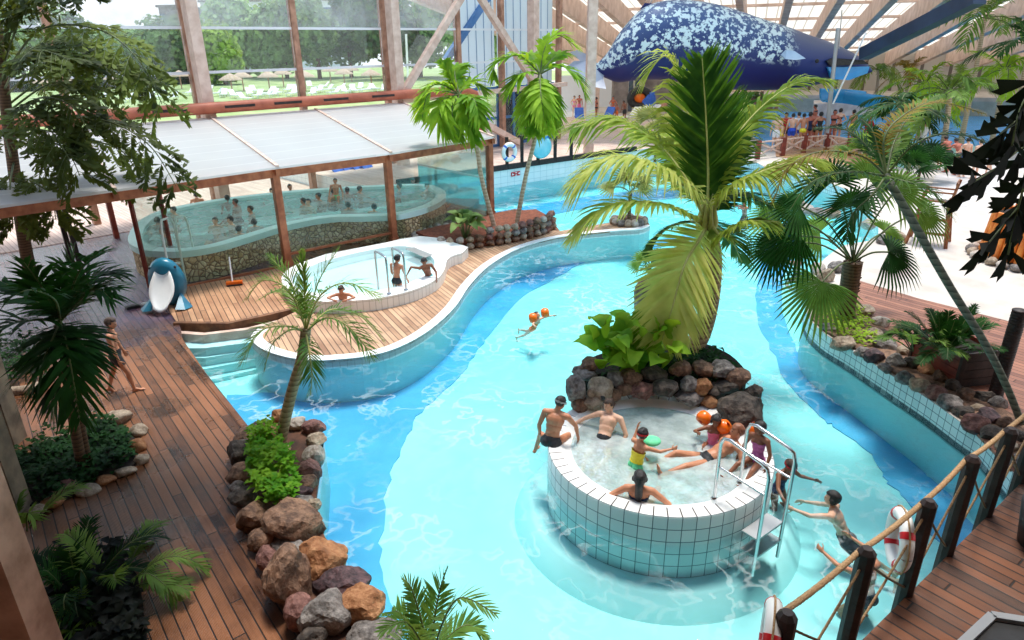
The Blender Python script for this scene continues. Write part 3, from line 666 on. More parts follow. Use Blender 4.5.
# ---- wading pool
person('wadeboy', 'boy in black briefs standing between the rails of the wading pool', head=(397.5, 258.5, 1.0), yaw=-.45, wear=[('briefs', 'cloth_black')], skin='skin_tan')
person('climbboy', 'boy in teal trunks leaning his arm on the wading pool edge', head=(424, 261.5, .78), yaw=.15 + PI, wear=[('trunks', 'cloth_teal')], skin='skin_brown')
person('edgeboy', 'boy resting his arms on the front edge of the wading pool', head=(341, 289.5, .62), yaw=PI, wear=[('trunks', 'cloth_black')], skin='skin_tan', hair=('hair_short', 'hair_brown'))
# ---- stone pool (water z .8)
for (x, y, k, yaw, lab, sk) in ((173, 210, 'soak2', 2.6, 'bather leaning on the far rim beside the ladder rails', 'skin_light'), (157, 220, 'soak1', .6, 'bather between the ladder rails', 'skin_tan'), (162, 231, 'soak3', 2.2, 'bather close behind the open glass door', 'skin_tan'), (215, 221, 'soak1', 3.1, 'bather facing us, first beside the door', 'skin_light'), (230, 220, 'soak2', 2.6, 'bather with wet hair, second beside the door', 'skin_light'),
                             (250, 209, 'soak3', 1.6, 'bather turned aside near the orange brown post', 'skin_tan'), (254, 222, 'soak1', .4, 'bather seen from behind near the orange brown post', 'skin_light'), (239, 229, 'soak2', .2, 'bather closest to the cobbled wall', 'skin_light'), (227, 198, 'soak1', 1.0, 'bather against the thick hall column', 'skin_red'), (235, 202, 'soak3', 1.4, 'bather just in front of the thick hall column', 'skin_red'), (272, 191, 'soak2', 4.2, 'bather on the far rim hidden by the post', 'skin_light'),
                             (290, 187, 'soak1', 4.0, 'bather on the far rim right after the post', 'skin_tan'), (303, 201, 'soak3', 1.2, 'bather looking at the white capped bather', 'skin_tan'), (308, 202, 'soak1', 2.9, 'pale bather facing us in mid pool', 'skin_light'), (318, 196, 'soak2', 2.4, 'bather with thick dark hair in mid pool', 'skin_tan'), (333, 191, 'soak1', .8, 'bather near the far rim, closest to the green swimsuit', 'skin_red'), (347, 190, 'soak3', .3, 'bather near the far rim, middle of three', 'skin_red'), (360, 189, 'soak2', 5.6, 'bather near the far rim, nearest to the second post', 'skin_tan'),
                             (348, 205, 'soak1', .1, 'bather with bare back to us in the near half', 'skin_tan'), (374, 207, 'soak3', -.2, 'bather with bare back to us beside the second post', 'skin_light'), (399, 186, 'soak1', 1.8, 'bather tucked behind the second post', 'skin_tan'), (413, 181, 'reach', 3.4, 'bather stretching an arm along the far rim', 'skin_red'), (427, 186, 'soak2', 4.4, 'bather at the rounded end of the stone pool', 'skin_light')):
    person(k, 'stone pool ' + lab, head=(x, y, .95), yaw=yaw, wear=[('trunks', 'cloth_black')], skin=sk, group='bathers in the stone pool')
person('sitb', 'person in green swimwear sitting on the far rim of the stone pool', head=(335, 181, 1.48), yaw=PI, wear=[('briefs', 'cloth_green')], skin='skin_tan', scale=.84)
person('soak1', 'lone bather outside beyond the sunlit deck', head=(196, 195, .5), yaw=.4, wear=[('trunks', 'cloth_black')], skin='skin_tan')
# ---- far bridge crowd
def st(x, yf, k, yaw, wear, lab, sk, hair=('hair_short', 'hair_black'), sc=1.0, z=.32, group='people around the far bridge'):
    person(k, lab, loc=at(x, yf, z), yaw=yaw, wear=wear, skin=sk, hair=hair, group=group, scale=sc * 1.14)
BK = ('briefs', 'cloth_black')
st(774, 151, 'st1', 2.6, [('trunks', 'cloth_white')], 'person in white shorts at the start of the far bridge', 'skin_light')
st(779, 149, 'stc', .5, [('swimsuit', 'cloth_yellow')], 'child in yellow green swimsuit at the far bridge', 'skin_light')
st(783, 147, 'st3', 2.8, [('shirt', 'cloth_red'), ('trunks', 'cloth_black')], 'person in red shirt and dark shorts by the bridge post', 'skin_tan')
st(789, 149, 'st1', 0, [('trunks', 'cloth_blue')], 'bare backed man in blue trunks on the far bridge', 'skin_light')
st(795, 146, 'st4', .4, [('trunks', 'cloth_blue'), ('shirt', 'cloth_white')], 'person in white top behind the bare backed man', 'skin_light')
st(800, 149, 'st3', .3, [('briefs', 'cloth_yellow')], 'person in pale yellow swimwear on the far bridge', 'skin_tan')
st(806, 147, 'st1', .2, [('swimsuit', 'cloth_navy')], 'woman in navy swimsuit at the second bridge post', 'skin_red', ('hair_long', 'hair_black'))
st(811, 144, 'st4', 2.8, [('trunks', 'cloth_black')], 'dark haired man behind the woman in black', 'skin_red')
st(816.5, 147, 'st2', 0, [('swimsuit', 'cloth_black')], 'woman in low backed black swimsuit on the far bridge', 'skin_tan', ('hair_long', 'hair_black'))
st(813, 136, 'st3', 1.5, [('trunks', 'cloth_red')], 'man on the stairs above the bridge crowd', 'skin_red')
st(830, 144, 'st2', 2.9, [('bikini_bottom', 'cloth_black'), ('bikini_top', 'cloth_black')], 'woman in black bikini half behind the woman with hands on hips', 'skin_red', ('hair_long', 'hair_black'))
st(836, 142, 'st2', .1, [('bikini_bottom', 'cloth_black'), ('bikini_top', 'cloth_black')], 'pale woman with hands on hips beside the grey mast', 'skin_light', ('hair_long', 'hair_black'))
st(849, 144, 'st1', .3, [('trunks', 'cloth_yellow')], 'person in pale shorts looking over the wave pool', 'skin_tan')
st(863, 152, 'st2', PI + .2, [('shirt', 'cloth_red'), ('trunks', 'cloth_navy')], 'man in red shirt facing us with hands at his waist', 'skin_brown')
st(885, 153, 'st1', .1, [('trunks', 'cloth_navy')], 'bare backed man beside the palm thicket', 'skin_red')
st(919, 158, 'st4', .2, [('shirt', 'cloth_white'), ('trunks', 'cloth_black')], 'person in white top and dark shorts before the wave pool', 'skin_light')
for (x, y, k, w, lab, sk) in ((938, 170, 'stc', [('shirt', 'cloth_teal')], 'child in teal top beside the leaning group', 'skin_tan'), (945, 172, 'lean', [BK], 'bent over man closest to the child in teal', 'skin_red'), (955, 175, 'lean', [BK], 'bent over man between the bather in blue and the tanned one', 'skin_red'), (961, 177, 'st3', [('trunks', 'cloth_blue')], 'person in blue trunks leaning at the paving edge', 'skin_light'), (973, 179, 'st1', [('trunks', 'cloth_navy')], 'person in navy trunks standing at the paving edge', 'skin_light'), (987, 176, 'st4', [('trunks', 'cloth_navy')], 'person in dark trunks nearest the black leaves', 'skin_light')):
    person(k, lab, loc=at(x, y, .3), yaw=.25, wear=w, skin=sk, group='people at the paving edge')
# ---- far shore by the loungers
for (x, y, k, yaw, w, lab, sk, sc) in ((574, 117, 'st2', 2.5, [('bikini_bottom', 'cloth_pink'), ('bikini_top', 'cloth_pink')], 'woman in pink bikini left of the pale hall column', 'skin_light', 1), (579, 116, 'st1', 2.9, [('trunks', 'cloth_pink')], 'person in pink shorts touching the pale hall column', 'skin_red', 1), (596, 119, 'st2', 1.2, [('bikini_bottom', 'cloth_black'), ('bikini_top', 'cloth_black')], 'tanned woman right of the pale hall column', 'skin_red', 1), (612.5, 118, 'st2', 2.4, [('bikini_bottom', 'cloth_orange'), ('bikini_top', 'cloth_orange')], 'woman in orange bikini beside the grey pier', 'skin_red', 1), (616.5, 120, 'stc', 2.6, [('trunks', 'cloth_orange')], 'child in orange trunks beside the woman in orange', 'skin_red', .9), (624, 122, 'st3', 2.2, [('trunks', 'cloth_black')], 'boy in black trunks walking past the white loungers', 'skin_brown', .95)):
    person(k, lab, loc=at(x, y, .3), yaw=yaw, wear=w, skin=sk, group='people on the far shore', scale=sc)
make_people()
# ============================================================ SETTING
WZ = -.15                          # water level of the big pool
def land(name, pts, z0, z1, mt, ms):
    zm = -.17
    mb = MB().prism(pts, zm, z1, 0, 1).prism(pts, z0, zm, 2, 2)
    return struct(mb.build(name, [mt, ms, M['poolfloor']]))
def xy(v): return (v.x, v.y)
def sheet(name, pts, z, mt, th=.02):
    return struct(MB().prism([xy(p) for p in pts], z - th, z).build(name, mt))
# --- west deck (path, entrance, annex floor)
pathA = pl([(392, 652), (372, 612), (340, 566), (325, 540), (316, 505), (321, 470), (324, 440), (312, 424), (287, 417), (262, 423), (245, 432), (200, 374), (178, 341), (175, 324)])
kerbA = pl([(230, 324), (262, 317), (303, 308), (312, 312)])
penc = pls([(258, 330), (251, 339), (262, 350), (285, 358), (310, 361.5), (335, 361), (370, 357), (400, 348), (430, 331), (455, 308), (470, 286), (490, 266), (520, 249), (560, 238), (610, 232), (640, 230), (650, 226)])
back = pl([(646, 217), (626, 214), (612, 222), (560, 231), (553, 222), (540, 212), (515, 209), (493, 213)])
fw0 = at(494, 188, WZ); fw1 = at(568, 176, WZ)
fwd_ = (fw1 - fw0).normalized()
annexR0 = at(491, 215); 
def line_x(p, d, q, e):
    k = (d.x * e.y - d.y * e.x); t = ((q.x - p.x) * e.y - (q.y - p.y) * e.x) / k
    return p + d * t
annexR = line_x(annexR0, (VD * .95 + V((0, .12, 0))), fw0, fwd_)
fwL = fw0.copy(); fwEnd = fw0 + fwd_ * 9.5
outer = [annexR, annexR + VD * 30, V((-60, 70, 0)), V((-60, -6, 0)), V((-.9, -6, 0)), V((-.9, 3.2, 0))]
west = pathA + kerbA + penc + back + [annexR - VD * .0] + outer[1:]
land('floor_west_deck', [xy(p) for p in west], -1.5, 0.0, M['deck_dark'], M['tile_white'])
# kiddie-side deck and peninsula deck: thin boards over the slab
kid_in = pl([(178, 325), (230, 324.5), (262, 317.5), (303, 308.5), (318, 312), (318, 262), (288, 266), (256, 275), (183, 288), (160, 296)])
sheet('floor_pool_terrace', kid_in, .03, M['deck_kid'], .05)
pen = pls([(258, 330), (251, 339), (262, 350), (285, 358), (310, 361.5), (335, 361), (370, 357), (400, 348), (430, 331), (455, 308), (470, 286), (490, 266), (520, 249), (560, 238), (610, 232), (632, 230)]) + pl([(632, 222), (612, 223), (560, 231.5), (540, 230), (480, 244), (440, 262), (420, 290), (370, 302), (330, 304), (312, 309), (303, 309)])
sheet('floor_peninsula', pen, .02, M['deck_pen'], .04)
# wooden riser along the terrace edge and white copings
struct(MB().strip(pl([(176, 323.5), (230, 324), (262, 317), (303, 307.5)]), .12, -.4, .06, side=-1).build('trim_1', M['riser']))
struct(MB().strip(pl([(178, 331), (205, 333), (247, 328), (303, 314)], -.1), .14, -.5, -.09, side=-1).build('trim_2', M['wood_pale']))
struct(MB().strip(penc, .24, -.13, .035, side=1).build('trim_3', M['white']))
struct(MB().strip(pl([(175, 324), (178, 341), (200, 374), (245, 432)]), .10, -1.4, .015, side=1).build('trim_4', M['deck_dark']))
# sunlit outer deck, pale ground, lawn beyond the facade
C1 = at(225, 208)                   # foot of a main facade column
def fac(u, v=0, z=0): return C1 + UD * u + VD * v + V((0, 0, z))
sheet('floor_outer_deck', [fac(-25, -1.2), fac(9, -1.2), fac(9, 6), fac(-25, 6)], .015, M['deck_out'], .03)
sheet('ground_terrace', [fac(-60, 6), fac(60, 6), fac(60, 22), fac(-60, 22)], .012, M['outpave'], .3)
sheet('lawn', [fac(-160, 22), fac(120, 22), fac(120, 260), fac(-160, 260)], .01, M['lawn'], .3)
# --- pool basin
struct(MB().prism([(-20, -8), (46, -8), (46, 48), (-20, 48)], -1.6, -1.0).build('floor_pool', M['poolfloor']))
def zig(pts, a=.05):
    q = spl(pts, 5); r = random.Random(3)
    return [p + V((r.uniform(-a, a), r.uniform(-a, a), 0)) for p in q]
FZ = -1.0
bo = zig(pl([(228, 396), (290, 392), (350, 386), (406, 371), (456, 336), (481, 299), (509, 277), (556, 258), (644, 243), (702, 231)], FZ))
bi = zig(pl([(702, 241), (647, 250), (619, 256), (587, 262), (550, 281), (519, 300), (494, 328), (475, 356), (450, 386), (422, 412), (404, 442), (389, 480), (385, 513), (381, 562), (396, 612), (422, 650)], FZ))
struct(MB().prism([xy(p) for p in bo + bi + pl([(330, 720), (290, 560), (230, 440)], FZ)], FZ - .1, FZ + .02).build('floor_lane', M['poolband']))
ro = zig(pl([(790, 214), (770, 242), (757, 280), (757, 318), (774, 356), (787, 384), (818, 416), (840, 431), (871, 456), (887, 481), (905, 500), (937, 543), (960, 585)], FZ))
ri = zig(pl([(1000, 560), (946, 491), (924, 475), (915, 453), (884, 434), (862, 409), (830, 391), (802, 359), (784, 320), (783, 285), (795, 250), (806, 218)], FZ))
struct(MB().prism([xy(p) for p in ro + ri], FZ - .1, FZ + .02).build('floor_lane.001', M['poolband']))
fo = zig(pl([(484, 214), (560, 201), (640, 191), (740, 187)], FZ)); fi = zig(pl([(740, 195), (640, 201), (560, 213), (484, 230)], FZ))
struct(MB().prism([xy(p) for p in fo + fi], FZ - .1, FZ + .02).build('floor_lane.002', M['poolband']))
# entry steps under water
for k, (ya, z) in enumerate(((345, -.3), (353, -.5), (362, -.7), (372, -.9))):
    st = pl([(170, ya - 60), (150, ya + 4), (205, ya + 3 + k * 2), (262, ya - 4)], z) + pl([(262, 318)], z)
    struct(MB().prism([xy(p) for p in st], -1.02, z).build('floor_step' + ('.%03d' % k if k else ''), M['poolpale']))
# far wall and far deck
top = atY(494, 171, fw0.y).z
fd = [fw0 + fwd_ * -6, fw0, fw0 + fwd_ * 9.5, fw0 + fwd_ * 9.5 + V((5, 5, 0)), fw0 + fwd_ * 22 + VD * 5, fw0 + fwd_ * 22 + VD * 16, fw0 - fwd_ * 6 + VD * 16]
land('wall_far_pool', [xy(p) for p in fd], -1.5, top, M['deck_out'], M['tile_far'])
struct(MB().strip([fw0 - fwd_ * 5, fw0 + fwd_ * 9.5], .16, top - .02, top + .22, side=0).build('trim_5', M['wood_post']))
# --- east shore
EZ = .3
eastw = pls([(1046, 506), (1015, 475), (987, 441), (962, 423), (930, 400), (899, 380), (874, 364), (849, 348), (824, 333), (807, 314), (808, 292), (814, 270), (842, 246), (878, 236), (868, 206), (850, 191), (806, 176), (766, 168)], EZ)
east = eastw + pl([(758, 163), (690, 150), (640, 146)], EZ) + [V((7, 52, 0)), V((3, 120, 0)), V((22, 120, 0))] + pl([(775, 148), (845, 160), (905, 168), (945, 158), (1000, 156), (1060, 146)], EZ) + [V((60, 20, 0)), V((30, -2, 0)), V((9.0, 3, 0))]
land('floor_sand', [xy(p) for p in east], -1.5, EZ, M['sand'], M['tile_pool'])
sheet('floor_east_deck', pl([(858, 281), (918, 299), (1005, 321), (1070, 342), (1100, 520), (1010, 470), (965, 422), (930, 385), (890, 350), (866, 330), (850, 305)], EZ), EZ + .02, M['deck_right'], .04)
sheet('floor_paving', pl([(925, 205), (935, 176), (1000, 162), (1040, 160), (1010, 178), (966, 207)], EZ), EZ + .015, M['paving'], .04)
struct(MB().strip(eastw[:46], .05, -.2, -.06, side=-1).build('trim_6', M['navybeam']))
# --- wave pool beyond the bridge
struct(MB().prism([(12, 20), (120, 20), (120, 140), (12, 140)], -1.9, -1.62).build('floor_wave_pool', M['waveblue']))
far_e = at(850, 93, 0).y
sheet('floor_far_terrace', [V((22, far_e, 0)), V((120, far_e - 46, 0)), V((140, 140, 0)), V((22, 140, 0))], .25, M['sand'], 2)
# --- water surfaces
M['water'] = watermat('water', (.97, .99, 1.0), .3, 1.6, .03, refl=.7, caustic_paint=.26, absorb=((.42, .95, .975), .52))
M['water_far'] = watermat('water_far', (.80, .95, .99), .4, 1.2, .05, refl=.35)
M['water_tub'] = watermat('water_tub', (.70, .94, .95), .3, 3, .05, foam=.22, foamscale=2.2, milk=.26, refl=.55)
M['water_kid'] = watermat('water_kid', (.86, .97, .98), .2, 4, .03, milk=.2, refl=.6)
def water(name, pts, z, mt, label):
    o = MB().prism([xy(p) for p in pts], z - .012, z).build(name, mt)
    return tag(o, label, 'water', kind='stuff')
o = MB().poly([(-14, -8), (46, -8), (46, 30), (20, 30), (14.4, 34), (12, 42), (9, 46), (-4.5, 46), (-14, 24)], WZ).poly([(-14, -8), (46, -8), (46, 30), (20, 30), (14.4, 34), (12, 42), (9, 46), (-4.5, 46), (-14, 24)], -1.3, down=True).build('water', M['water']); tag(o, 'clear turquoise water of the large winding pool', 'water', kind='stuff')
o = MB().poly([xy(V((14, 36, 0))), (19, 34), (60, 24), (130, 20), (130, far_e - 40), (24, far_e + 2)], WZ).build('water', M['water_far']); tag(o, 'deep blue water of the wave pool behind the bridge', 'water', kind='stuff')

# ============================================================ KIDDIE POOL (white raised basin)
def fit_z(px, base, z): return at(px[0], px[1], z)
kt = [(360, 300), (379, 298), (410, 291), (435, 280), (445, 270), (447, 260), (460, 254), (474, 252)]
kz = .33
kout = pls([(290, 268), (282, 276), (284, 287), (296, 296), (318, 301), (340, 301.5), (360, 300), (379, 298), (410, 291), (435, 280), (444, 270), (447, 260), (453, 255.5), (462, 253)], kz, 4)
krest = pl([(468, 247), (440, 238), (420, 236), (400, 239), (388, 242), (326, 254), (300, 263)], kz)
kpoly = kout + krest
kp = thing('wading_pool', 'white raised wading pool with tiled front wall beside the glass annex', 'pool', at(370, 280))
kin = pls([(298, 272), (292, 278), (296, 286), (310, 292), (340, 294), (378, 290), (405, 284), (426, 274), (434, 266), (433, 258), (420, 250), (398, 246), (360, 252), (320, 262)], kz, 4, )
def ring_faces(mb, outer, inner, z, m=0):
    P = [V((p.x, p.y, z)) for p in outer] + [V((p.x, p.y, z)) for p in inner]
    T = tessellate_polygon([P[:len(outer)], P[len(outer):]])
    fs = []
    for t in T:
        a, b, c = [P[i] for i in t]
        fs.append(t if (b - a).cross(c - a).z > 0 else (t[0], t[2], t[1]))
    mb.add(P, fs, m)
def wallstrip(mb, pts, z0, z1, m=0, closed=True, inward=False):
    n = len(pts); u = 0
    for i in range(n if closed else n - 1):
        a = pts[i]; b = pts[(i + 1) % n]; L = (b - a).length
        q = [V((a.x, a.y, z0)), V((b.x, b.y, z0)), V((b.x, b.y, z1)), V((a.x, a.y, z1))]
        mb.add(q, [(0, 1, 2, 3)], m, [[(u, z0), (u + L, z0), (u + L, z1), (u, z1)]]); u += L
mb = MB(); wallstrip(mb, kpoly, 0, kz); mb.build('outer_wall', M['tile_white'], kp)
mb = MB(); ring_faces(mb, kpoly, kin, kz); wallstrip(mb, kin, -.05, kz); mb.build('coping', M['white'], kp)
MB().poly([xy(p) for p in kin], .04).build('basin_floor', M['poolpale'], kp)
MB().prism([xy(p) for p in pl([(405, 249), (414, 247.5), (433, 255), (425, 258)], kz)], kz, kz + .01).build('drain_grate', M['steel_grey'], kp)
o = MB().poly([xy(p) for p in kin], .22).build('water', M['water_kid']); tag(o, 'shallow pale water in the white wading pool', 'water', kind='stuff')

# ============================================================ ROUND TUB
TC = V((2.2, 8.72, 0)); TZ = .3; TR = 1.68
tub = thing('whirlpool_tub', 'round whirlpool tub with dark jointed white tiles standing in the pool', 'hot tub', TC)
def at_obj(o, p): o.location = p; o.matrix_parent_inverse = par_inv(o.parent) if o.parent else Matrix.Identity(4); return o
at_obj(MB().lathe([(TR, -1.4), (TR, TZ - .012), (TR - .012, TZ)], n=96).build('outer_wall', M['tile_tub'], tub), TC)
at_obj(MB().lathe([(TR - .012, TZ), (TR - .20, TZ + .004)], n=96).build('rim', M['tile_rim'], tub), TC)
at_obj(MB().lathe([(TR - .20, TZ + .004), (TR - .23, TZ - .02), (TR - .36, TZ - .07), (TR - .40, TZ - .12), (TR - .42, -.3), (TR - .75, -.34), (TR - .8, -.75), (.02, -.78)], n=96).build('basin', M['white'], tub), TC)
at_obj(MB().lathe([(2.22, -1.02), (2.0, -.72), (1.94, -.70), (TR, -.70)], n=96).build('step_ring', M['poolpale'], tub), TC)
mb = MB().lathe([(.01, 0), (TR - .36, 0)], n=96); o = at_obj(mb.build('water', M['water_tub']), TC + V((0, 0, TZ - .075))); tag(o, 'foaming pale water filling the round whirlpool tub', 'water', kind='stuff')
# bench ledge and skimmer slot at the back
sk = TC + V((.0, TR - .11, TZ + .006)); mb = MB().box(sk + V((-.05, 0, 0)), (.26, .1, .02)); mb.build('skimmer', M['steel_grey'], tub)

# ============================================================ GLASS ANNEX
AZ = 2.88
fr_pts = [at(288, 266), at(394, 243), at(491, 216)]
# front line left of the first post continues along the facade direction
fdir = (fr_pts[0] - fr_pts[2]).normalized()
P0 = fr_pts[0]; L1 = P0 + fdir * 4.15; L2 = P0 + fdir * 8.4; L3 = P0 + fdir * 13
def vpost(name, p, w, z0, z1, mt, label, cat, group=None, rot=A44, parent=None, cap=False):
    mb = MB().box((p.x, p.y, (z0 + z1) / 2), (w, w, z1 - z0), rot)
    if cap: mb.box((p.x, p.y, z0 + .1), (w + .05, w + .05, .2), rot)
    o = mb.build(name, mt, parent)
    return tag(o, label, cat, group) if parent is None else o
for p, lab in zip(fr_pts, ('orange brown post of the glass annex between stone pool and wading pool', 'orange brown annex post above the white wading pool grate', 'corner post of the glass annex beside the broad leaved plant')):
    vpost('annex_post', p, .2, 0, AZ - .1, M['wood_beam'], lab, 'post', 'posts of the glass annex', cap=True)
# front beam + roof (rises to the facade)
RZ = 3.5
rear = [fac(u, -.15, RZ) for u in (-19, -8.9, -4.45, 0, 4.45, 8.9)]
front = [L3, L2, L1, fr_pts[0], fr_pts[1], fr_pts[2]]
front = [V((p.x, p.y, AZ)) for p in front]
mb = MB(); Rt = rear; Ft = [p + (V((.69, -.72, 0)) * .25) for p in front]
for i in range(5):
    a, b, c, d = Ft[i], Ft[i + 1], Rt[i + 1], Rt[i]
    up = V((0, 0, .06)); mb.add([a, b, c, d, a + up, b + up, c + up, d + up], [(0, 3, 2, 1), (4, 5, 6, 7), (0, 1, 5, 4), (1, 2, 6, 5), (2, 3, 7, 6), (3, 0, 4, 7)])
ar = thing('annex_roof', 'sloping translucent sheet roof over the glass annex', 'roof', V((Ft[2].x, Ft[2].y, AZ)))
mb.build('roof_sheet', M['annexroof'], ar)
mb = MB()
for i in range(5): mb.beam(front[i] - V((0, 0, .12)), front[i + 1] - V((0, 0, .12)), .16, .26)
mb.build('eaves_beam', M['wood_beam'], ar)
for i in range(1, 6): MB().beam(Ft[i] + V((0, 0, .08)), Rt[i] + V((0, 0, .08)), .09, .05).build('cover_strip', M['wood_pale'], ar)
for i in range(1, 6): MB().beam(Ft[i] - V((0, 0, .1)), Rt[i] - V((0, 0, .1)), .12, .18).build('rafter', M['wood_beam'], ar)
MB().beam(front[5] - V((0, 0, .1)), rear[5] - V((0, 0, .1)), .14, .24).build('verge_beam', M['wood_beam'], ar)
# glazing of the annex
def pane(name, a, b, z0, z1, mt, kind='structure'):
    n = (b - a).cross(V((0, 0, 1))).normalized() * .008
    A, B = V((a.x, a.y, 0)), V((b.x, b.y, 0)); Z0, Z1 = V((0, 0, z0)), V((0, 0, z1))
    vs = [A + n + Z0, B + n + Z0, B + n + Z1, A + n + Z1, A - n + Z0, B - n + Z0, B - n + Z1, A - n + Z1]
    o = MB().add(vs, [(0, 1, 2, 3), (5, 4, 7, 6), (0, 4, 5, 1), (3, 2, 6, 7), (1, 5, 6, 2), (0, 3, 7, 4)]).build(name, mt)
    return struct(o)
gl0 = at(183, 288)
pane('window_1', gl0, fr_pts[0], .05, AZ - .25, M['glass_green']); pane('window_2', fr_pts[0], fr_pts[1], .05, AZ - .25, M['glass_green']); pane('window_3', fr_pts[1], fr_pts[2], .05, AZ - .25, M['glass_green'])
struct(MB().beam(gl0 + V((0, 0, .03)), fr_pts[0] + V((0, 0, .03)), .1, .07).build('trim_7', M['wood_beam']))
struct(MB().beam(fr_pts[0] + V((0, 0, .36)), fr_pts[1] + V((0, 0, .36)), .1, .07).build('trim_8', M['wood_beam']))
# side glazing at the pool end, standing in the water
sideE = line_x(fr_pts[2], VD + V((0, .1, 0)), fw0, fwd_)
pane('window_4', fr_pts[2], sideE, -1.0, 1.35, M['glass_teal'])
pane('window_5', fr_pts[2], sideE, 1.4, AZ - .1, M['glass_green'])
struct(MB().beam(fr_pts[2] + V((0, 0, 1.38)), sideE + V((0, 0, 1.38)), .07, .07).build('trim_9', M['steel_grey']))
# open glass door leaf with dark wooden frame
da = at(150, 287); db = at(176, 272); dz = 2.55
dr = struct(MB().beam(da, da + V((0, 0, dz)), .09, .09).beam(db, db + V((0, 0, dz)), .09, .09).beam(da + V((0, 0, dz)), db + V((0, 0, dz)), .09, .09).beam(da + V((0, 0, .06)), db + V((0, 0, .06)), .09, .1).build('door_1', M['wood_red']))
pane('door_1_pane', da, db, .1, dz, M['glass_green'])
for k, (px, py) in enumerate(((80, 290), (87, 292))):
    p = at(px, py); q = p + V((.0, .25, 0))
    vpost('door_post', p, .11, 0, 2.7, M['wood_post'], 'black door post of the annex entrance, %s the glass door' % ('farther from' if k == 0 else 'nearer to'), 'post', 'entrance door posts')
vpost('deck_post', at(117, 238), .16, 0, 3.2, M['wood_red'], 'red brown post on the blue shining deck behind the entrance', 'post')
# ============================================================ STONE POOL in the annex
sp = thing('stone_pool', 'raised whirlpool with cobbled stone wall inside the glass annex', 'pool', at(250, 275))
rim_px = [(130, 237), (134, 245), (150, 250), (180, 251), (215, 246), (250, 236), (290, 224), (330, 217), (365, 216), (400, 214), (430, 206), (444, 197), (441, 189), (420, 184), (360, 186), (300, 190), (250, 195), (200, 202), (160, 211), (138, 223)]
rim = spl(pl(rim_px, .9), 4, True)
if sum(a.x * b.y - b.x * a.y for a, b in zip(rim, rim[1:] + rim[:1])) < 0: rim = rim[::-1]
def inset(P, d):
    out = []; n = len(P)
    for i in range(n):
        t = (P[(i + 1) % n] - P[i - 1]).normalized(); out.append(P[i] + V((-t.y, t.x, 0)) * d)
    return out
m, nt, out = newmat('cobbles'); g = G(nt); p = g.pos()
vo = g.n('TexVoronoi', None, Vector=p, Scale=7); ve = g.n('TexVoronoi', {'feature': 'DISTANCE_TO_EDGE'}, Vector=p, Scale=7)
cc = g.ramp(g.n('SeparateColor', None, Color=vo.outputs['Color']).outputs[0], [(0, srgb(196, 164, 118)), (1, srgb(244, 222, 182))])
ed = g.n('MapRange', None, Value=ve.outputs[0], i1=.02, i2=.1, i3=1.0, i4=0.0).outputs[0]
bb = g.n('BsdfPrincipled', None, Base_Color=g.mix(ed, cc, srgb(140, 112, 84)), Roughness=.7)
g.link(g.bump(g.math('MINIMUM', ve.outputs[0], .2), .9, .3), bb.inputs['Normal']); g.link(bb.outputs[0], out.inputs[0]); M['cobbles'] = m
mb = MB(); wallstrip(mb, rim, -.02, .72); mb.build('stone_wall', M['cobbles'], sp)
ri1 = inset(rim, -.05); ri2 = inset(rim, .32)
mb = MB()
wallstrip(mb, ri1, .72, .9); wallstrip(mb, ri2, .1, .9)
P = [V((q.x, q.y, .9)) for q in ri1] + [V((q.x, q.y, .9)) for q in ri2]; n = len(ri1)
mb.add(P, [(i, (i + 1) % n, n + (i + 1) % n, n + i) for i in range(n)]); P2 = [V((q.x, q.y, .72)) for q in ri1] + [V((q.x, q.y, .72)) for q in rim]
mb.add(P2, [(n + i, n + (i + 1) % n, (i + 1) % n, i) for i in range(n)])
mb.build('coping', M['poolpale'], sp)
MB().poly([xy(q) for q in ri2], .1).build('basin_floor', M['poolpale'], sp)
mb = MB().strip([q + V((0, 0, 0)) for q in pls([(150, 232), (230, 225), (300, 212), (380, 203), (432, 194)], .72)], .5, .1, .55); mb.build('bench', M['poolpale'], sp)
o = MB().poly([xy(q) for q in ri2], .8).build('water', watermat('water_stone', (.72, .95, .95), .3, 3, .03, foam=.15, milk=.18, refl=.4)); tag(o, 'turquoise water in the stone walled whirlpool', 'water', kind='stuff')

# ============================================================ FACADE
FT = 15.0
gx = struct
for k, (u, v, w, mt) in enumerate(((-8.9, 0, .5, 'wood_pale'), (0, 0, .5, 'wood_pale'), (8.9, 0, .5, 'wood_pale'), (18.0, 0, .5, 'wood_pale'))):
    p = fac(u, v)
    gx(MB().box((p.x, p.y, FT / 2), (.42, .5, FT), A44).build('column_facade' + ('.%03d' % k if k else ''), M[mt]))
for k, u in enumerate((-13.35, -8.9, -4.45, 0, 4.45, 8.9, 13.35, 16.4, 21.0)):
    p = fac(u, .85)
    gx(MB().box((p.x, p.y, FT / 2), (.24, .3, FT), A44).build('mullion_facade' + ('.%03d' % k if k else ''), M['wood_brown']))
b = at(588, 165); gx(MB().box((b.x, b.y, FT / 2), (.45, .45, FT), .1).build('column_hall', M['wood_pale']))
k = 0
us = [-13.35, -8.9, -4.45, 0, 4.45, 8.9, 13.35]
for i in range(len(us) - 1):
    for (z0, z1, mm) in ((3.8, 5.15, 'glass'), (5.15, 6.75, 'glass'), (6.75, 12, 'glass_haze')):
        k += 1; pane('window_%d' % (10 + k), fac(us[i] + .13, .85), fac(us[i + 1] - .13, .85), z0 + .03, z1 - .03, M[mm])
for z in (5.15, 6.75, 12): gx(MB().beam(fac(-16, .85, z), fac(21, .85, z), .09, .1).build('transom_facade.%03d' % int(z), M['plaster']))
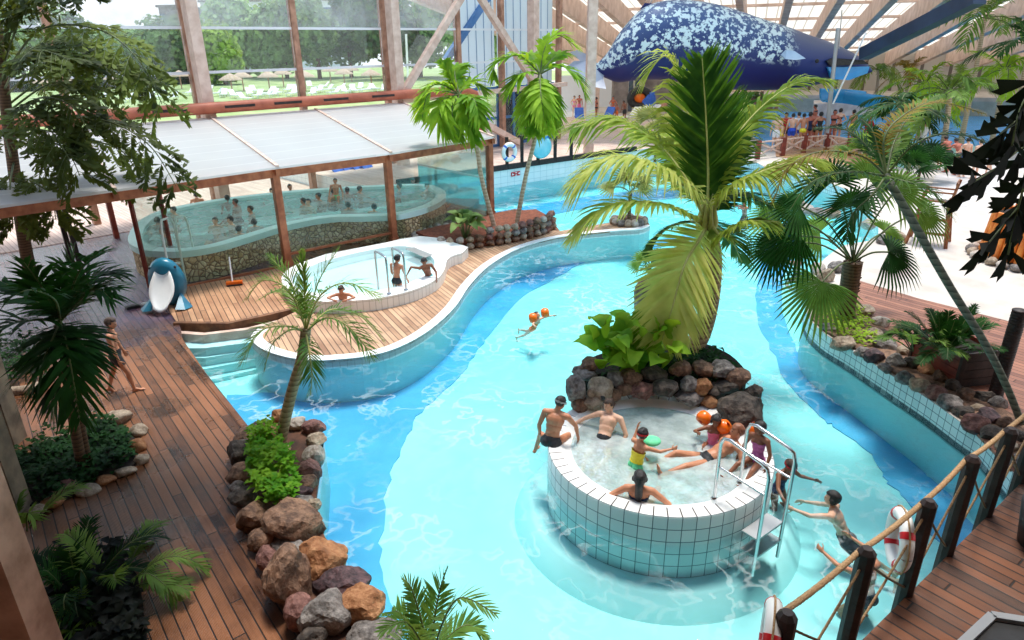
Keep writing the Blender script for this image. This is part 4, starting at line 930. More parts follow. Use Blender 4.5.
# terracotta duct along the facade
dt = thing('air_duct', 'terracotta coloured round duct running along the big windows', 'duct', fac(0, -.35, 3.9))
q = [fac(u, -.5, 3.92) for u in (-18, -9, 0, 9, 12.6)] + [fac(13.2, -.5, 3.7), fac(13.5, -.5, 3.1), fac(13.55, -.5, 2.0), fac(13.55, -.5, .62)]
MB().tube(q, .21, 16).build('pipe', M['duct'], dt)
for u in (-16, -13, -7, -4.5, -1.6, 1.0, 3.0, 5.2, 7.6):
    c = fac(u, -.70, 3.94); MB().box(c, (1.2, .03, .1), A44).build('grille', M['wood_post'], dt)
# braces and cross beam
for k, (a, b_, w) in enumerate((((404, 92), (462, -4), .3), ((478, -6), (536, 86), .3), ((438, 98), (520, 143), .3), ((402, 101), (566, 84), .22))):
    def onf(p, v=-.2):
        r = ray(*p); nrm = V((-.69, .72, 0)); o_ = V((0, 0, H)); c_ = fac(0, v); t = (c_ - o_).dot(nrm) / r.dot(nrm); return o_ + r * t
    tag(MB().beam(onf(a), onf(b_), w, w).build('brace_beam' if k < 3 else 'cross_beam', M['wood_pale']), ('pale diagonal brace rising from the wide column above the annex roof', 'pale diagonal brace descending to the drooping palm crown', 'short diagonal brace under the cross beam near the bent duct', 'pale horizontal beam crossing behind the two thin palms')[k], 'beam')
# translucent gable wall with a blue edge beam, blue framed glazing below
for k, (u0, u1) in enumerate(((13.5, 16.3), (16.5, 20.9))):
    pane('wall_gable' + ('.001' if k else ''), fac(u0, 1.3), fac(u1, 1.3), 3.9, 13, M['gable'])
struct(MB().beam(onf((446, 60), 1.2), onf((490, -6), 1.2), .3, .3).build('trim_10', M['blueframe']))
for k, u in enumerate((13.6, 14.9, 16.4, 17.6, 18.8, 20.9)): gx(MB().box(fac(u, 1.2, 2.2), (.14, .14, 3.4), A44).build('window_frame' + ('.%03d' % k if k else ''), M['blueframe']))
for z in (.7, 2.2, 3.8): gx(MB().beam(fac(13.6, 1.2, z), fac(20.9, 1.2, z), .12, .14).build('window_rail.%03d' % int(z * 10), M['blueframe']))
pane('window_40', fac(13.7, 1.2), fac(20.8, 1.2), .7, 3.8, M['glass'])
# ============================================================ HALL ROOF (far right)
ra = V((.33, .93, -.125)).normalized(); pe = V((.94, -.33, 0)).normalized(); rn = pe.cross(ra).normalized()
if rn.z < 0: rn = -rn
E0 = atY(881, 58, 84)
def onroof(px, py, off=0):
    r = ray(px, py); o_ = V((0, 0, H)); c_ = E0 + rn * off; t = (c_ - o_).dot(rn) / r.dot(rn); return o_ + r * t
b2 = onroof(782, 29); b3 = onroof(815, 37)
s2 = (b2 - E0).dot(pe); s3 = (b3 - E0).dot(pe); sp_ = max(2.5, abs(s3 - s2))
Lr = 52
k = 0
for i in range(-24, 16):
    s_ = s2 + i * sp_
    if s_ < -40 or s_ > 60: continue
    a = E0 + pe * s_ + ra * 6; b_ = E0 + pe * s_ - ra * Lr
    gx(MB().beam(a, b_, .5, 1.5, up=rn).build('beam_roof' + ('.%03d' % k if k else ''), M['rafter'])); k += 1
k = 0
for t in range(-4, Lr, 7):
    a = E0 + pe * -40 - ra * t + rn * .8; b_ = E0 + pe * 60 - ra * t + rn * .8
    gx(MB().beam(a, b_, .14, .22, up=rn).build('beam_purlin' + ('.%03d' % k if k else ''), M['rafter'])); k += 1
a = E0 + pe * -40 + ra * 6 + rn * 1.05; b_ = E0 + pe * 60 + ra * 6 + rn * 1.05; c_ = b_ - ra * (Lr + 6); d_ = a - ra * (Lr + 6)
gx(MB().add([a, b_, c_, d_], [(0, 1, 2, 3)]).build('ceiling_hall', M['roofsheet']))
# far end wall under the eaves: columns, hedge-high planting stands before it
ew = at(850, 84, .3)
pane('wall_far_end', E0 + pe * -25 + ra * 2, E0 + pe * 60 + ra * 2, -.5, E0.z + .8, M['sheet_end'] if 'sheet_end' in M else sheetmat('sheet_end', srgb(206, 200, 190), .3, 3.0, math.atan2(pe.y, pe.x), srgb(120, 110, 100), 0, .12))
# ============================================================ PLANTS
def prof(t, a=.55): return max(.0, math.sin(PI * min(1, max(0, .06 + .93 * t)))) ** a
def leaflet(mb, b, d, nrm, L, w, droop, seg=3, m=0, tip=.06):
    side = d.cross(nrm)
    if side.length < 1e-5: return
    side.normalize(); vs = []
    W = (.45, 1.0, .72, tip) if seg == 3 else (.5, .9, tip)
    for i in range(seg + 1):
        t = i / seg
        c = b + d * (L * t) - V((0, 0, 1)) * (droop * L * t * t)
        vs += [c - side * (w * W[i]), c + side * (w * W[i])]
    mb.add(vs, [(2 * i, 2 * i + 1, 2 * i + 3, 2 * i + 2) for i in range(seg)], m)
def frond(parent, pts, L, mt, n=40, w=.03, droop=.35, nrm=None, ang=50, name='frond', rr=.022, rmat='rachis', start=.12, lift=.25, jit=.12):
    """pinnate palm frond along pts (3-D); nrm = direction its upper side faces"""
    P = spl(pts, 10); mb = MB(); N = len(P)
    mb.tube(P, [rr * (1 - .85 * i / (N - 1)) + .003 for i in range(N)], 5, 1)
    cum = [0]
    for i in range(1, N): cum.append(cum[-1] + (P[i] - P[i - 1]).length)
    for k in range(n):
        t = start + (1 - start) * (k + .5) / n
        s = t * cum[-1]; i = 0
        while i < N - 2 and cum[i + 1] < s: i += 1
        f = (s - cum[i]) / max(1e-6, cum[i + 1] - cum[i]); c = P[i].lerp(P[i + 1], f); T = (P[i + 1] - P[i]).normalized()
        up = V(nrm) if nrm is not None else V((0, 0, 1))
        up = (up - T * up.dot(T))
        if up.length < 1e-3: up = V((0, -1, .3)) - T * V((0, -1, .3)).dot(T)
        up.normalize(); S = T.cross(up).normalized()
        a = math.radians(ang * (1 - .45 * t) + 6)
        LL = L * prof((t - start) / (1 - start)) 
        for sg in (-1, 1):
            d = (S * sg * math.sin(a) + T * math.cos(a) + up * lift)
            d = (d + V((R.uniform(-1, 1), R.uniform(-1, 1), R.uniform(-1, 1))) * jit).normalized()
            leaflet(mb, c, d, up, LL * R.uniform(.85, 1.08), w * (.5 + .5 * prof(t)), droop * R.uniform(.7, 1.3))
    return mb.build(name, [M[mt], M[rmat]], parent)
def px3(c, lst):
    """points given as image position + distance offset from the plant's own distance"""
    return [atY(x, y, c.y + dy) for x, y, dy in lst]
def trunk(parent, pts, r0, r1, mt='trunk', n=10, bulge=1.3):
    P = spl(pts, 6); N = len(P)
    return MB().tube(P, [(r0 * (1 + (bulge - 1) * max(0, 1 - 6 * i / N))) * (1 - i / (N - 1)) + r1 * i / (N - 1) for i in range(N)], n).build('trunk', M[mt], parent)
def fan(parent, crown, hub, d, nrm, Rr, mt='leaf_mid', n=28, spread=225, droop=.42, name='fan_leaf', rmat='rachis_dark', pr=.02):
    mb = MB(); d = V(d).normalized(); nrm = V(nrm); nrm = (nrm - d * nrm.dot(d)).normalized(); S = d.cross(nrm)
    mid = (crown + hub) / 2 + V((0, 0, .12 * (hub - crown).length))
    mb.tube(spl([crown, mid, hub], 5), pr, 5, 1)
    for k in range(n):
        a = math.radians(spread) * ((k + .5) / n - .5); hw = math.radians(spread) / n * .5
        rad = Rr * (1 - .25 * abs(a / PI)) * R.uniform(.92, 1.05)
        def P(r, aa, lift=0):
            q = hub + (d * math.cos(aa) + S * math.sin(aa)) * r + nrm * (lift - .10 * r * 0)
            return q - V((0, 0, 1)) * (droop * r * r / Rr)
        z = .012 * Rr
        a1, a2 = a - hw, a + hw
        v = [hub, P(rad * .3, a1, -z), P(rad * .3, a, z), P(rad * .3, a2, -z), P(rad * .5, a1, -z), P(rad * .5, a, z * 2), P(rad * .5, a2, -z), P(rad * .78, a - hw * .5, 0), P(rad * .78, a + hw * .5, 0), P(rad, a + R.uniform(-.3, .3) * hw, -droop * .15 * Rr)]
        mb.add(v, [(0, 1, 2), (0, 2, 3), (1, 4, 5, 2), (2, 5, 6, 3), (4, 7, 8, 6, 5), (7, 9, 8)], 0)
    return mb.build(name, [M[mt], M[rmat]], parent)
def blade(mb, b, d, nrm, L, w, curl=.4, m=0, n=6, ruff=0):
    d = V(d).normalized(); nrm = V(nrm); nrm = (nrm - d * nrm.dot(d)).normalized(); s = d.cross(nrm); vs = []
    for i in range(n + 1):
        t = i / n; c = b + d * (L * t) + nrm * (L * .12 * math.sin(PI * t)) - V((0, 0, 1)) * (curl * L * t * t)
        ww = w * (math.sin(PI * (.08 + .9 * t)) ** .7) * (1 if i < n else .1)
        z = nrm * (ww * .25 + ruff * R.uniform(-1, 1) * w)
        vs += [c - s * ww + z, c, c + s * ww + z]
    fs = []
    for i in range(n):
        a = 3 * i; fs += [(a, a + 1, a + 4, a + 3), (a + 1, a + 2, a + 5, a + 4)]
    mb.add(vs, fs, m, smooth=True)
def bigleaf(name, label, c, n, L, w, mt, spread=.9, el=(20, 70), group=None, cat='plant', stem=.25, ruff=0):
    t = thing(name, label, cat, c, group)
    for k in range(n):
        g = 2 * PI * k / n * 1.618 * 1.0 + R.uniform(-.3, .3); e = math.radians(R.uniform(*el)); mb = MB()
        hd = V((math.cos(g), math.sin(g), 0)); b0 = c + hd * R.uniform(0, .12) ; st = b0 + hd * (spread * R.uniform(.1, .5)) * math.cos(e) + V((0, 0, stem * R.uniform(.7, 1.6) + spread * .3 * math.sin(e)))
        mb.tube([b0, (b0 + st) / 2 + V((0, 0, .05)), st], .010, 4, 1)
        blade(mb, st, hd * math.cos(e) + V((0, 0, math.sin(e))), V((0, 0, 1)) * math.cos(e) - hd * math.sin(e) + V((0, -.3, 0)), L * R.uniform(.7, 1.1), w * R.uniform(.8, 1.1), R.uniform(.3, .8), 0, ruff=ruff)
        mb.build('leaf', [M[mt], M['rachis_dark']], t)
    return t
def groundcover(name, label, poly, z, n, mt, size=.06, h=.12):
    """small loose leaves over an area nobody could count"""
    P = [V((p[0], p[1])) for p in poly]; xs = [p.x for p in P]; ys = [p.y for p in P]; mb = MB(); k = 0
    def inside(x, y):
        c = False; j = len(P) - 1
        for i in range(len(P)):
            if (P[i].y > y) != (P[j].y > y) and x < (P[j].x - P[i].x) * (y - P[i].y) / (P[j].y - P[i].y) + P[i].x: c = not c
            j = i
        return c
    tries = 0
    while k < n and tries < n * 20:
        tries += 1; x = R.uniform(min(xs), max(xs)); y = R.uniform(min(ys), max(ys))
        if not inside(x, y): continue
        k += 1; g = R.uniform(0, 2 * PI); b = V((x, y, z + h * R.random() * (0.4 + noise.noise((x * 2, y * 2, 0)) + .6)))
        blade(mb, b, (math.cos(g), math.sin(g), R.uniform(.1, .9)), (0, 0, 1), size * R.uniform(.7, 1.5), size * .4, .3, n=2)
    return tag(mb.build(name, M[mt]), label, 'plants', kind='stuff')
def autopalm(t, C, n, L, leafL, mt, droop=(.2, .9), el=(0, 75), w=.03, leafdroop=.4, seed=1, az=None, nl=28, rmat='rachis', rr=.015):
    r = random.Random(seed)
    for k in range(n):
        g = (2 * PI * k / n + r.uniform(-.3, .3)) if az is None else az[k % len(az)] + r.uniform(-.2, .2)
        e = math.radians(r.uniform(*el)); hd = V((math.cos(g), math.sin(g), 0)); LL = L * r.uniform(.8, 1.1); dr = r.uniform(*droop)
        pts = []
        for i in range(5):
            s = i / 4; pts.append(C + hd * (LL * s * math.cos(e)) + V((0, 0, LL * (s * math.sin(e) - dr * s * s))))
        frond(t, pts, leafL, mt, nl, w, leafdroop, rmat=rmat, rr=rr)
# ---- P1 big coconut palm on the island
IZ = .6
b = at(690, 352, IZ)
p1 = thing('coconut_palm', 'large coconut palm with arching fronds on the rock island behind the round tub', 'palm', b)
C = atY(707, 222, b.y + .5)
trunk(p1, [b - V((0, 0, .3)), b, atY(701, 334, b.y + .15), atY(710, 300, b.y + .3), atY(713, 258, b.y + .45), C], .20, .15, bulge=1.25)
CC = b.copy(); CC.y = b.y + .5
def pf(lst, **k): return frond(p1, px3(CC, lst), **k)
K = dict(n=84, w=.036, rr=.035)
pf([(707, 218, 0), (708, 175, .15), (706, 120, .1), (702, 58, -.2)], L=1.05, mt='leaf_coco_dark', nrm=(0, -1, .25), droop=.0, ang=46, lift=.1, start=.1, **K)
pf([(706, 218, 0), (690, 185, .4), (656, 142, .8), (613, 120, .9), (573, 128, .6)], L=1.3, mt='leaf_coco', droop=.55, **K)
pf([(705, 220, 0), (690, 192, -.3), (658, 168, -.6), (612, 157, -.8), (572, 184, -.9)], L=1.15, mt='leaf_pale', droop=.6, **K)
pf([(703, 224, 0), (682, 212, -.6), (654, 203, -1.0), (607, 206, -1.3), (568, 242, -1.4)], L=.7, mt='leaf_pale', droop=.45, **K)
pf([(706, 215, 0), (694, 160, .8), (683, 90, 1.3), (666, 56, 1.4), (645, 78, 1.4)], L=1.15, mt='leaf_coco', droop=.5, ang=60, **K)
pf([(709, 216, 0), (716, 178, .2), (728, 148, .4), (760, 109, .6), (797, 83, .6), (832, 80, .5)], L=.95, mt='leaf_coco', droop=.55, **K)
pf([(710, 217, 0), (726, 192, -.2), (752, 176, -.4), (792, 162, -.5), (822, 160, -.6)], L=1.0, mt='leaf_coco', droop=.65, **K)
pf([(710, 219, 0), (722, 200, .5), (742, 194, .9), (770, 205, 1.1)], L=.95, mt='leaf_coco_dark', droop=.5, **K)
pf([(707, 226, 0), (697, 243, -.7), (684, 266, -1.1), (671, 312, -1.4), (662, 340, -1.4)], L=1.02, mt='leaf_pale', nrm=(-.1, -1, .5), droop=.12, ang=52, lift=.05, start=.04, **K)
pf([(704, 224, 0), (686, 222, .5), (664, 231, .8), (646, 254, .8)], L=.4, mt='leaf_coco_dark', droop=.35, **K)
pf([(710, 222, 0), (722, 236, -.5), (746, 222, -.9), (778, 222, -1.0)], L=.55, mt='leaf_coco', droop=.6, **K)
pf([(708, 216, 0), (690, 170, 1.0), (668, 140, 1.6), (640, 130, 2.0)], L=1.0, mt='leaf_coco', droop=.6, **K)
pf([(709, 215, 0), (725, 160, .9), (738, 120, 1.4), (748, 95, 1.5)], L=.9, mt='leaf_coco_dark', droop=.35, **K)
pf([(709, 217, 0), (716, 225, .6), (730, 236, 1.2), (742, 262, 1.4)], L=.7, mt='leaf_coco_dark', droop=.3, **K)
mb = MB()
for k in range(9):
    g = 2 * PI * k / 9; a = C + V((math.cos(g), math.sin(g), 0)) * .13 - V((0, 0, .35)); mb.tube([a, C + V((math.cos(g) * .16, math.sin(g) * .16, 0)), C + V((math.cos(g) * .1, math.sin(g) * .1, .35))], [.03, .05, .02], 6)
mb.build('leaf_bases', M['rachis'], p1)
# ---- P2 slender palm in the stone bed by the path
b = at(281, 440, .25)
p2 = thing('date_palm', 'slender leaning palm with sparse feathery fronds in the boulder bed', 'palm', b)
trunk(p2, [b - V((0, 0, .2)), b, atY(291, 395, b.y), atY(302, 357, b.y), atY(306, 328, b.y)], .095, .075, bulge=1.5)
K = dict(mt='leaf_mid', n=34, w=.012, rr=.013, jit=.2)
for l, LL, kw in (([(306, 330, 0), (304, 285, -.05), (302, 250, -.1)], .28, dict(nrm=(0, -1, .2), ang=24, droop=0)), ([(306, 330, 0), (291, 283, 0), (268, 255, .1)], .4, dict(ang=36)), ([(306, 330, 0), (318, 283, .1), (340, 246, .2)], .4, dict(ang=40)),
                  ([(306, 330, 0), (320, 296, -.2), (347, 283, -.3), (380, 297, -.4)], .4, {}), ([(306, 330, 0), (290, 292, -.2), (264, 280, -.3), (246, 300, -.3)], .38, {}), ([(306, 332, 0), (285, 326, -.3), (258, 333, -.5), (240, 366, -.6)], .4, {}), ([(306, 332, 0), (290, 330, .3), (272, 345, .5), (264, 372, .5)], .35, {}),
                  ([(306, 332, 0), (326, 318, -.3), (350, 328, -.5), (374, 358, -.6)], .4, {}), ([(306, 332, 0), (330, 310, .3), (360, 316, .5), (384, 342, .6)], .36, {}), ([(306, 333, 0), (309, 350, -.5), (312, 375, -.6), (310, 396, -.6)], .3, {}), ([(306, 330, 0), (296, 300, .5), (280, 290, .8), (258, 300, 1.0)], .35, {})):
    kw = dict(dict(droop=.3), **kw); frond(p2, px3(b, l), LL, **dict(K, **kw))
# ---- P3 two thin palms in the stone bed by the annex corner
def featherpalm(label, base_px, z, tr, crown, frs, mt='leaf_bright', L=.75, tm='trunk_pale', r=.09):
    b = at(*base_px, z); t = thing('feather_palm', label, 'palm', b)
    trunk(t, [b - V((0, 0, .15)), b] + [atY(x, y, b.y) for x, y in tr] + [atY(crown[0], crown[1], b.y)], r, r * .7, tm, bulge=1.5)
    for l in frs:
        frond(t, px3(b, [(crown[0], crown[1], 0)] + l), L, mt, 30, .075, .35, ang=48, rr=.03, rmat='rachis_dark', jit=.2)
featherpalm('thin pale trunked palm with drooping bright fronds at the annex corner post', (494, 226), .3, [(482, 180), (475, 140)], (459, 94),
            [[(448, 74, 0), (444, 62, .1)], [(436, 84, -.5), (415, 106, -.7)], [(440, 105, -.8), (446, 138, -1.0)], [(466, 110, -.6), (474, 142, -.8)], [(472, 82, .3), (485, 92, .5)], [(430, 92, .4), (422, 118, .6)], [(452, 110, .6), (458, 140, .8)], [(474, 100, -.9), (480, 122, -1.2)], [(455, 70, .6), (468, 66, .9)]])
featherpalm('thin palm with an arched frond and a hanging leaf bunch beside the round blue float', (517, 222), .3, [(526, 175), (537, 128)], (540, 74),
            [[(520, 56, -.2), (497, 62, -.4), (494, 78, -.4)], [(522, 74, -.5), (507, 96, -.7)], [(546, 46, .2), (558, 35, .3), (579, 49, .3)], [(560, 66, -.3), (576, 76, -.5), (585, 96, -.5)], [(538, 92, -.7), (536, 134, -.9)], [(530, 96, -.4), (524, 128, -.5)], [(550, 95, -.4), (556, 126, -.5)], [(545, 94, .6), (546, 132, .7)], [(534, 60, .6), (528, 54, .9)], [(556, 56, .6), (566, 56, .9)], [(541, 96, -1.0), (545, 124, -1.2)]])
# ---- P4 foreground palm left
b = at(82, 466, .1)
p4 = thing('areca_palm', 'dark green palm with broad drooping leaves in the kerbed bed beside the path', 'palm', b)
trunk(p4, [b - V((0, 0, .1)), b, atY(72, 410, b.y), atY(64, 350, b.y), atY(58, 325, b.y)], .085, .06, 'trunk_dark', bulge=1.2)
b_ = at(88, 463, .1); trunk(p4, [b_ - V((0, 0, .1)), b_, atY(78, 410, b_.y), atY(70, 352, b_.y), atY(66, 330, b_.y)], .07, .05, 'trunk_dark', bulge=1.2)
for l in ([(80, 270, -.3), (104, 250, -.5)], [(90, 292, -.2), (118, 290, -.3)], [(92, 290, -.4), (112, 300, -.5)], [(80, 340, -.6), (90, 366, -.8)], [(62, 360, -.9), (52, 410, -1.2)], [(44, 290, -.4), (24, 262, -.6)], [(34, 320, -.6), (2, 330, -.8), (-10, 370, -.9)], [(50, 345, -.9), (28, 395, -1.1)], [(70, 280, .3), (74, 246, .4)], [(35, 300, .4), (2, 282, .6)], [(48, 350, .3), (12, 385, .2)], [(68, 350, -1.0), (80, 420, -1.3)], [(90, 280, .5), (125, 272, .7)], [(55, 300, -.9), (30, 290, -1.4), (5, 300, -1.6)]):
    frond(p4, px3(b, [(60, 322, 0)] + l), .62, 'leaf_dark', 26, .034, .35, rmat='rachis_dark', rr=.016, jit=.2, ang=50)
# ---- P5 fishtail palm top left: bipinnate
def bifrond(t, pts, mt, n=13, L=.72, leaf=.2, name='frond', sub=10, wid=.4):
    P = spl(pts, 8); mb = MB(); N = len(P)
    mb.tube(P, [.022 * (1 - .8 * i / N) + .004 for i in range(N)], 5, 1)
    for k in range(n):
        f = .28 + .70 * k / (n - 1); i = min(N - 2, int(f * (N - 1))); c = P[i]; T = (P[i + 1] - P[i]).normalized()
        up = (V((0, -.2, 1)) - T * T.z).normalized(); S = T.cross(up)
        for sg in (-1, 1):
            d = (S * sg + T * .7 + V((R.uniform(-.2, .2), R.uniform(-.2, .2), R.uniform(-.2, .3)))).normalized(); l2 = L * prof(f * .8, .5) * R.uniform(.7, 1.1)
            e = [c + d * (l2 * q) - V((0, 0, .35 * l2 * q * q)) for q in (0, .35, .7, 1)]
            mb.tube(e, .006, 4, 1)
            for j in range(sub):
                q = .12 + .88 * j / (sub - 1); ii = min(2, int(q * 3)); cc = e[ii].lerp(e[ii + 1], q * 3 - ii)
                for s2 in (-1, 1):
                    dd = (d * .7 + T * s2 * .8 + V((R.uniform(-.4, .4), R.uniform(-.4, .4), R.uniform(-.9, .1)))).normalized()
                    nn = V((R.uniform(-.5, .5), -.6, 1)).normalized(); sd = dd.cross(nn).normalized(); lf = leaf * R.uniform(.7, 1.2); w = lf * wid
                    mb.add([cc, cc + dd * lf * .6 + sd * w * .5, cc + dd * lf + sd * w * .35, cc + dd * lf * .85, cc + dd * lf * 1.05 - sd * w * .4, cc + dd * lf * .55 - sd * w * .5], [(0, 5, 4, 3), (0, 3, 2, 1)], 0)
    return mb.build(name, [M[mt], M['rachis_dark']], t)
b = at(36, 300, 0)
p5 = thing('fishtail_palm', 'tall fishtail palm with ragged leaf sprays in front of the annex roof', 'palm', b)
trunk(p5, [b, atY(24, 240, b.y), atY(14, 170, b.y), atY(5, 100, b.y), atY(-4, 20, b.y)], .16, .11, 'trunk_dark', bulge=1.2)
for l, kw in (([(2, 80, 0), (40, 30, -.5), (100, 30, -.8), (140, 62, -1), (162, 104, -1)], {}), ([(6, 96, 0), (40, 66, -.8), (85, 56, -1.2), (125, 76, -1.4)], {}), ([(8, 112, 0), (50, 84, .3), (90, 88, .6), (110, 112, .7)], {}), ([(8, 122, 0), (60, 118, -.6), (110, 122, -.8), (150, 146, -1), (176, 186, -1)], {}), ([(6, 120, 0), (40, 98, -.8), (70, 105, -1.1), (88, 130, -1.2)], {}),
              ([(2, 70, 0), (20, 20, -.6), (44, -8, -.9), (80, -8, -1)], {}), ([(14, 150, 0), (40, 140, -.7), (66, 150, -1), (80, 176, -1.1)], {}), ([(2, 80, 0), (-10, 30, -.6), (10, -10, -1)], {}), ([(12, 160, 0), (0, 130, -1), (-20, 150, -1.2)], {}), ([(18, 180, 0), (30, 180, -.6), (50, 195, -.9), (56, 220, -1)], {}), ([(4, 90, 0), (20, 60, -1.2), (40, 50, -1.8), (70, 60, -2)], {}), ([(4, 110, 0), (25, 110, -1.2), (50, 130, -1.6), (70, 160, -1.8)], {}),
              ([(8, 105, 0), (60, 70, .5), (120, 64, .9), (150, 86, 1)], {}), ([(2, 80, 0), (30, 50, .6), (70, 36, 1), (95, 50, 1.2)], {}), ([(14, 160, 0), (10, 190, -.8), (16, 225, -1)], {}), ([(8, 125, 0), (70, 135, .4), (120, 150, .7), (140, 178, .8)], {})):
    bifrond(p5, px3(b, l), 'leaf_fish', **kw)
# ---- P6 dark bed bottom left, P7 palm at the bottom edge
def clump(name, label, b, n, L, leafL, mt, seed, el=(35, 85), w=.012, nl=30, droop=(.25, .8)):
    t = thing(name, label, 'palm', b); r = random.Random(seed)
    for k in range(n):
        g = 2 * PI * k / n + r.uniform(-.4, .4); bb = b + V((math.cos(g) * .08, math.sin(g) * .08, 0)); e = math.radians(r.uniform(*el)); hd = V((math.cos(g), math.sin(g), 0)); LL = L * r.uniform(.75, 1.1); dr = r.uniform(*droop)
        frond(t, [bb + hd * (LL * s * math.cos(e)) + V((0, 0, LL * (s * math.sin(e) - dr * s * s * s))) for s in (0, .3, .6, .85, 1)], leafL, mt, nl, w, .3, rmat='rachis_dark', rr=.009, start=.3)
    return t
clump('parlour_palm', 'fine leaved dark palm clump in the shaded bed at the bottom corner', at(80, 600, 0), 13, 1.25, .3, 'leaf_dark', 3)
clump('parlour_palm', 'low palm clump with a long frond reaching over the shaded plank path', at(118, 590, 0), 10, 1.2, .28, 'leaf_mid', 4, (25, 70))
clump('parlour_palm', 'small bright leaved palm clump low in the shaded corner bed', at(75, 640, 0), 9, .6, .2, 'leaf_mid', 5, (30, 80))
clump('parlour_palm', 'single green palm spray overhanging the kerbed bed edge', at(22, 530, 0), 6, .9, .26, 'leaf_mid', 8, (30, 75))
b = atY(436, 668, 3.9)
p7 = thing('kentia_palm', 'green palm with feathery fronds rising over the pool at the bottom edge', 'palm', V((b.x, b.y, 0)))
b0 = V((b.x, b.y, 2.2)); trunk(p7, [V((b.x, b.y, -1.2)), V((b.x, b.y, .6)), atY(430, 700, 3.9)], .06, .04, 'trunk_green')
for l, LL in (([(434, 625, .0), (440, 590, .1), (448, 566, .1)], .22), ([(440, 630, -.2), (460, 598, -.3), (496, 614, -.4)], .25), ([(420, 640, -.1), (404, 622, -.2), (380, 632, -.3)], .25), ([(424, 630, .2), (412, 590, .3), (402, 578, .3)], .2), ([(446, 640, .2), (468, 625, .3), (486, 640, .3)], .22), ([(425, 655, -.3), (400, 640, -.4), (384, 648, -.5)], .2), ([(420, 640, .3), (398, 612, .4), (386, 618, .5)], .2)):
    frond(p7, px3(V((0, 3.9, 0)), [(432, 672, 0)] + l), LL, 'leaf_mid', 34, .013, .15, rr=.008, rmat='rachis_dark', lift=.15)
# ---- P8 fan palm on the east bank
b = at(846, 318, EZ)
p8 = thing('fan_palm', 'stout fan palm with shaggy brown trunk in the planted rock edge', 'palm', b)
C = atY(853, 262, b.y); trunk(p8, [b - V((0, 0, .1)), b, atY(848, 295, b.y), C], .17, .2, 'trunk_dark', bulge=1.1)
mb = MB()
for k in range(60):
    g = R.uniform(0, 2 * PI); z = R.random(); c = b.lerp(C, .25 + .75 * z); hd = V((math.cos(g), math.sin(g), .9)).normalized(); mb.tube([c + hd * .12, c + hd * .26 + V((0, 0, .03))], [.03, .012], 4)
mb.build('leaf_bases', M['trunk_dark'], p8)
for hub, dy, d, nr, Rr, mt in (((822, 282), -.7, (-.5, -.2, -1), (-.3, -1, .6), 1.02, 'leaf_mid'), ((889, 252), -.5, (1, -.1, -.25), (0, -1, .9), .85, 'leaf_dark'), ((921, 212), .4, (1, 0, -.05), (-.1, -1, .7), .75, 'leaf_mid'), ((868, 178), .5, (.4, .2, 1), (0, -1, .3), .95, 'leaf_mid'), ((832, 182), .3, (-.3, .2, 1), (0, -1, .4), .9, 'leaf_dark'),
                               ((800, 206), -.2, (-1, 0, .15), (0, -.7, 1), .95, 'leaf_dark'), ((800, 236), -.4, (-1, -.1, -.25), (0, -1, .8), .95, 'leaf_dark'), ((778, 216), .4, (-1, .1, .1), (0, -.8, .8), .8, 'leaf_mid'), ((896, 190), .2, (.9, 0, .6), (0, -1, .6), .85, 'leaf_mid'), ((820, 232), .6, (-.8, .3, .2), (0, -1, .8), .85, 'leaf_mid'), ((885, 232), .6, (.7, .3, .1), (0, -1, .8), .7, 'leaf_mid'), ((850, 205), -.4, (0, -.3, 1), (0, -1, .2), .8, 'leaf_dark'), ((776, 246), -.3, (-1, -.1, -.4), (0, -1, .8), .8, 'leaf_dark')):
    fan(p8, C, atY(hub[0], hub[1], b.y + dy), d, nr, Rr, mt)
# ---- P9 thin leaning palm crossing the east bank
b = at(1022, 426, EZ)
p9 = thing('leaning_palm', 'thin green stemmed palm leaning far over the planter box and sand', 'palm', b)
C = atY(886, 176, 10.8)
trunk(p9, [b - V((0, 0, .1)), b, atY(1006, 385, b.y + .1), atY(984, 342, b.y + .3), atY(950, 287, b.y + .6), atY(914, 224, b.y + .9), C], .05, .065, 'trunk_green', bulge=1.2)
for l, mt, LL in (([(862, 156, -.2), (820, 152, -.4), (788, 168, -.5), (774, 200, -.5)], 'leaf_olive', .48), ([(884, 140, .2), (900, 118, .4), (935, 102, .5), (986, 114, .5)], 'leaf_olive', .42), ([(910, 148, -.2), (942, 134, -.4), (980, 140, -.5), (1000, 158, -.5)], 'leaf_dark', .5), ([(850, 172, -.5), (812, 182, -.8), (790, 210, -.9)], 'leaf_dark', .45), ([(870, 150, .5), (846, 130, .8), (815, 128, 1)], 'leaf_dark', .45), ([(900, 180, -.5), (930, 190, -.8), (950, 215, -.9)], 'leaf_mid', .45), ([(895, 140, .6), (915, 110, .9), (940, 95, 1.1)], 'leaf_mid', .45), ([(872, 195, -.4), (852, 215, -.6), (846, 240, -.7)], 'leaf_dark', .42), ([(878, 150, .3), (872, 130, .5), (860, 118, .7)], 'leaf_dark', .3)):
    frond(p9, px3(V((0, 10.8, 0)), [(886, 176, 0)] + l), LL, mt, 44, .016, .35, rr=.02, rmat='rachis_dark', jit=.15)
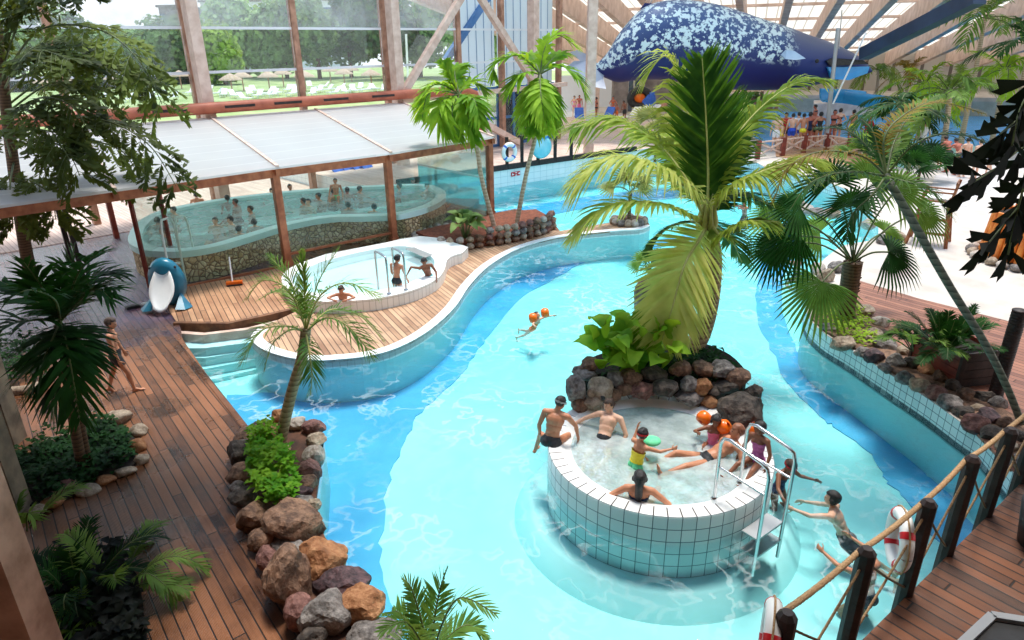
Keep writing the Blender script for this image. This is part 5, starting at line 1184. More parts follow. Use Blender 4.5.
# ---- small ones
def fanlet(label, px, z, n, Rr, mt, h=.3, seed=1, name='dwarf_fan_palm', el=(15, 75)):
    b = at(px[0], px[1], z); t = thing(name, label, 'palm', b); r = random.Random(seed); C = b + V((0, 0, h)); trunk(t, [b - V((0, 0, .05)), b, C], .07, .06, 'trunk_dark')
    for k in range(n):
        g = 2 * PI * k / n + r.uniform(-.3, .3); e = math.radians(r.uniform(*el)); d = V((math.cos(g) * math.cos(e), math.sin(g) * math.cos(e), math.sin(e)))
        fan(t, C, C + d * Rr * r.uniform(.5, .9), d, V((-d.x * .4, -d.y * .4 - .5, 1)), Rr * r.uniform(.8, 1.05), mt, 16, 190, .3, pr=.012)
    return t
PRZ = .28                                   # top of the planted boulder in mid pool
fanlet('small fan palm growing on the boulder in the middle of the pool', (650, 277), PRZ + .35, 10, .42, 'leaf_mid', .2, 2)
fanlet('pale fan palm on the rocky tip of the peninsula', (629, 218), .3, 12, .7, 'leaf_small', .9, 3)
fanlet('bluish fan palm on the far shore behind the coconut palm', (655, 160), .5, 12, 1.2, 'leaf_small', 1.2, 4)
for k in range(6):
    pass
b = at(592, 226, 0)
# broad leaved plants
IB = at(640, 372, IZ)
t = thing('bird_nest_fern', 'lush broad leaved bush hanging over the rocks behind the round tub', 'plant', IB)
for k in range(95):
    g = R.uniform(0, 2 * PI); e = math.radians(R.uniform(15, 85)); hd = V((math.cos(g), math.sin(g), 0)); b0 = IB + V((R.uniform(-.8, .6), R.uniform(-.25, .4), R.uniform(.1, .85))) + hd * .15; mb = MB()
    blade(mb, b0, hd * math.cos(e) + V((0, 0, math.sin(e))), V((0, 0, 1)) * math.cos(e) - hd * math.sin(e) + V((0, -.4, 0)), R.uniform(.4, .62), R.uniform(.10, .17), R.uniform(.15, .6), n=7, ruff=.12); mb.build('leaf', M['leaf_big'], t)
bigleaf('laurel_shrub', 'small dark leaved shrub at the boulder end of the rock island', at(722, 378, IZ - .1), 14, .26, .07, 'leaf_dark', .3, (10, 70), stem=.12)
bigleaf('hosta', 'variegated broad leaved plant in the pale stone bed below the annex corner', at(466, 238, .3), 30, .62, .17, 'leaf_hosta', .9, (25, 75), stem=.3)
groundcover('foliage', 'glossy green ground cover filling the boulder bed beside the path', [xy(p) for p in pl([(250, 447), (272, 438), (292, 462), (300, 490), (296, 505), (268, 512), (252, 490)], .25)], .3, 900, 'leaf_big', .10, .28)
groundcover('foliage', 'low dark foliage covering the top of the rock island', [xy(p) for p in pl([(600, 378), (640, 362), (700, 356), (726, 366), (742, 386), (738, 396), (700, 380), (640, 380)], .5)], .48, 700, 'leaf_dark', .12, .3)
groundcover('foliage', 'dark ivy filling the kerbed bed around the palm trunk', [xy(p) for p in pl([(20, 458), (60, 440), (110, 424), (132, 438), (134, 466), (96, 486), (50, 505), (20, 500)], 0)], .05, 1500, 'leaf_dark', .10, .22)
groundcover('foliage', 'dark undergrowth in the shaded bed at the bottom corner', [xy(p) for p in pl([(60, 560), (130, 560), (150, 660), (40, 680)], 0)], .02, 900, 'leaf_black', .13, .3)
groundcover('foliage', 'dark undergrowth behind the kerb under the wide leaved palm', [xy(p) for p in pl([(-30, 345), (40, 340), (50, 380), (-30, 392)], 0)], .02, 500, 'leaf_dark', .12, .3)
groundcover('foliage', 'yellow green creeper among the rocks under the stout fan palm', [xy(p) for p in pl([(815, 318), (826, 300), (850, 306), (872, 330), (880, 350), (862, 348), (836, 338)], EZ)], EZ + .02, 700, 'leaf_bright', .08, .2)
clump('sago_palm', 'dark spiky palm growing in the wooden planter box', at(944, 350, EZ + .62), 30, 1.0, .24, 'leaf_dark', 11, (5, 80), .014, 30, (.1, .5))
clump('sago_palm', 'olive fronded palm arching toward the pool from the planter box', at(915, 350, EZ + .62), 9, .9, .22, 'leaf_mid', 12, (20, 60), .014, 26)
# ---- far greenery on the right
t = None
far_specs = [((985, 18), 44, 10, 4.6, 1.1, 'leaf_mid', 'tall coconut palm with hanging fronds under the hall roof'), ((925, 84), 46, 11, 3.4, .8, 'leaf_bright', 'bright green palm in front of the far roof eaves'), ((950, 92), 36, 10, 3.0, .8, 'leaf_mid', 'mid green palm arching over the wave pool edge'), ((900, 104), 34, 9, 2.6, .7, 'leaf_dark', 'dark green palm behind the people at the bridge'), ((1005, 70), 40, 9, 3.0, .8, 'leaf_bright', 'yellow green palm beside the tall coconut palm'), ((878, 70), 76, 9, 3.4, 1.0, 'leaf_mid', 'slim palm at the foot of the roof columns near the blue slide'), ((1030, 45), 38, 9, 3.2, .9, 'leaf_dark', 'dark palm at the edge of the hall beside the tall coconut palm'), ((908, 72), 74, 9, 3.6, 1.0, 'leaf_olive', 'olive palm beyond the turquoise slide'), ((960, 80), 72, 10, 4.0, 1.1, 'leaf_mid', 'broad palm on the far terrace below the eaves'), ((745, 96), 60, 8, 2.2, .6, 'leaf_mid', 'small palm beside the thatched hut')]
for (px, Y, n, L, lL, mt, lab) in far_specs:
    C = atY(px[0], px[1], Y); gz = .3
    t = thing('tall_palm', lab, 'palm', V((C.x, C.y, gz))); trunk(t, [V((C.x + .3, C.y, gz - .6)), V((C.x + .2, C.y, (gz + C.z) / 2)), C], .16, .11, 'trunk_pale')
    autopalm(t, C, n, L, lL, mt, (.35, 1.1), (0, 70), .06, .5, seed=int(px[0]), nl=22, rmat='rachis_dark', rr=.03)
for k, (x, y, lab) in enumerate(((885, 150, 'low fan palm in front of the bridge railing'), (918, 168, 'spiky fan palm beside the wooden high chair'), (862, 158, 'upright fan palm near the red shirted man'), (905, 172, 'bushy fan palm by the stepping shoreline'))):
    fanlet(lab, (x, y + 12), EZ, 11, .95, ('leaf_mid', 'leaf_dark')[k % 2], .5, 20 + k)
# ---- P12 near fishtail leaves, right side
b = atY(1130, 300, 5.2); t = thing('fishtail_palm', 'nearly black fishtail leaves hanging in front of the orange slatted planter', 'palm', V((b.x, b.y, 1.4)))
MB().tube(spl([V((b.x, b.y, 1.4)), atY(1064, 200, 5.2), atY(1044, 80, 5.2), atY(1036, 30, 5.2)], 5), .025, 6).build('stem', M['rachis_dark'], t)
MB().lathe([(.0, 0), (.2, 0), (.26, .45), (.22, .45), (.2, .38), (.0, .38)], V((b.x, b.y, 1.4)), 20).build('pot', M['black'], t)
r = random.Random(5)
for br in ([(1054, 90), (1034, 108), (1012, 124), (1000, 134)], [(1054, 130), (1025, 146), (996, 168), (974, 182)], [(1056, 180), (1030, 195), (1006, 222), (988, 244)], [(1054, 110), (1036, 150), (1020, 200), (1008, 255)], [(1046, 66), (1034, 84), (1020, 110), (1012, 146)]):
    P = spl([atY(x, y, 5.2 - .1 * i) for i, (x, y) in enumerate(br)], 6); mb = MB(); mb.tube(P, .008, 4, 1)
    for i in range(3, len(P) - 1, 2):
        T = (P[i + 1] - P[i]).normalized()
        for sg in (-1, 1):
            d = (T * .5 + V((r.uniform(-.5, .3), r.uniform(-.4, .4), -.7 if sg < 0 else .25))).normalized(); n_ = V((r.uniform(-.3, .3), -1, r.uniform(-.3, .3))); s = d.cross(n_).normalized(); lf = r.uniform(.20, .32); w = lf * .40; c = P[i]
            mb.add([c, c + d * lf * .55 + s * w * .35, c + d * lf * .95 + s * w * .6, c + d * lf * .86, c + d * lf * 1.05 - s * w * .1, c + d * lf * .8 - s * w * .45, c + d * lf * .5 - s * w * .3], [(0, 6, 5, 4, 3), (0, 3, 2, 1)], 0)
    mb.build('leaf_spray', [M['leaf_black'], M['rachis_dark']], t)
# ---- trees on the lawn beyond the facade
def tree(px, Y, rad, hgt, label, mt='tree'):
    c = atY(px, 60, Y); base = V((c.x, c.y, 0)); t = thing('broadleaf_tree', label, 'tree', base, 'trees beyond the lawn'); r = random.Random(px)
    MB().tube([base, base + V((0, 0, hgt * .55))], [.45, .3], 7).build('trunk', M['trunk_dark'], t); mb = MB()
    lobes = [(base + V((r.uniform(-.5, .5) * rad, r.uniform(-.4, .4) * rad, hgt * r.uniform(.3, .85))), rad * r.uniform(.45, .7)) for _ in range(9)]
    for _ in range(4600):
        c_, rr = r.choice(lobes); d = V((r.gauss(0, 1), r.gauss(0, 1), r.gauss(0, 1))).normalized(); p = c_ + d * rr * (r.random() ** .3)
        n_ = (d + V((r.uniform(-.7, .7), r.uniform(-.7, .7), r.uniform(-.3, .9)))).normalized(); s = n_.cross(V((r.uniform(-1, 1), r.uniform(-1, 1), r.uniform(-1, 1)))).normalized(); q = n_.cross(s); z = rad * .07
        mb.add([p + s * z, p + q * z, p - s * z, p - q * z], [(0, 1, 2, 3)])
    mb.build('crown', M[mt], t)
tl = [(20, 150, 9, 17, 'tree'), (75, 160, 8, 13, 'tree'), (128, 150, 7, 10, 'tree'), (160, 140, 6.5, 11, 'tree'), (192, 150, 7, 12, 'tree'), (222, 128, 5.5, 9, 'tree_lime'), (246, 158, 8, 15, 'tree'), (285, 150, 8, 16, 'tree'), (318, 145, 7, 17, 'tree'), (350, 152, 8, 18, 'tree'), (384, 140, 7.5, 19, 'tree'), (420, 148, 8, 19, 'tree'), (450, 138, 7, 18, 'tree'), (484, 150, 8, 18, 'tree')]
for k, (px, Y, rad, hg, mt) in enumerate(tl):
    tree(px, Y, rad, hg, ('bright lime green tree in the row beyond the lawn' if mt == 'tree_lime' else 'dark green leafy tree in the row beyond the lawn'), mt) 
# ============================================================ ROCKS
ORD = 'first second third fourth fifth sixth seventh eighth ninth tenth eleventh twelfth thirteenth fourteenth fifteenth sixteenth seventeenth eighteenth nineteenth twentieth'.split()
def ordn(i):
    if i < 20: return ORD[i]
    tens = ('twenty', 'thirty', 'forty', 'fifty', 'sixty')[(i + 1) // 10 - 2]; u = (i + 1) % 10
    return (tens + ' ' + ORD[u - 1]) if u else tens + ' down'
def rock(c, rx, ry, rz, mt, label=None, group=None, seed=0, sub=3, rot=None, name='boulder', rough=.35, parent=None, cat='rock', flat=.5):
    bm = bmesh.new(); bmesh.ops.create_icosphere(bm, subdivisions=sub, radius=1)
    r = random.Random(seed * 7 + 3); off = V((r.uniform(-50, 50), r.uniform(-50, 50), r.uniform(-50, 50)))
    planes = [(V((r.gauss(0, 1), r.gauss(0, 1), r.gauss(0, 1))).normalized(), r.uniform(.62, .88)) for _ in range(9)]
    for v in bm.verts:
        p = v.co.normalized()
        for n_, d in planes:
            k = p.dot(n_)
            if k > d: p = p - n_ * ((k - d) * .85)
        q = p * (1 + rough * .55 * noise.noise(p * 1.3 + off) + rough * .3 * noise.noise(p * 3.1 + off) + rough * .14 * noise.noise(p * 8 + off))
        v.co = V((q.x * rx, q.y * ry, q.z * rz))
    me = bpy.data.meshes.new(name); bm.to_mesh(me); bm.free(); me.materials.append(M[mt])
    me.polygons.foreach_set('use_smooth', [rough < .3] * len(me.polygons))
    o = link(name, me, parent); o.location = c; o.rotation_euler = (r.uniform(-.2, .2), r.uniform(-.2, .2), r.uniform(0, 6.28) if rot is None else rot)
    if parent: o.matrix_parent_inverse = par_inv(parent)
    return tag(o, label, cat, group)
def rockpx(px, py, w, h, z, mt, label, group, seed, sub=3, name='boulder', lift=.5, rough=.35):
    """rock whose middle shows at (px,py), half sizes w,h in image pixels, resting at height z"""
    p0 = at(px, py, z); s = pxm(p0); rx = w / s; rz = h / s * .92
    p = at(px, py, z + rz * lift)
    return rock(p, rx, (rx + rz) / 2 * 1.05, rz, mt, label, group, seed, sub, R.uniform(-.5, .5), name, rough)
CN = {'rock_grey': 'grey', 'rock_brown': 'brown', 'rock_orange': 'orange brown', 'rock_red': 'reddish', 'rock_purple': 'dark purple', 'rock_white': 'whitish', 'rock_tan': 'tan', 'rock_dark': 'dark'}
M['soil_bed'] = mat('soil_bed', srgb(60, 42, 34), srgb(112, 74, 56), 3, .95, .4, 40)
# boulder bed beside the path (from the deck corner towards the bottom edge)
bl = [(278, 416, 6, 9, 'orange', 'upright at the foot of the slender palm'), (297, 424, 9, 8, 'white', 'beside the slender palm trunk, water side'), (314, 428, 10, 9, 'red', 'at the pool corner of the boulder bed'), (316, 440, 9, 7, 'tan', 'below the reddish pool corner rock'), (314, 456, 10, 11, 'white', 'halfway along the water side of the green ground cover'), (308, 471, 12, 11, 'red', 'below the white rock on the water side'), (307, 484, 9, 9, 'brown', 'beside the ground cover, above the two small ones'), (303, 492, 8, 6, 'purple', 'small, wedged under the brown one at the water side'), (301, 503, 10, 7, 'grey', 'flat, at the lower end of the ground cover'), (314, 505, 6, 6, 'tan', 'small, at the water edge by the blue pool cover line'),
      (257, 427, 6, 6, 'dark', 'small and black at the deck corner end'), (270, 433, 9, 11, 'orange', 'left of the palm foot, tall'), (249, 437, 15, 9, 'brown', 'flat one nearest the deck corner'), (239, 454, 12, 14, 'dark', 'on the path side, upper end of the ground cover'), (240, 474, 11, 11, 'brown', 'path side, middle of the ground cover'), (237, 487, 7, 6, 'grey', 'small, path side below the brown one'), (243, 497, 12, 11, 'dark', 'path side, mossy, lower half of the ground cover'),
      (251, 517, 13, 17, 'brown', 'path side, just below the ground cover'), (262, 540, 12, 12, 'brown', 'path side beside the flat sliver'), (269, 558, 10, 13, 'red', 'path side, tucked against the tall egg shaped boulder'), (295, 524, 27, 21, 'brown', 'large and blocky at the lower end of the ground cover'), (289, 544, 17, 9, 'grey', 'flat sliver under the large blocky boulder'), (322, 561, 22, 20, 'orange', 'rounded, at the water beside the egg shaped boulder'), (290, 578, 20, 33, 'brown', 'tall egg shaped, largest of the bed'), (342, 585, 28, 15, 'purple', 'pointing out over the water'), (300, 612, 12, 19, 'red', 'path side near the bottom edge'), (325, 615, 23, 22, 'grey', 'large, next to the bottom orange boulder'), (360, 608, 23, 19, 'orange', 'at the water near the bottom edge'), (374, 634, 24, 11, 'grey', 'flat, lowest at the bottom edge'), (312, 640, 14, 13, 'dark', 'path side, cut by the bottom edge')]
for i, (x, y, w, h, c, d) in enumerate(bl):
    c = 'rock_' + c; rockpx(x, y, w * 1.18, h * 1.18, 0.04, c, '%s boulder %s' % (CN[c], d), 'boulders along the plank path', 100 + i, 4 if w > 18 else 3, lift=.55)
MB().prism([xy(p) for p in pl([(238, 436), (262, 424), (312, 424), (322, 440), (321, 470), (316, 505), (325, 540), (340, 566), (372, 612), (392, 650), (318, 650), (280, 590), (250, 530), (235, 490)])], 0, .07).build('soil_bed', M['soil_bed'])
tag(bpy.data.objects['soil_bed'], 'reddish soil filling the boulder bed along the plank path', 'soil', kind='stuff')
# island behind the tub
isl = spl(pl([(584, 396), (584, 384), (596, 374), (630, 366), (690, 360), (722, 370), (740, 386), (744, 398), (734, 402), (712, 392), (660, 386), (605, 392)], .1), 4, True)
o = MB().prism([xy(p) for p in isl], -1.4, .5).build('island_core', M['soil_dark']); tag(o, 'dark mortared core of the rock island behind the round tub', 'rock')
il0 = [(575, 380, 9, 15, 'grey', 'upright at the pool end of the island'), (600, 382, 13, 12, 'tan', 'pale fish head shaped, with a dark hole'), (584, 369, 12, 7, 'grey', 'flat, topping the pool end'), (592, 396, 10, 10, 'tan', 'low beside the tub, under the fish shaped one'), (580, 397, 8, 10, 'brown', 'lowest at the pool end'), (614, 391, 7, 7, 'brown', 'small beside the fish shaped one'), (614, 374, 9, 8, 'grey', 'above the small brown one'), (631, 373, 11, 8, 'brown', 'under the broad leaves'), (644, 385, 14, 9, 'red', 'wide, middle of the tub wall'), (625, 385, 10, 7, 'brown', 'beside the wide reddish one'), (665, 382, 12, 11, 'dark', 'in the shadow of the bush'), (655, 370, 12, 8, 'dark', 'above the shadowed one'), (690, 378, 10, 9, 'grey', 'under the palm trunk'), (703, 380, 9, 10, 'orange', 'rounded, beside the palm foot'), (689, 393, 14, 7, 'grey', 'flat, on the tub edge'), (709, 397, 9, 7, 'orange', 'square, on the tub edge'), (715, 385, 9, 8, 'dark', 'between the orange ones and the big boulder'), (741, 401, 22, 20, 'dark', 'biggest, at the orange armband end'), (728, 380, 12, 9, 'dark', 'behind the biggest boulder'), (680, 364, 12, 8, 'brown', 'behind the palm foot'), (705, 364, 12, 8, 'brown', 'beside the dark shrub'), (752, 388, 10, 10, 'dark', 'outer shoulder of the biggest boulder'), (722, 364, 13, 10, 'grey', 'behind the laurel shrub'), (738, 372, 12, 11, 'brown', 'between the laurel shrub and the biggest boulder'), (590, 360, 10, 8, 'brown', 'behind the flat grey one at the pool end')]
for i, (x, y, w, h, c, d) in enumerate(il0):
    c = 'rock_' + c; q = rockpx(x, y + h * .6, w * 1.1, h * 1.1, max(.26, .30 + (398 - y) * .0125), c, '%s rock %s behind the round tub' % (CN[c], d), 'rocks of the palm island', 200 + i, 4 if w > 12 else 3, lift=.55)
    if 'fish head' in d:
        hp = q.location + V((0, -.2, .03)); rock(hp + V((0, -.16, 0)), .05, .04, .05, 'black', None, None, 5, 2, name='hole', parent=q, cat=None)
# planted boulder in mid pool
mb_ = rock(at(647, 300, -.1) + V((0, .1, 0)), .32, .32, .68, 'rock_brown', 'tall brown boulder rising from the pool with a small fan palm on top', None, 300, 4, .4)
# peninsula tip rocks
for i in range(14):
    g = 2 * PI * i / 14; c = at(629, 224, 0); p = c + V((math.cos(g) * .55, math.sin(g) * .48, .12)); mt = ('rock_grey', 'rock_tan', 'rock_white')[i % 3]
    rock(p, .17, .16, .17, mt, '%s stone, %s around the fan palm on the peninsula tip' % (CN[mt], ordn(i)), 'stones of the peninsula tip', 320 + i, 2, name='rock', rough=.25)
rock(at(629, 222, .05), .5, .45, .32, 'rock_brown', 'brown earth mound under the fan palm on the peninsula tip', None, 340, 3)
# stone bed by the annex corner: rows of rounded stones
front = pls([(416, 241), (430, 246.5), (450, 252), (470, 250), (490, 247), (510, 244), (530, 239), (546, 234), (552, 229)], .0, 8); 
def alongs(P, step):
    out = [P[0]]; acc = 0
    for a, b in zip(P, P[1:]):
        acc += (b - a).length
        if acc >= step: out.append(b); acc = 0
    return out
k = 0
fw = alongs(front, .27)
for row in range(3):
    for i, p in enumerate(fw):
        if row and i < 4: continue
        if row == 2 and i < 9: continue
        mt = R.choice(['rock_tan', 'rock_grey', 'rock_brown', 'rock_red', 'rock_white']) if i > 6 else R.choice(['rock_white', 'rock_tan'])
        q = V((p.x + R.uniform(-.03, .03), p.y + .05 * row + R.uniform(-.03, .03), .13 + .2 * row)); k += 1
        rock(q, .155 * R.uniform(.85, 1.15), .15, .125 * R.uniform(.85, 1.15), mt, '%s stone, %s from the wading pool in the %s course of the stone bed' % (CN[mt], ordn(i), ('lowest', 'middle', 'top')[row]), 'stones of the bed at the annex corner', 400 + k, 2, name='rock', rough=.28)
bk = alongs(pls([(416, 239), (425, 233), (440, 230), (452, 230), (462, 228)], 0, 6), .27)
for i, p in enumerate(bk):
    mt = R.choice(['rock_white', 'rock_tan']); k += 1
    rock(V((p.x, p.y, .14)), .16, .15, .14, mt, '%s stone, %s from the wading pool along the annex side' % (CN[mt], ordn(i)), 'stones of the bed at the annex corner', 400 + k, 2, name='rock', rough=.28)
o = MB().prism([xy(p) for p in [V((p.x, p.y + .08, 0)) for p in front] + pl([(548, 224), (536, 217), (500, 220), (470, 229), (440, 234), (425, 238)])], 0, .3).build('soil_bed', M['soil']); tag(o, 'red brown soil in the stone bed at the annex corner', 'soil', kind='stuff')
# east bank rocks
er = [(842, 297, 9, 7, 'tan'), (826, 277, 9, 9, 'tan'), (836, 268, 8, 8, 'grey'), (818, 270, 8, 8, 'white'), (866, 312, 10, 8, 'tan'), (880, 322, 9, 8, 'white'), (874, 334, 8, 7, 'tan'), (828, 328, 8, 6, 'grey'), (842, 343, 12, 8, 'tan'), (862, 352, 10, 6, 'grey'), (875, 357, 11, 9, 'purple'), (886, 345, 13, 8, 'grey'), (885, 368, 7, 6, 'grey'), (896, 362, 10, 9, 'grey'), (904, 352, 8, 8, 'tan'), (912, 364, 9, 9, 'dark'), (905, 378, 9, 9, 'grey'), (928, 370, 12, 8, 'orange'), (920, 385, 11, 9, 'tan'), (940, 378, 9, 8, 'brown'), (936, 394, 11, 9, 'red'), (952, 387, 9, 9, 'dark'), (950, 403, 12, 10, 'grey'), (966, 396, 9, 9, 'brown'), (962, 412, 10, 8, 'dark'), (974, 424, 14, 11, 'red'), (983, 397, 11, 8, 'dark'), (988, 417, 11, 10, 'purple'), (998, 403, 10, 8, 'grey'), (992, 434, 12, 9, 'dark'), (1004, 423, 9, 9, 'brown'), (1006, 446, 11, 9, 'tan'), (1018, 436, 10, 9, 'dark'), (1018, 462, 10, 9, 'grey'), (1028, 450, 10, 8, 'brown'), (978, 408, 7, 6, 'tan'), (944, 367, 7, 6, 'dark'), (868, 340, 6, 5, 'tan')]
for i, (x, y, w, h, c) in enumerate(er):
    c = 'rock_' + c; rockpx(x, y, w, h, EZ + .02, c, '%s rock, %s along the tiled bank from the stout fan palm' % (CN[c], ordn(i)), 'rocks of the east bank', 600 + i, 3, lift=.35, name='rock')
o = MB().prism([xy(p) for p in pls([(812, 320), (826, 333), (850, 347), (876, 363), (901, 379), (932, 399), (964, 422), (989, 440), (1016, 473), (1050, 510)], EZ) + pl([(1060, 440), (1004, 412), (966, 392), (940, 366), (898, 346), (880, 326), (862, 306), (846, 292), (822, 296)], EZ)], EZ - .02, EZ + .05).build('mortar_bed', M['rock_brown']); tag(o, 'brown mortar and earth between the rocks of the east bank', 'soil', kind='stuff')
for i, (x, y) in enumerate(((796, 204), (806, 210), (818, 214), (832, 214), (868, 224), (884, 240), (897, 236))):
    mt = ('rock_tan', 'rock_white', 'rock_grey')[i % 3]; rockpx(x, y, 9, 7, EZ, mt, '%s low rock, %s on the sandy shore behind the fan palm' % (CN[mt], ordn(i)), 'rocks of the sandy shoreline', 660 + i, 2, name='rock')
# kerb stones of the shaded beds
kb = [(36, 452, 10, 5), (52, 441, 9, 5), (70, 434, 10, 5), (88, 426, 9, 5), (118, 418, 16, 9), (140, 430, 10, 8), (138, 446, 9, 9), (141, 460, 8, 6), (124, 472, 12, 5), (106, 480, 10, 6), (88, 490, 12, 7), (66, 486, 16, 9), (52, 502, 12, 7), (34, 512, 12, 6)]
for i, (x, y, w, h) in enumerate(kb):
    mt = 'rock_red' if i in (11,) else ('rock_tan' if i % 3 else 'rock_orange'); rockpx(x, y, w, h, 0.0, mt, '%s kerb stone, %s round the ivy bed from the grey post' % (CN[mt], ordn(i)), 'kerb stones of the ivy bed', 700 + i, 3, lift=.4, name='kerb_stone', rough=.25)
o = MB().tube(spl(pl([(-20, 392), (10, 391), (30, 389), (46, 383)], .06), 5), .09, 7).build('kerb_log', M['rock_tan']); tag(o, 'pale stone kerb in front of the dark undergrowth beyond the grey posts', 'kerb')
rockpx(33, 600, 8, 12, 0, 'rock_orange', 'orange stone half hidden beside the wooden post at the bottom corner', None, 731, 3)
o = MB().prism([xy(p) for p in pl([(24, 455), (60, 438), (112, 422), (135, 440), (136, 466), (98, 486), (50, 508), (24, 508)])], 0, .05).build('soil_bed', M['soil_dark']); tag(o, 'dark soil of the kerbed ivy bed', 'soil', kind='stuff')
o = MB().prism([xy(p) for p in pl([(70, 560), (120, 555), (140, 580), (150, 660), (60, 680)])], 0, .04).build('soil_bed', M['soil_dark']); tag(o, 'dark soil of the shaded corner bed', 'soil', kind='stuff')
# ============================================================ NEAR POSTS AND BRIDGE
for k, (px, py, w, lab) in enumerate(((21, 442, .34, 'weathered grey wooden post beside the ivy bed'), (27, 512, .3, 'pale grey wooden post between the ivy bed and the corner bed'), (62, 682, .38, 'broad brown wooden post nearest the bottom corner'))):
    p = at(px, py); p = p + V((-w / 2, 0, 0)); o = MB().box((p.x, p.y, 3.5), (w, w, 7), .08).build('timber_post', M['wood_grey' if k < 2 else 'wood_brown']); tag(o, lab, 'post')
BZ = 1.4
e0, e1 = at(855, 647, BZ), at(1030, 474, BZ); ed = (e1 - e0).normalized(); en = V((ed.y, -ed.x, 0))
if en.y > 0: en = -en
a = e0 - ed * 3; b = e1 + ed * 4
struct(MB().prism([xy(a), xy(b), xy(b + en * 5), xy(a + en * 5)], BZ - .05, BZ).build('floor_bridge', M['deck_bridge']))
struct(MB().beam(a - V((0, 0, .14)) - en * -.03, b - V((0, 0, .14)) - en * -.03, .08, .22).build('trim_20', M['wood_post']))
posts = [(788, 612, None), (868, 548, None), (930, 500, None), (974, 456, None), (1012, 428, None), (1046, 398, None)]
tops = []
for k, (tx, ty, _) in enumerate(posts):
    # the post stands on the deck edge line: intersect the vertical plane of the edge with the ray
    nrm = V((ed.y, -ed.x, 0)); r = ray(tx, ty); o_ = V((0, 0, H)); t = (e0 - en * .03 - o_).dot(nrm) / r.dot(nrm); tp = o_ + r * t; tops.append(tp)
labs = ['nearest to the bottom edge, with a lifebuoy', 'second from the bottom edge', 'third, carrying the white lifebuoy', 'fourth from the bottom edge', 'fifth, under the leaning palm stem', 'farthest, at the picture edge']
zt = sum(t.z for t in tops[1:4]) / 3
ptops = []
for k, tp in enumerate(tops):
    p = V((tp.x, tp.y, 0)); w = .125; mb = MB(); zz = tp.z
    ring = [(math.cos(PI / 4 * i + .4) * w * .55, math.sin(PI / 4 * i + .4) * w * .55) for i in range(8)]
    vs = [V((p.x + a, p.y + b_, BZ - .35)) for a, b_ in ring] + [V((p.x + a, p.y + b_, zz - .04)) for a, b_ in ring] + [V((p.x + a * .55, p.y + b_ * .55, zz)) for a, b_ in ring]
    fs = [(i, (i + 1) % 8, 8 + (i + 1) % 8, 8 + i) for i in range(8)] + [(8 + i, 8 + (i + 1) % 8, 16 + (i + 1) % 8, 16 + i) for i in range(8)] + [tuple(range(16, 24)), tuple(range(8))[::-1]]
    o = mb.add(vs, fs).build('railing_post', M['wood_post']); tag(o, 'dark rope railing post of the plank bridge, ' + labs[k], 'post', 'posts of the bridge railing'); ptops.append(V((p.x, p.y, zz)))
def rope(name, a, b, rr, sag, mt, label, group):
    P = [a.lerp(b, i / 10) - V((0, 0, sag * 4 * (i / 10) * (1 - i / 10))) for i in range(11)]
    mb = MB(); mb.tube(P, rr, 8)
    L = (b - a).length; n = int(L / .012)
    tw = [] 
    for s in range(3):
        q = []
        for i in range(0, 61):
            f = i / 60; j = min(9, int(f * 10)); c = P[j].lerp(P[j + 1], f * 10 - j); g = f * L / .09 * 2 * PI + s * 2.094; d = (b - a).normalized(); x = d.cross(V((0, 0, 1))).normalized(); z = x.cross(d)
            q.append(c + (x * math.cos(g) + z * math.sin(g)) * rr * .55)
        mb.tube(q, rr * .62, 5)
    return tag(mb.build(name, M[mt]), label, 'rope', group)
for i in range(len(ptops) - 1):
    A, B = ptops[i], ptops[i + 1]; d = V((0, 0, 1))
    rope('handrail_rope', A - d * .06 - en * .05, B - d * .06 - en * .05, .022, .03, 'rope', 'thick twisted handrail rope, %s span from the nearest railing post' % ORD[i], 'handrail ropes of the plank bridge')
    rope('cross_rope', A - d * .12, V((B.x, B.y, BZ + .05)), .010, .02, 'rope_dark', 'thin dark cross rope falling away from the bottom edge, %s bay' % ORD[i], 'thin cross ropes of the bridge railing')
    rope('cross_rope', V((A.x, A.y, BZ + .05)), B - d * .12, .010, .02, 'rope', 'thin pale cross rope rising away from the bottom edge, %s bay' % ORD[i], 'thin cross ropes of the bridge railing')
def lifebuoy(c, ax, Rr, r_, label, mt='white', bandm='red', grp=None):
    t = thing('lifebuoy', label, 'lifebuoy', c, grp); ax = V(ax).normalized(); u = ax.cross(V((0, 0, 1))).normalized(); w = ax.cross(u)
    P = [c + (u * math.cos(g) + w * math.sin(g)) * Rr for g in [2 * PI * i / 40 for i in range(41)]]
    rg = MB().tube(P, r_, 12, caps=False).build('ring', M[mt], t)
    for k in range(4):
        q = [c + (u * math.cos(g) + w * math.sin(g)) * Rr for g in [2 * PI * (k / 4 + .125 + j / 160) for j in range(-3, 4)]]
        MB().tube(q, r_ * 1.05, 12).build('band', M[bandm], rg)
    MB().tube([c + (u * math.cos(g) + w * math.sin(g)) * (Rr + r_ * 1.15) for g in [2 * PI * i / 40 for i in range(41)]], .008, 5, caps=False).build('grab_line', M['rope'], t)
lifebuoy(ptops[2] - V((0, 0, .47)) - en * .13 - ed * .06, en + ed * .75, .225, .058, 'white lifebuoy with red bands hanging on the third railing post')
lifebuoy(ptops[0] - V((0, 0, .34)) - en * .10 + ed * .02, en + ed * .6, .22, .058, 'white lifebuoy on the nearest railing post at the bottom edge')
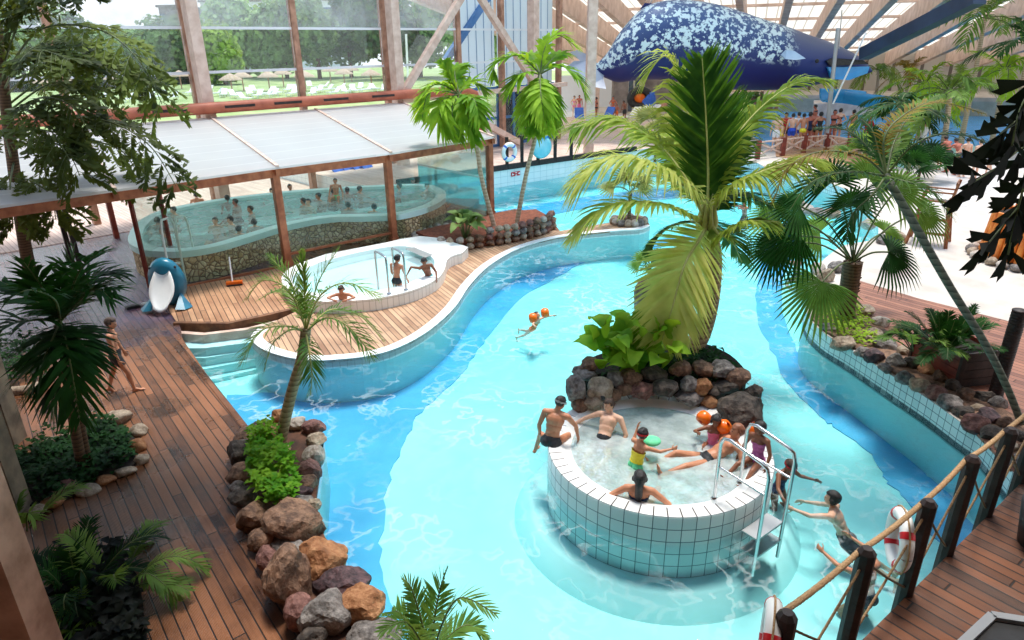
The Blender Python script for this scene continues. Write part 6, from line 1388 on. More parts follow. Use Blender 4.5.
# grey framed table corner on the bridge
tz = BZ + .72; tc = at(992, 616, tz)
t = thing('table', 'grey metal framed table whose corner shows at the bottom of the plank bridge', 'table', V((tc.x, tc.y, BZ)))
d1 = (at(1030, 622, tz) - tc).normalized(); d2 = (at(975, 632, tz) - tc).normalized()
A, B, D = tc, tc + d1 * 1.2, tc + d2 * .8; Cc = B + d2 * .8
for p, q in ((A, B), (B, Cc), (Cc, D), (D, A)): MB().beam(p, q, .06, .04).build('frame_rail', M['steel_grey'], t)
mb = MB(); q_ = [A, B, Cc, D]; mb.prism([xy(p) for p in q_], tz - .03, tz - .015); mb.build('table_top', M['black'], t)
for p in (A, B, Cc, D): MB().beam(p - V((0, 0, .02)), V((p.x, p.y, BZ)), .045, .045).build('leg', M['steel_grey'], t)
# ============================================================ EAST BANK PROPS
pp = [at(x, y, EZ + .02) for x, y in ((910, 361), (956, 388), (976, 362), (932, 340))]
t = thing('planter_box', 'reddish wooden planter box with palms behind the rock bank', 'planter', pp[0])
bx0, bx1 = pp[0], pp[1]; u_ = (bx1 - bx0); w_ = V((-u_.y, u_.x, 0)).normalized() * .75
c = [bx0, bx1, bx1 + w_, bx0 + w_]
if (c[3] - bx0).dot(V((0, 1, 0))) < 0: c = [bx0, bx1, bx1 - w_, bx0 - w_]
for p, q, mt in ((c[0], c[1], 'wood_red'), (c[1], c[2], 'wood_post'), (c[2], c[3], 'wood_red'), (c[3], c[0], 'wood_red')):
    mb = MB()
    for j in range(4): mb.beam(p + V((0, 0, .085 + .165 * j)), q + V((0, 0, .085 + .165 * j)), .04, .155)
    mb.build('side_board', M[mt], t)
for p in c: MB().beam(p, p + V((0, 0, .70)), .07, .07).build('corner_post', M['wood_post'], t)
MB().prism([xy(p) for p in c], EZ + .5, EZ + .6).build('soil_fill', M['soil_dark'], t)
b = at(995, 396, EZ); mb = MB()
prof_ = [(.11, 0)]
for k in range(32): prof_ += [(.115, .05 * k + .01), (.115, .05 * k + .035), (.10, .05 * k + .045)]
mb.lathe(prof_ + [(.0, 1.62)], b, 16).build('bollard', M['wood_post']); tag(bpy.data.objects['bollard'], 'dark ribbed bollard standing on the wooden deck beside the rock bank', 'bollard')
# orange slatted round planter
sc = at(1020, 262, EZ) ; sc = sc + V((.55, .1, 0)); t = thing('slatted_planter', 'round planter of upright orange wooden slats on a ring of stones in the sand', 'planter', sc)
mb = MB(); ns = 44
for k in range(ns):
    g = 2 * PI * k / ns; rr = 1.32; p = sc + V((math.cos(g) * rr, math.sin(g) * rr, .15)); q = sc + V((math.cos(g) * rr * .92, math.sin(g) * rr * .92, 1.3 + .04 * math.sin(k * 3))); mb.tube([p, q], [.088, .08], 7)
M['slat'] = mat('slat', srgb(206, 104, 30), srgb(240, 148, 60), 4, .5); mb.build('slats', M['slat'], t)
MB().lathe([(1.2, .1), (1.18, 1.2), (.02, 1.22)], sc, 32).build('soil_core', M['soil_dark'], t)
for k in range(30):
    g = 2 * PI * k / 30; p = sc + V((math.cos(g) * 1.55, math.sin(g) * 1.55, .1)); rock(p, .17, .17, .13, ('rock_grey', 'rock_tan', 'rock_white')[k % 3], None, None, 800 + k, 2, name='base_stone', parent=t, cat=None, rough=.25)
# wooden high chair
hb = [at(x, y, EZ) for x, y in ((902, 246), (941, 258), (952, 238), (915, 230))]
hc = sum((p for p in hb), V((0, 0, 0))) / 4
t = thing('high_chair', 'tall wooden lifeguard chair standing on the white sand', 'chair', hc)
S = 1.28; ux = V((.80, -.6, 0)); uy = V((.6, .8, 0)); q = {}
for a in (-1, 1):
    for b_ in (-1, 1):
        foot = hc + ux * a * .52 + uy * b_ * .48; top_ = hc + ux * a * .33 + uy * b_ * .30 + V((0, 0, S if b_ < 1 and False else S)); q[(a, b_)] = (foot, top_)
        MB().beam(foot, top_, .075, .075).build('leg', M['wood_chair'], t)
for zf in (.3, .62):
    for a in (-1, 1): MB().beam(q[(a, -1)][0].lerp(q[(a, -1)][1], zf), q[(a, 1)][0].lerp(q[(a, 1)][1], zf), .05, .07).build('rung', M['wood_chair'], t)
    MB().beam(q[(-1, -1)][0].lerp(q[(-1, -1)][1], zf), q[(1, -1)][0].lerp(q[(1, -1)][1], zf), .05, .07).build('rung', M['wood_chair'], t)
mb = MB()
for j in range(6): mb.box(hc + uy * (-.3 + .12 * j) + V((0, 0, S + .03)), (.8, .1, .04), math.atan2(ux.y, ux.x))
st_ = mb.build('seat', M['wood_chair'], t); MB().box(hc + V((0, 0, S + .08)), (.6, .55, .06), math.atan2(ux.y, ux.x)).build('cushion', M['white'], st_)
mb = MB()
for sx in (-.36, .36): mb.beam(hc + uy * .0 + ux * .36 + uy * sx + V((0, 0, S)), hc + ux * .46 + uy * sx + V((0, 0, S + .6)), .06, .06)
for z in (.25, .42, .57): mb.beam(hc + ux * .42 - uy * .36 + V((0, 0, S + z)), hc + ux * .42 + uy * .36 + V((0, 0, S + z)), .03, .1)
mb.build('backrest', M['wood_chair'], t)
for sx in (-.36, .36):
    MB().beam(hc - ux * .38 + uy * sx + V((0, 0, S + .3)), hc + ux * .42 + uy * sx + V((0, 0, S + .3)), .07, .04).beam(hc - ux * .34 + uy * sx + V((0, 0, S)), hc - ux * .34 + uy * sx + V((0, 0, S + .3)), .05, .05).build('armrest', M['wood_chair'], t)
# ============================================================ TUB LADDER, WADING POOL RAILS, STONE POOL RAILS
def tubep(mb, pts, r, n=8): mb.tube(spl(pts, 5), r, n); return mb
ang = math.atan2(at(735, 490, .3).y - TC.y, at(735, 490, .3).x - TC.x)
rd = V((math.cos(ang), math.sin(ang), 0)); td = V((-rd.y, rd.x, 0))
t = thing('pool_ladder', 'stainless steel ladder with tall handrails over the rim of the round tub', 'ladder', TC + rd * 1.75)
for s in (-1, 1):
    c0 = TC + td * s * .29; hz = TZ + .92; mb = MB()
    pts = [c0 + rd * 1.27 + V((0, 0, TZ - .08)), c0 + rd * 1.27 + V((0, 0, hz - .12)), c0 + rd * 1.31 + V((0, 0, hz - .02)), c0 + rd * 1.40 + V((0, 0, hz)), c0 + rd * 1.88 + V((0, 0, hz - .10)), c0 + rd * 1.97 + V((0, 0, hz - .14)), c0 + rd * 2.0 + V((0, 0, hz - .26)), c0 + rd * 1.98 + V((0, 0, -.6))]
    P = []
    for i in range(len(pts) - 1): P += [pts[i], pts[i].lerp(pts[i + 1], .5)]
    mb.tube(P + [pts[-1]], .024, 10); mb.build('handrail', M['steel'], t)
    MB().tube([c0 + rd * 1.27 + V((0, 0, TZ + .45)), c0 + rd * 1.99 + V((0, 0, TZ + .40))], .018, 8).build('mid_rail', M['steel'], t)
    MB().lathe([(.05, 0), (.05, .02), (.03, .04)], c0 + rd * 1.27 + V((0, 0, TZ - .09)), 12).build('flange', M['steel'], t)
for k, z in enumerate((-.02, -.3)):
    MB().box(TC + rd * (1.86 + .02 * k) + V((0, 0, z)), (.24, .58, .03), ang).build('step', M['steel_grey'], t)
t = thing('handrail', 'pair of curved steel grab rails on the front edge of the wading pool', 'handrail', at(392, 293, kz))
for (xa, xb) in ((385, 389), (401, 406)):
    a = at(xb, 294 if xb < 400 else 290, kz); b_ = at(xa, 292 if xb < 400 else 288, kz); 
    dv = V((-.62, .78, 0)); a2 = a + dv * .55; hh = .95
    MB().tube(spl([a, a + V((0, 0, hh - .12)), a + V((0, 0, hh)) + dv * .1, a2 + V((0, 0, hh + .02)) - dv * .08, a2 + V((0, 0, hh - .12)), a2 + V((0, 0, -.25))], 5), .028, 8).build('grab_rail', M['steel'], t)
    MB().lathe([(.06, 0), (.06, .02), (.03, .04)], a, 10).build('flange', M['steel'], t)
M['white_rail'] = mat('white_rail', (.72, .82, .78), None, rough=.35)
t = thing('pool_ladder', 'pale railed ladder leaning over the rim of the stone pool behind the glass door', 'ladder', at(182, 282))
for (x, y) in ((170, 255), (184, 252)):
    a = at(x, y, .9); dv = V((-.1, .6, 0)); mb = MB()
    mb.tube(spl([V((a.x, a.y - .22, .0)), V((a.x, a.y - .2, .9)), V((a.x, a.y - .12, 1.75)), V((a.x, a.y + .1, 1.85)), V((a.x + .02, a.y + .45, 1.7)), V((a.x + .02, a.y + .5, .85))], 5), .03, 8).build('handrail', M['white_rail'], t)
a, b_ = at(170, 255, .9), at(184, 252, .9)
for z in (.2, .45, .7): MB().box(((a.x + b_.x) / 2, (a.y + b_.y) / 2 - .22, z), (abs(b_.x - a.x), .1, .03)).build('step', M['white_rail'], t)
# second boarding ladder by the far end of the stone pool glass is not in view
# ============================================================ DOLPHIN SLIDE and BROOM
sb = at(172, 304, .03)
t = thing('kiddie_slide', 'blue dolphin shaped toddler slide with white chute beside the glass door', 'slide', sb)
M['dolphin'] = mat('dolphin', srgb(18, 96, 124), srgb(34, 122, 150), 3, .3)
fdv = V((.12, -1, 0)).normalized(); sdv = V((1, .12, 0)).normalized()
# hood: arched shell seen from the front
mb = MB(); ringv = []; NN = 20
for j, (y, wz, hz, zz) in enumerate(((.30, .28, .35, .35), (.18, .40, .62, .55), (0, .44, .72, .62), (-.12, .40, .66, .60), (-.18, .30, .55, .58))):
    for k in range(NN):
        g = 2 * PI * k / NN; ringv.append(sb - fdv * (y) + sdv * (math.cos(g) * wz) + V((0, 0, max(.02, zz + math.sin(g) * hz * (.85 if math.sin(g) > 0 else .9)))))
fs = [(j * NN + k, j * NN + (k + 1) % NN, (j + 1) * NN + (k + 1) % NN, (j + 1) * NN + k) for j in range(4) for k in range(NN)] + [tuple(range(NN))[::-1], tuple(range(4 * NN, 5 * NN))]
mb.add(ringv, fs, smooth=True)
mb.build('dolphin_body', M['dolphin'], t)
mb = MB(); vs = []
for i in range(9):
    f = i / 8; c_ = sb + fdv * (.14 + .62 * f) + V((0, 0, .78 * (1 - f) ** 1.3 + .06)); w = .17 + .13 * math.sin(PI * min(1, f * 1.1)); 
    for k in range(7):
        q_ = (k / 3 - 1); vs.append(c_ + sdv * (q_ * w) + V((0, 0, .11 * q_ * q_)))
mb.add(vs, [(i * 7 + k, i * 7 + k + 1, (i + 1) * 7 + k + 1, (i + 1) * 7 + k) for i in range(8) for k in range(6)], smooth=True)
o = mb.build('chute', M['white'], t); o.modifiers.new('thick', 'SOLIDIFY').thickness = .03
for s in (-1, 1): 
    mb = MB(); mb.add([sb + sdv * s * .3 + fdv * .1 + V((0, 0, .02)), sb + sdv * s * .62 + fdv * .35 + V((0, 0, .03)), sb + sdv * s * .5 + fdv * .55 + V((0, 0, .03)), sb + sdv * s * .28 + fdv * .6 + V((0, 0, .06)), sb + sdv * s * .3 + fdv * .1 + V((0, 0, .35))], [(0, 1, 2, 3), (0, 4, 1), (4, 3, 2, 1), (0, 3, 4)]); mb.build('tail_fin', M['dolphin'], t)
for s in (-1, 1): mb = MB(); mb.ell(sb + sdv * s * .3 + fdv * .1 + V((0, 0, 1.0)), [V((.035, 0, 0)), V((0, .03, 0)), V((0, 0, .035))]); mb.build('eye', M['black'], t)
sbm = at(233, 285, .03)
t = thing('broom', 'broom with white handle and orange head lying against the stone pool wall', 'broom', sbm)
MB().tube([sbm + V((0, 0, .08)), atY(229, 257, sbm.y + .3)], .022, 7).build('handle', M['white'], t); MB().box(sbm + V((.05, 0, .06)), (.42, .14, .1), .3).build('head', M['orange'], t); MB().box(sbm + V((.06, -.02, .015)), (.40, .16, .05), .3).build('bristles', M['black'], t)
# drain boxes on the path
for k, (x, y) in enumerate(((133, 308), (149, 305))):
    p = at(x, y); o = MB().box(p + V((0, 0, .03)), (.32, .2, .06), .7).box(p + V((0, 0, .065)), (.26, .14, .02), .7).build('drain_cover', M['black' if k == 0 else 'steel_grey']); tag(o, ('small black drain cover on the wet deck before the dolphin slide', 'small grey grating on the wet deck beside the dolphin slide')[k], 'drain')
# ============================================================ FAR POOL EDGE: posts, lifebuoy, float, sign
wz = top + .2
for k, x in enumerate((507, 522, 538, 555, 571)):
    # stands on the dark beam of the far pool wall
    r = ray(x, 160); nrm = V((-fwd_.y, fwd_.x, 0)); o_ = V((0, 0, H)); tt = (fw0 - o_).dot(nrm) / r.dot(nrm); p = o_ + r * tt; p.z = 0
    o = MB().beam(p + V((0, 0, top)), p + V((0, 0, top + 1.45)), .16, .16).build('fence_post', M['wood_post']); tag(o, 'dark post on the far pool wall, %s from the annex corner post' % ORD[k], 'post', 'posts on the far pool wall')
    if k == 0: pL = p.copy()
    if k == 2: pF = p.copy()
    pE = p.copy()
for z in (1.35,): rope('fence_rope', pL + V((0, 0, top + z)), pE + V((0, 0, top + z)), .018, .03, 'rope', 'thin rope strung along the posts of the far pool wall', None)
nv = V((fwd_.y, -fwd_.x, 0))
lifebuoy(pL + V((0, 0, top + .8)) + nv * .18, nv, .34, .10, 'white and blue lifebuoy hanging on the first dark post of the far wall', 'white', 'mesh_blue')
fl = thing('float_disc', 'large pale blue inflatable disc hanging on a dark post of the far pool wall', 'float', pF + V((0, 0, top + .9)))
c = pF + V((0, 0, top + .85)) + nv * .28; M['floatblue'] = mat('floatblue', srgb(120, 206, 222), srgb(160, 222, 232), 3, .3)
uu = fwd_; MB().ell(c, [uu * .56, nv * .2, V((0, 0, .5))], 24, 14).build('cushion', M['floatblue'], fl); MB().tube([c + (uu * math.cos(g) + V((0, 0, math.sin(g) * .88))) * .54 for g in [2 * PI * i / 32 for i in range(33)]], .06, 8, caps=False).build('rim', M['slidecyan'], fl)
MB().box(c + V((0, 0, .46)) + nv * .12, (.5, .08, .12), math.atan2(uu.y, uu.x)).build('handle', M['slideblue'], fl)
# red sign on the tiles
def onwall(px, py, off=.03):
    r = ray(px, py); o_ = V((0, 0, H)); t = (fw0 + nv * off - o_).dot(nv) / r.dot(nv); return o_ + r * t
s0, s1, s2, s3 = onwall(511.3, 176.7), onwall(520, 175), onwall(520, 171), onwall(511.3, 172.5)
sg = thing('sign', 'small red sign with white marks on the far tiled pool wall', 'sign', onwall(515, 174))
MB().beam((s0 + s3) / 2, (s1 + s2) / 2, .03, (s3 - s0).length).build('board', M['red'], sg)
mb = MB(); W_ = (s1 - s0); H_ = (s3 - s0); O_ = s0 + nv * .035
def sgp(u, v): return O_ + W_ * u + H_ * v
for tri in (((.06, .2), (.06, .8), (.30, .5)), ((.94, .2), (.94, .8), (.70, .5)), ((.36, .9), (.64, .9), (.5, .62)), ((.36, .1), (.64, .1), (.5, .38))):
    mb.add([sgp(*q) for q in tri], [(0, 1, 2)])
mb.build('marks', M['white'], sg)
# ============================================================ WHALE
WY = 42.0
wc = [(593, 70, 3), (600, 68, 7), (608, 65, 13), (620, 57, 24), (640, 45, 33), (662, 41, 36.5), (685, 42, 38), (710, 46, 38.5), (735, 51, 36.5), (760, 55.5, 33), (785, 59, 29), (805, 61.5, 24.5), (822, 62.5, 20.5), (840, 64, 15), (855, 66, 10), (866, 69, 5), (872, 71, 1)]
Pw = spl([V(q) for q in wc], 5); t = thing('whale_model', 'giant hanging blue whale figure with white speckled back over the far shore', 'whale', atY(700, 46, WY))
vs = []; fs = []; uv = []; NN = 36
for j, q in enumerate(Pw):
    c = atY(q.x, q.y, WY + (q.x - 700) * .004); s = pxm(c); rr = max(.02, q.z / s)
    for k in range(NN):
        g = 2 * PI * k / NN; vs.append(c + V((0, math.cos(g) * rr * .85, math.sin(g) * rr)))
J = len(Pw)
for j in range(J - 1):
    for k in range(NN):
        fs.append((j * NN + k, j * NN + (k + 1) % NN, (j + 1) * NN + (k + 1) % NN, (j + 1) * NN + k))
        def U(a, b): return (a / (J - 1), .5 + .5 * math.sin(2 * PI * b / NN))
        uv.append([U(j, k), U(j, k + 1), U(j + 1, k + 1), U(j + 1, k)])
fs += [tuple(range(NN))[::-1], tuple(range((J - 1) * NN, J * NN))]; uv += [[(0, .5)] * NN, [(1, .5)] * NN]
m, nt, out = newmat('whale_skin'); g = G(nt); p = g.pos(); s = g.n('SeparateXYZ', None, Vector=g.n('UVMap').outputs[0])
vo = g.n('TexVoronoi', {'feature': 'F1'}, Vector=g.n('Mapping', None, Vector=g.n('VectorMath', {'operation': 'ADD'}, i0=p, i1=g.n('TexNoise', None, Vector=p, Scale=2.2, Detail=2).outputs['Color']).outputs[0], Scale=(1, 1, 1)).outputs[0], Scale=2.6).outputs[0]
ns = g.noise(p, 3.4, 5, .72)
spot = g.n('MapRange', None, Value=g.math('ADD', ns, g.math('MULTIPLY', g.math('SUBTRACT', .45, vo), .30)), i1=.48, i2=.525, i3=0.0, i4=1.0).outputs[0]
wav = g.math('MULTIPLY', g.math('SUBTRACT', g.noise(p, .6, 3), .5), .25)
lim = g.n('MapRange', None, Value=g.math('ADD', s.outputs[1], wav), i1=.36, i2=.46, i3=0.0, i4=1.0).outputs[0]
lenl = g.n('MapRange', None, Value=g.math('ADD', s.outputs[0], g.math('MULTIPLY', wav, .3)), i1=.60, i2=.64, i3=1.0, i4=0.0).outputs[0]
fac_ = g.math('MULTIPLY', spot, g.math('MULTIPLY', lim, lenl))
basec = g.ramp(g.math('ADD', s.outputs[1], wav), [(.30, srgb(14, 28, 96)), (.55, srgb(24, 52, 110)), (.9, srgb(70, 98, 140))])
basec2 = g.mix(lenl, g.ramp(s.outputs[1], [(.2, srgb(14, 34, 110)), (.5, srgb(30, 52, 120)), (.85, srgb(88, 98, 128))]), basec)
bb = g.n('BsdfPrincipled', None, Base_Color=g.mix(fac_, basec2, srgb(206, 226, 230)), Roughness=.5); g.link(bb.outputs[0], out.inputs[0]); M['whale'] = m
MB().add(vs, fs, 0, uv, True).build('body', M['whale'], t)
M['whale_grey'] = mat('whale_grey', srgb(150, 158, 176), srgb(176, 184, 198), .6, .4)
M['whale_pale'] = mat('whale_pale', srgb(150, 176, 205), srgb(190, 210, 226), .6, .4)
def slab(mb, outline, Y, th):
    a = [atY(x, y, Y + dy) for x, y, dy in outline]; n = len(a); up = V((0, th, 0))
    mb.add([q - up for q in a] + [q + up for q in a], [tuple(range(n)), tuple(range(n, 2 * n))[::-1]] + [(i, (i + 1) % n, n + (i + 1) % n, n + i) for i in range(n)])
    return mb
slab(MB(), [(600, 66, 0), (588, 60, -.4), (574, 61, -.9), (565, 68, -1.2), (572, 76, -1.2), (590, 86, -1.4), (606, 89, -1.6), (603, 78, -.8), (606, 70, 0)], WY, .1).build('tail_fluke', M['whale_grey'], t)
slab(MB(), [(600, 66, 0), (590, 56, .6), (578, 50, 1.0), (570, 52, 1.2), (584, 64, .6)], WY, .1).build('tail_fluke', M['whale_grey'], t)
slab(MB(), [(781, 55, 0), (786, 50, -.1), (794, 51, -.25), (805, 58.5, -.7), (795, 60, -.7), (785, 59, -.4)], WY - 1.75, .1).build('flipper', M['whale_pale'], t)
slab(MB(), [(640, 9, 0), (645, 3, 0), (652, 3.5, 0), (660, 7, 0)], WY, .1).build('dorsal_fin', M['whale'], t)
slab(MB(), [(826, 61, 0), (832, 58, 0), (862, 60, .2), (868, 64, .3), (830, 66, 0)], WY - .75, .12).build('mouth', M['black'], t)
slab(MB(), [(826, 67, 0), (868, 66.5, .3), (866, 73, .3), (848, 80, 0), (832, 79, 0)], WY - .55, .18).build('lower_jaw', M['slideblue'], t)
MB().ell(atY(817, 61, WY - 1.05), [V((.12, 0, 0)), V((0, .1, 0)), V((0, 0, .12))]).build('eye', M['black'], t)
for (a, b_, lab) in (((650, 5), (656, -12), 'over the whale back'), ((838, 58), (842, 10), 'at the whale head')):
    o = MB().tube([atY(a[0], a[1], WY), atY(b_[0], b_[1], WY)], .03, 6).build('suspension_cable', M['steel_grey']); tag(o, 'thin steel cable holding the whale figure, ' + lab, 'cable')
# navy tube beam, mast and stay
o = MB().beam(atY(864, 54, 38), atY(980, -4, 30), .55, .6).build('slide_beam', M['navybeam']); tag(o, 'long dark blue beam rising from the whale head under the hall roof', 'beam')
mast = atY(831, 112, 39); o = MB().tube([V((mast.x, mast.y, .2)), atY(838, 28, 39)], [.13, .10], 10).build('mast', M['steel_grey']); tag(o, 'grey metal mast standing before the whale head', 'mast')
o = MB().tube([atY(833, 104, 38.6), atY(866, 33, 38.6)], .045, 6).build('stay_rope', M['white']); tag(o, 'pale slanting stay rope beside the grey mast', 'rope')
# ============================================================ SLIDES, BOAT, HUT, FAR BUILDING
def trough(name, pts, rr, mt, label):
    P = spl(pts, 8); vs = []; fs = []; K = 12; N = len(P)
    for i, p in enumerate(P):
        T = (P[min(i + 1, N - 1)] - P[max(i - 1, 0)]).normalized(); S = T.cross(V((0, 0, 1))).normalized(); U_ = S.cross(T)
        for k in range(K + 1):
            g = PI * (1.0 + k / K); vs.append(p + S * math.cos(g) * rr + U_ * math.sin(g) * rr)
        for k in range(K + 1):
            g = PI * (2.0 - k / K); vs.append(p + S * math.cos(g) * rr * .86 + U_ * math.sin(g) * rr * .86)
    q = 2 * K + 2
    for i in range(N - 1):
        for k in range(q): fs.append((i * q + k, i * q + (k + 1) % q, (i + 1) * q + (k + 1) % q, (i + 1) * q + k))
    fs += [tuple(range(q)), tuple(range((N - 1) * q, N * q))[::-1]]
    return tag(MB().add(vs, fs, smooth=True).build(name, mt), label, 'slide')
trough('water_slide', [atY(826, 89, 47), atY(845, 90, 47), atY(866, 93, 46), atY(884, 96, 46)], .85, M['slideblue'], 'bright blue water slide trough below the whale head')
trough('water_slide', [atY(882, 97, 47), atY(900, 98, 48), atY(920, 94, 49), atY(938, 90, 50)], .8, M['slidecyan'], 'turquoise water slide trough behind the palms')
o = MB().prism([xy(p) for p in pl([(812, 116), (884, 113), (884, 110), (812, 112)], 0)], -.1, 1.0).build('slide_landing', M['paving']); tag(o, 'grey white landing block under the blue water slide', 'platform')
hp = at(735, 109, .3); hp = V((hp.x, hp.y, .3)); t = thing('thatched_hut', 'thatched bar hut behind the coconut palm', 'hut', hp)
for a in (-1, 1):
    for b_ in (-1, 1): MB().beam(hp + V((a * 3, b_ * 2, 0)), hp + V((a * 3, b_ * 2, 1.9)), .25, .25).build('post', M['wood_brown'], t)
mb = MB(); E_ = [hp + V((a, b_, 1.7)) for a, b_ in ((-4.4, -3), (4.4, -3), (4.4, 3), (-4.4, 3))]; R_ = [hp + V((-2.0, 0, 3.6)), hp + V((2.0, 0, 3.6))]
mb.add(E_ + R_, [(0, 1, 5, 4), (1, 2, 5), (2, 3, 4, 5), (3, 0, 4), (0, 3, 2, 1)]); mb.build('thatch_roof', M['straw'], t); MB().box(hp + V((0, 0, .5)), (5.6, 3.4, 1.0)).build('counter', M['wood_brown'], t)
M['tarp'] = mat('tarp', srgb(20, 140, 140), srgb(40, 170, 165), 3, .6)
for k, x in enumerate((717, 747)): 
    p = atY(x, 88, hp.y); o = rock(p, .75, .6, .32, 'tarp', '%s teal tarpaulin bundle on the thatched hut roof, %s the tall upright frond' % ('crumpled', 'closest to' if k == 0 else 'farther from'), 'teal bundles on the hut roof', 900 + k, 3, name='tarpaulin', cat='tarpaulin')
# building beyond the far shore: grey piers, windows
bY = 62
bt = thing('pool_building', 'low building with grey piers and glazed doors below the whale tail', 'building', atY(640, 118, bY))
for x0, x1, y0, mt in ((611, 626, 80, 'rafter_grey'), (638, 642, 84, 'wood_pale'), (592, 598, 84, 'wood_pale')):
    a, b_ = atY(x0, 120, bY), atY(x1, 120, bY); h_ = atY(x0, y0 - 8, bY).z; MB().box(((a.x + b_.x) / 2, bY, h_ / 2), (b_.x - a.x, .8, h_)).build('pier', M[mt], bt)
a, b_ = atY(626, 120, bY + 1), atY(638, 120, bY + 1); MB().box(((a.x + b_.x) / 2, bY + 1, 2), (b_.x - a.x, .1, 4)).build('glazed_door', M['winglass'], bt)
for f in (0, .5, 1): MB().box((a.x + (b_.x - a.x) * f, bY + .9, 2), (.14, .14, 4)).build('door_frame', M['white'], bt)
a, b_ = atY(642, 120, bY + 1), atY(700, 120, bY + 1); MB().box(((a.x + b_.x) / 2, bY + 1, 2), (b_.x - a.x, .3, 4)).build('boarded_wall', M['rafter_grey'], bt)
a, b_ = atY(560, 120, bY + 6), atY(612, 120, bY + 6); MB().box(((a.x + b_.x) / 2, bY + 6, 1.6), (b_.x - a.x, .3, 3.2)).build('rear_wall', M['plaster'], bt)
# sun loungers indoors and outdoors
def lounger(p, rz, mt, label, grp, s=1.0, fabric=None):
    t = thing('sun_lounger', label, 'sun lounger', p, grp); Mx = Matrix.Rotation(rz, 3, 'Z')
    def X(x, y, z): return V(p) + Mx @ V((x, y, z)) * s
    def slope(y0, z0, y1, z1, w=.62, th=.05):
        a, b_ = X(0, y0, z0), X(0, y1, z1); return MB().beam(a, b_, w * s, th * s)
    slope(-.9, .34, .45, .34).build('bed', fabric or mt, t); slope(.45, .34, 1.0, .85).build('backrest', fabric or mt, t)
    mb = MB()
    for sx in (-.3, .3): mb.beam(X(sx, -.95, .30), X(sx, .95, .30), .05 * s, .05 * s)
    mb.build('frame', mt, t)
    for sx in (-.28, .28):
        for sy in (-.75, .7): MB().beam(X(sx, sy, 0), X(sx, sy, .3), .05 * s, .05 * s).build('leg', mt, t)
    return t
for k, (x, y, rz, c, lab) in enumerate(((605, 121, .6, 'mesh_blue', 'blue sun lounger beside the pale hall column'), (580, 122, 1.2, 'mesh_blue', 'blue sun lounger half hidden by the pale hall column'), (628, 121, .3, 'white', 'white sun lounger behind the boys in dark trunks'), (638, 120, .3, 'white', 'white sun lounger, second beside the standing boy'), (648, 118, .3, 'white', 'white sun lounger, third beside the standing boy'), (657, 115, .4, 'wood_brown', 'brown slatted sun lounger behind the coconut palm'))):
    p = at(x, y, EZ); lounger(p, rz - 1.2, M[c], lab, 'sun loungers on the far shore', 1.15)
for k, (x, y, rz) in enumerate(((352, 186, 1.0), (362, 184, 1.0), (372, 183, 1.0), (381, 182, 1.0))):
    p = at(x, y, .02); lounger(p, rz, M['mesh_blue'], 'dark blue sun lounger outside the annex, %s from the post over the wading pool' % ORD[3 - k], 'dark loungers outside the annex')
# draped towel on railing, round yellow ring
c = atY(640, 98, 58); t = thing('swim_ring', 'dark swim ring with orange middle among the loungers', 'swim ring', V((c.x, c.y, c.z - .6)))
MB().tube([c + V((math.cos(g), 0, math.sin(g) * .8)) * .8 for g in [2 * PI * i / 24 for i in range(25)]], .3, 8, caps=False).build('ring', M['black'], t); MB().ell(c, [V((.5, 0, 0)), V((0, .12, 0)), V((0, 0, .4))]).build('middle', M['orange'], t)
c = atY(650, 100, 58); o = rock(c, .7, .4, .7, 'mesh_blue', 'blue folded parasol bundle beside the swim ring', None, 77, 2, name='parasol_bundle', cat='parasol')
# ---- bridge with wooden railing
br0, br1 = at(776, 157, .3), at(872, 152, .3)
struct(MB().prism([xy(p) for p in (br0, at(872, 168, .3), at(880, 140, .3), at(774, 134, .3))], .1, .32).build('floor_far_bridge', M['deck_kid']))
bps = []
for k, (x, yb, yt) in enumerate(((757, 155, 131), (782, 152, 130), (803, 149, 129), (826, 147, 133), (848, 152, 136), (866, 156, 140))):
    p = at(x, yb + 4, .3); hgt = .95
    o = MB().beam(p, p + V((0, 0, hgt)), .22, .22).build('bridge_post', M['wood_red']); tag(o, 'red brown railing post of the far bridge, %s from the coconut palm' % ORD[k], 'post', 'posts of the far bridge railing'); bps.append(p)
for i in range(len(bps) - 1):
    A, B = bps[i], bps[i + 1]
    for nm, za, zb, lab in (('top_rail', .85, .85, 'pale top rail'), ('cross_rail', .8, .15, 'falling pale cross rail'), ('cross_rail', .15, .8, 'rising pale cross rail')):
        o = MB().beam(A + V((0, 0, za)), B + V((0, 0, zb)), .07, .07).build(nm, M['wood_pale']); tag(o, '%s of the far bridge, %s bay from the coconut palm' % (lab, ORD[i]), 'rail', 'rails of the far bridge')
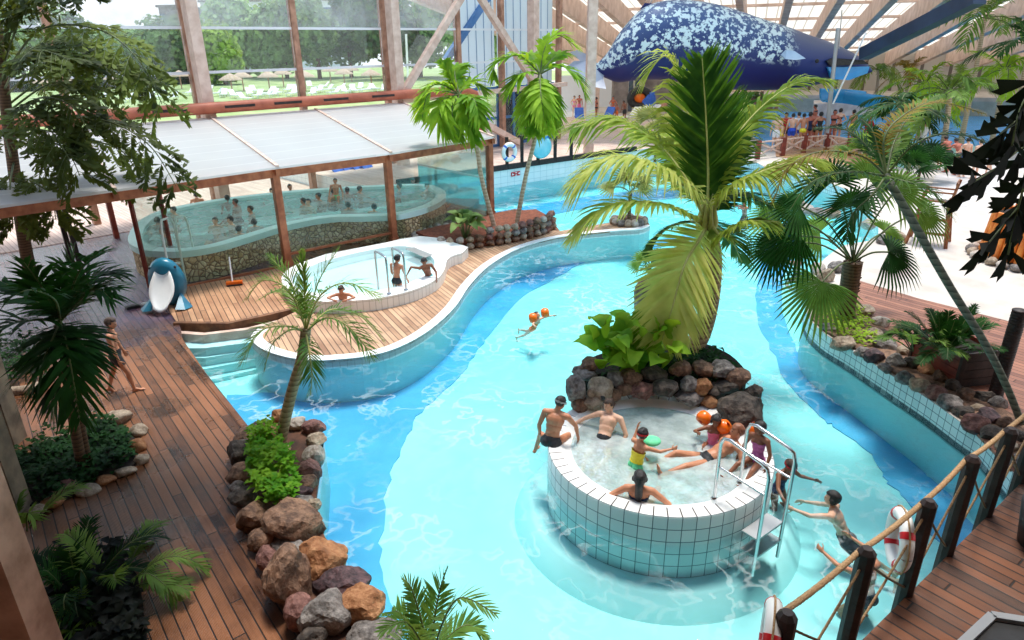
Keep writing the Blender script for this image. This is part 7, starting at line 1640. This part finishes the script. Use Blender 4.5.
# ============================================================ OUTSIDE
def parasol(x, yfoot, k, lab):
    p = at(x, yfoot, 0); t = thing('straw_parasol', lab, 'parasol', p, 'straw parasols on the lawn')
    MB().tube([p, p + V((0, 0, 2.3))], .09, 6).build('pole', M['wood_brown'], t)
    MB().lathe([(1.55, 1.95), (1.5, 2.1), (.8, 2.5), (.1, 2.85), (.0, 2.9)], p, 14).lathe([(1.55, 1.95), (.05, 2.3)], p, 14).build('straw_canopy', M['straw'], t)
for k, (x, y) in enumerate(((46, 98), (66, 96), (182, 89), (233, 95), (244, 91), (270, 91), (284, 87), (306, 91), (331, 83), (345, 87), (372, 89), (352, 82), (118, 93))):
    parasol(x, y, k, 'straw parasol on the sunny lawn, at post spacing %s' % ORD[k])
for k, (x, y) in enumerate(((215, 96), (224, 97), (250, 96), (258, 98), (266, 96), (278, 95), (292, 96), (300, 95), (318, 93), (326, 92), (338, 91), (352, 92), (360, 90), (376, 91), (200, 97), (172, 100), (160, 99), (150, 101), (246, 101), (384, 92), (190, 95), (208, 93), (236, 98), (255, 93), (272, 97), (296, 92), (312, 96), (322, 89), (334, 95), (346, 94), (356, 93), (366, 92), (140, 99), (128, 102), (100, 101), (88, 100), (70, 102), (288, 92), (310, 88), (392, 90))):
    lounger(at(x, y, .02), R.uniform(-1, 1), M['white'], 'white sun lounger on the sunny lawn outside', 'white loungers on the lawn', 1.2)
def block(nm, px0, px1, y0, y1, Y, dep, mt, label, bands=()):
    a, b_ = atY(px0, y0, Y), atY(px1, y1, Y); zt_, zb_ = a.z, b_.z; t = thing(nm, label, 'building', V(((a.x + b_.x) / 2, Y, 0)))
    MB().box(((a.x + b_.x) / 2, Y + dep / 2, zt_ / 2), (b_.x - a.x, dep, zt_)).build('walls', M[mt], t); MB().box(((a.x + b_.x) / 2, Y + dep / 2, zt_ + .2), (b_.x - a.x + 1, dep + 1, .6)).build('roof_edge', M['rafter_grey'], t)
    for k, (u0, u1, v0, v1) in enumerate(bands):
        X0, X1 = a.x + (b_.x - a.x) * u0, a.x + (b_.x - a.x) * u1; MB().box(((X0 + X1) / 2, Y - .05, zt_ * (1 - (v0 + v1) / 2)), (X1 - X0, .3, zt_ * (v1 - v0))).build('window_band', M['winglass'], t)
block('pavilion', 40, 140, 33, 60, 190, 15, 'plaster', 'long white flat roofed pavilion far behind the trees', ((.72, .8, .2, .3), (.86, .97, .2, .3)))
block('white_building', 158, 186, 7, 60, 210, 20, 'rafter_grey', 'tall grey building end above the trees', ((.05, .3, .1, .2),))
block('white_building', 200, 345, 2, 60, 215, 18, 'plaster', 'long pale building with a dark roof band above the trees', ((.02, .98, .1, .2),))
c = atY(231 + 176, 66, 118); o = MB().tube([V((c.x, c.y, 0)), atY(406, 34, 118)], .18, 8).build('lamp_mast', M['white']); tag(o, 'slim white lamp mast on the lawn before the trees', 'mast')
hg = thing('clipped_hedge', 'long dark hedge along the back of the lawn', 'hedge', fac(0, 108, 0)); mb = MB(); r = random.Random(9)
for i in range(5000):
    p = fac(r.uniform(-90, 45), 108 + r.uniform(0, 2), r.uniform(0, 2.2)); n_ = V((r.gauss(0, 1), r.gauss(0, 1), r.gauss(0, 1))).normalized(); s = n_.orthogonal().normalized(); q = n_.cross(s); z = .7
    mb.add([p + s * z, p + q * z, p - s * z, p - q * z], [(0, 1, 2, 3)])
mb.build('leaves', M['leaf_dark'], hg)
# ============================================================ SWIM AIDS (kept by their wearers' arms: things of their own)
def armband(c, ax, r, label):
    t = thing('armband', label, 'armband', c, None); ax = V(ax).normalized(); u = ax.orthogonal().normalized(); w = ax.cross(u); vs = []; fs = []; prof_ = ((.35, -.75), (.8, -.7), (1.0, -.35), (1.02, 0), (1.0, .35), (.8, .7), (.35, .75))
    for (rr, z) in prof_:
        for k in range(16): g = 2 * PI * k / 16; vs.append(c + (u * math.cos(g) + w * math.sin(g)) * rr * r + ax * z * r)
    for i in range(6):
        for k in range(16): fs.append((i * 16 + k, i * 16 + (k + 1) % 16, (i + 1) * 16 + (k + 1) % 16, (i + 1) * 16 + k))
    for k in range(16): fs.append((k, (k + 1) % 16, 6 * 16 + (k + 1) % 16, 6 * 16 + k))
    MB().add(vs, fs, smooth=True).build('cuff', M['orange'], t); MB().tube([c + u * r, c + u * r * 1.14], .012, 6).build('valve', M['white'], t)
armband(at(704, 418, .55), (.6, .4, .4), .115, 'orange armband on the raised arm of the girl in pink')
armband(at(724, 427, .5), (.5, -.3, .6), .115, 'orange armband between the girl in pink and the lying man')
armband(at(747, 421, TZ + .13), (.4, .3, .8), .125, 'orange armband on the tub rim nearest the big dark boulder')
armband(at(757, 430, TZ + .12), (-.3, .5, .8), .12, 'orange armband on the tub rim above the girl in purple')
armband(at(533, 318, -.05), (1, .2, .1), .12, 'orange armband of the floating child, nearer the terrace')
armband(at(545, 313, -.05), (1, .2, .1), .12, 'orange armband of the floating child, nearer the coconut palm')
bo_ = at(652, 441, .5); o = MB().ell(bo_, [V((.13, .04, 0)), V((-.04, .12, 0)), V((0, 0, .06))], 16, 8).build('float_ring', M['cloth_green']); tag(o, 'small green float beside the boy in the yellow vest', 'float')
# ============================================================ LIGHT, SKY, ADDED SHADE SLABS, CAMERA
w = bpy.data.worlds.new('World'); bpy.context.scene.world = w; w.use_nodes = True; nt = w.node_tree; nt.nodes.clear(); g = G(nt)
d = g.n('SeparateXYZ', None, Vector=g.n('TexCoord').outputs['Generated'])
col = g.ramp(d.outputs[2], [(0, (.95, .98, 1.0)), (.08, (1.0, 1.0, 1.0)), (.25, (.76, .88, 1.0)), (.8, (.50, .70, .98))])
bg = g.n('Background', None, Color=col, Strength=SKY); o_ = g.n('OutputWorld', None); g.link(bg.outputs[0], o_.inputs[0])
sl = bpy.data.lights.new('sun', 'SUN'); sl.energy = SUN; sl.angle = math.radians(16); sl.color = (1, .95, .86); so = bpy.data.objects.new('sun', sl); COL.objects.link(so)
sd = V(SUNDIR).normalized(); so.rotation_euler = (-sd).to_track_quat('-Z', 'Y').to_euler()
# unseen slabs added overhead to darken deck, pool and east bank; back wall
struct(MB().box((1.2, -2.4, 8.0), (9, 14.8, .3)).build('shade_slab_near', M['wood_brown'])); struct(MB().box((13.8, .8, 8.6), (16, 21, .3)).build('shade_slab_east', M['wood_brown'])); struct(MB().box((-2.5, -9.8, 4), (46, .3, 8.4)).build('wall_behind_camera', M['wood_brown']))
struct(MB().box((-14.2, 1.0, 7.8), (22, 21, .3)).build('shade_slab_west', M['wood_brown']))  # unseen slab added to shade the path and corner beds
cam = bpy.data.cameras.new('camera'); co_ = bpy.data.objects.new('camera', cam); COL.objects.link(co_)
cam.sensor_fit = 'HORIZONTAL'; cam.sensor_width = 36; cam.lens = 36 * F / 1024; cam.clip_end = 2000
B3 = [V((_xr.x, _fy.x, _up.x)), V((_xr.y, _fy.y, _up.y)), V((_xr.z, _fy.z, _up.z))]
X_, Y_, Z_ = [V((_xr[i], _fy[i], _up[i])) for i in range(3)]        # image right, image down, view in world axes
co_.matrix_world = Matrix(((X_.x, -Y_.x, -Z_.x, 0), (X_.y, -Y_.y, -Z_.y, 0), (X_.z, -Y_.z, -Z_.z, H), (0, 0, 0, 1)))
sc = bpy.context.scene; sc.camera = co_
sc.view_settings.view_transform = 'Standard'; sc.view_settings.look = 'None'; sc.view_settings.gamma = 1; sc.view_settings.use_curve_mapping = False; sc.view_settings.exposure = EXPO
sc.cycles.max_bounces = 12; sc.cycles.transparent_max_bounces = 24; sc.cycles.diffuse_bounces = 4; sc.cycles.glossy_bounces = 4; sc.cycles.caustics_reflective = False
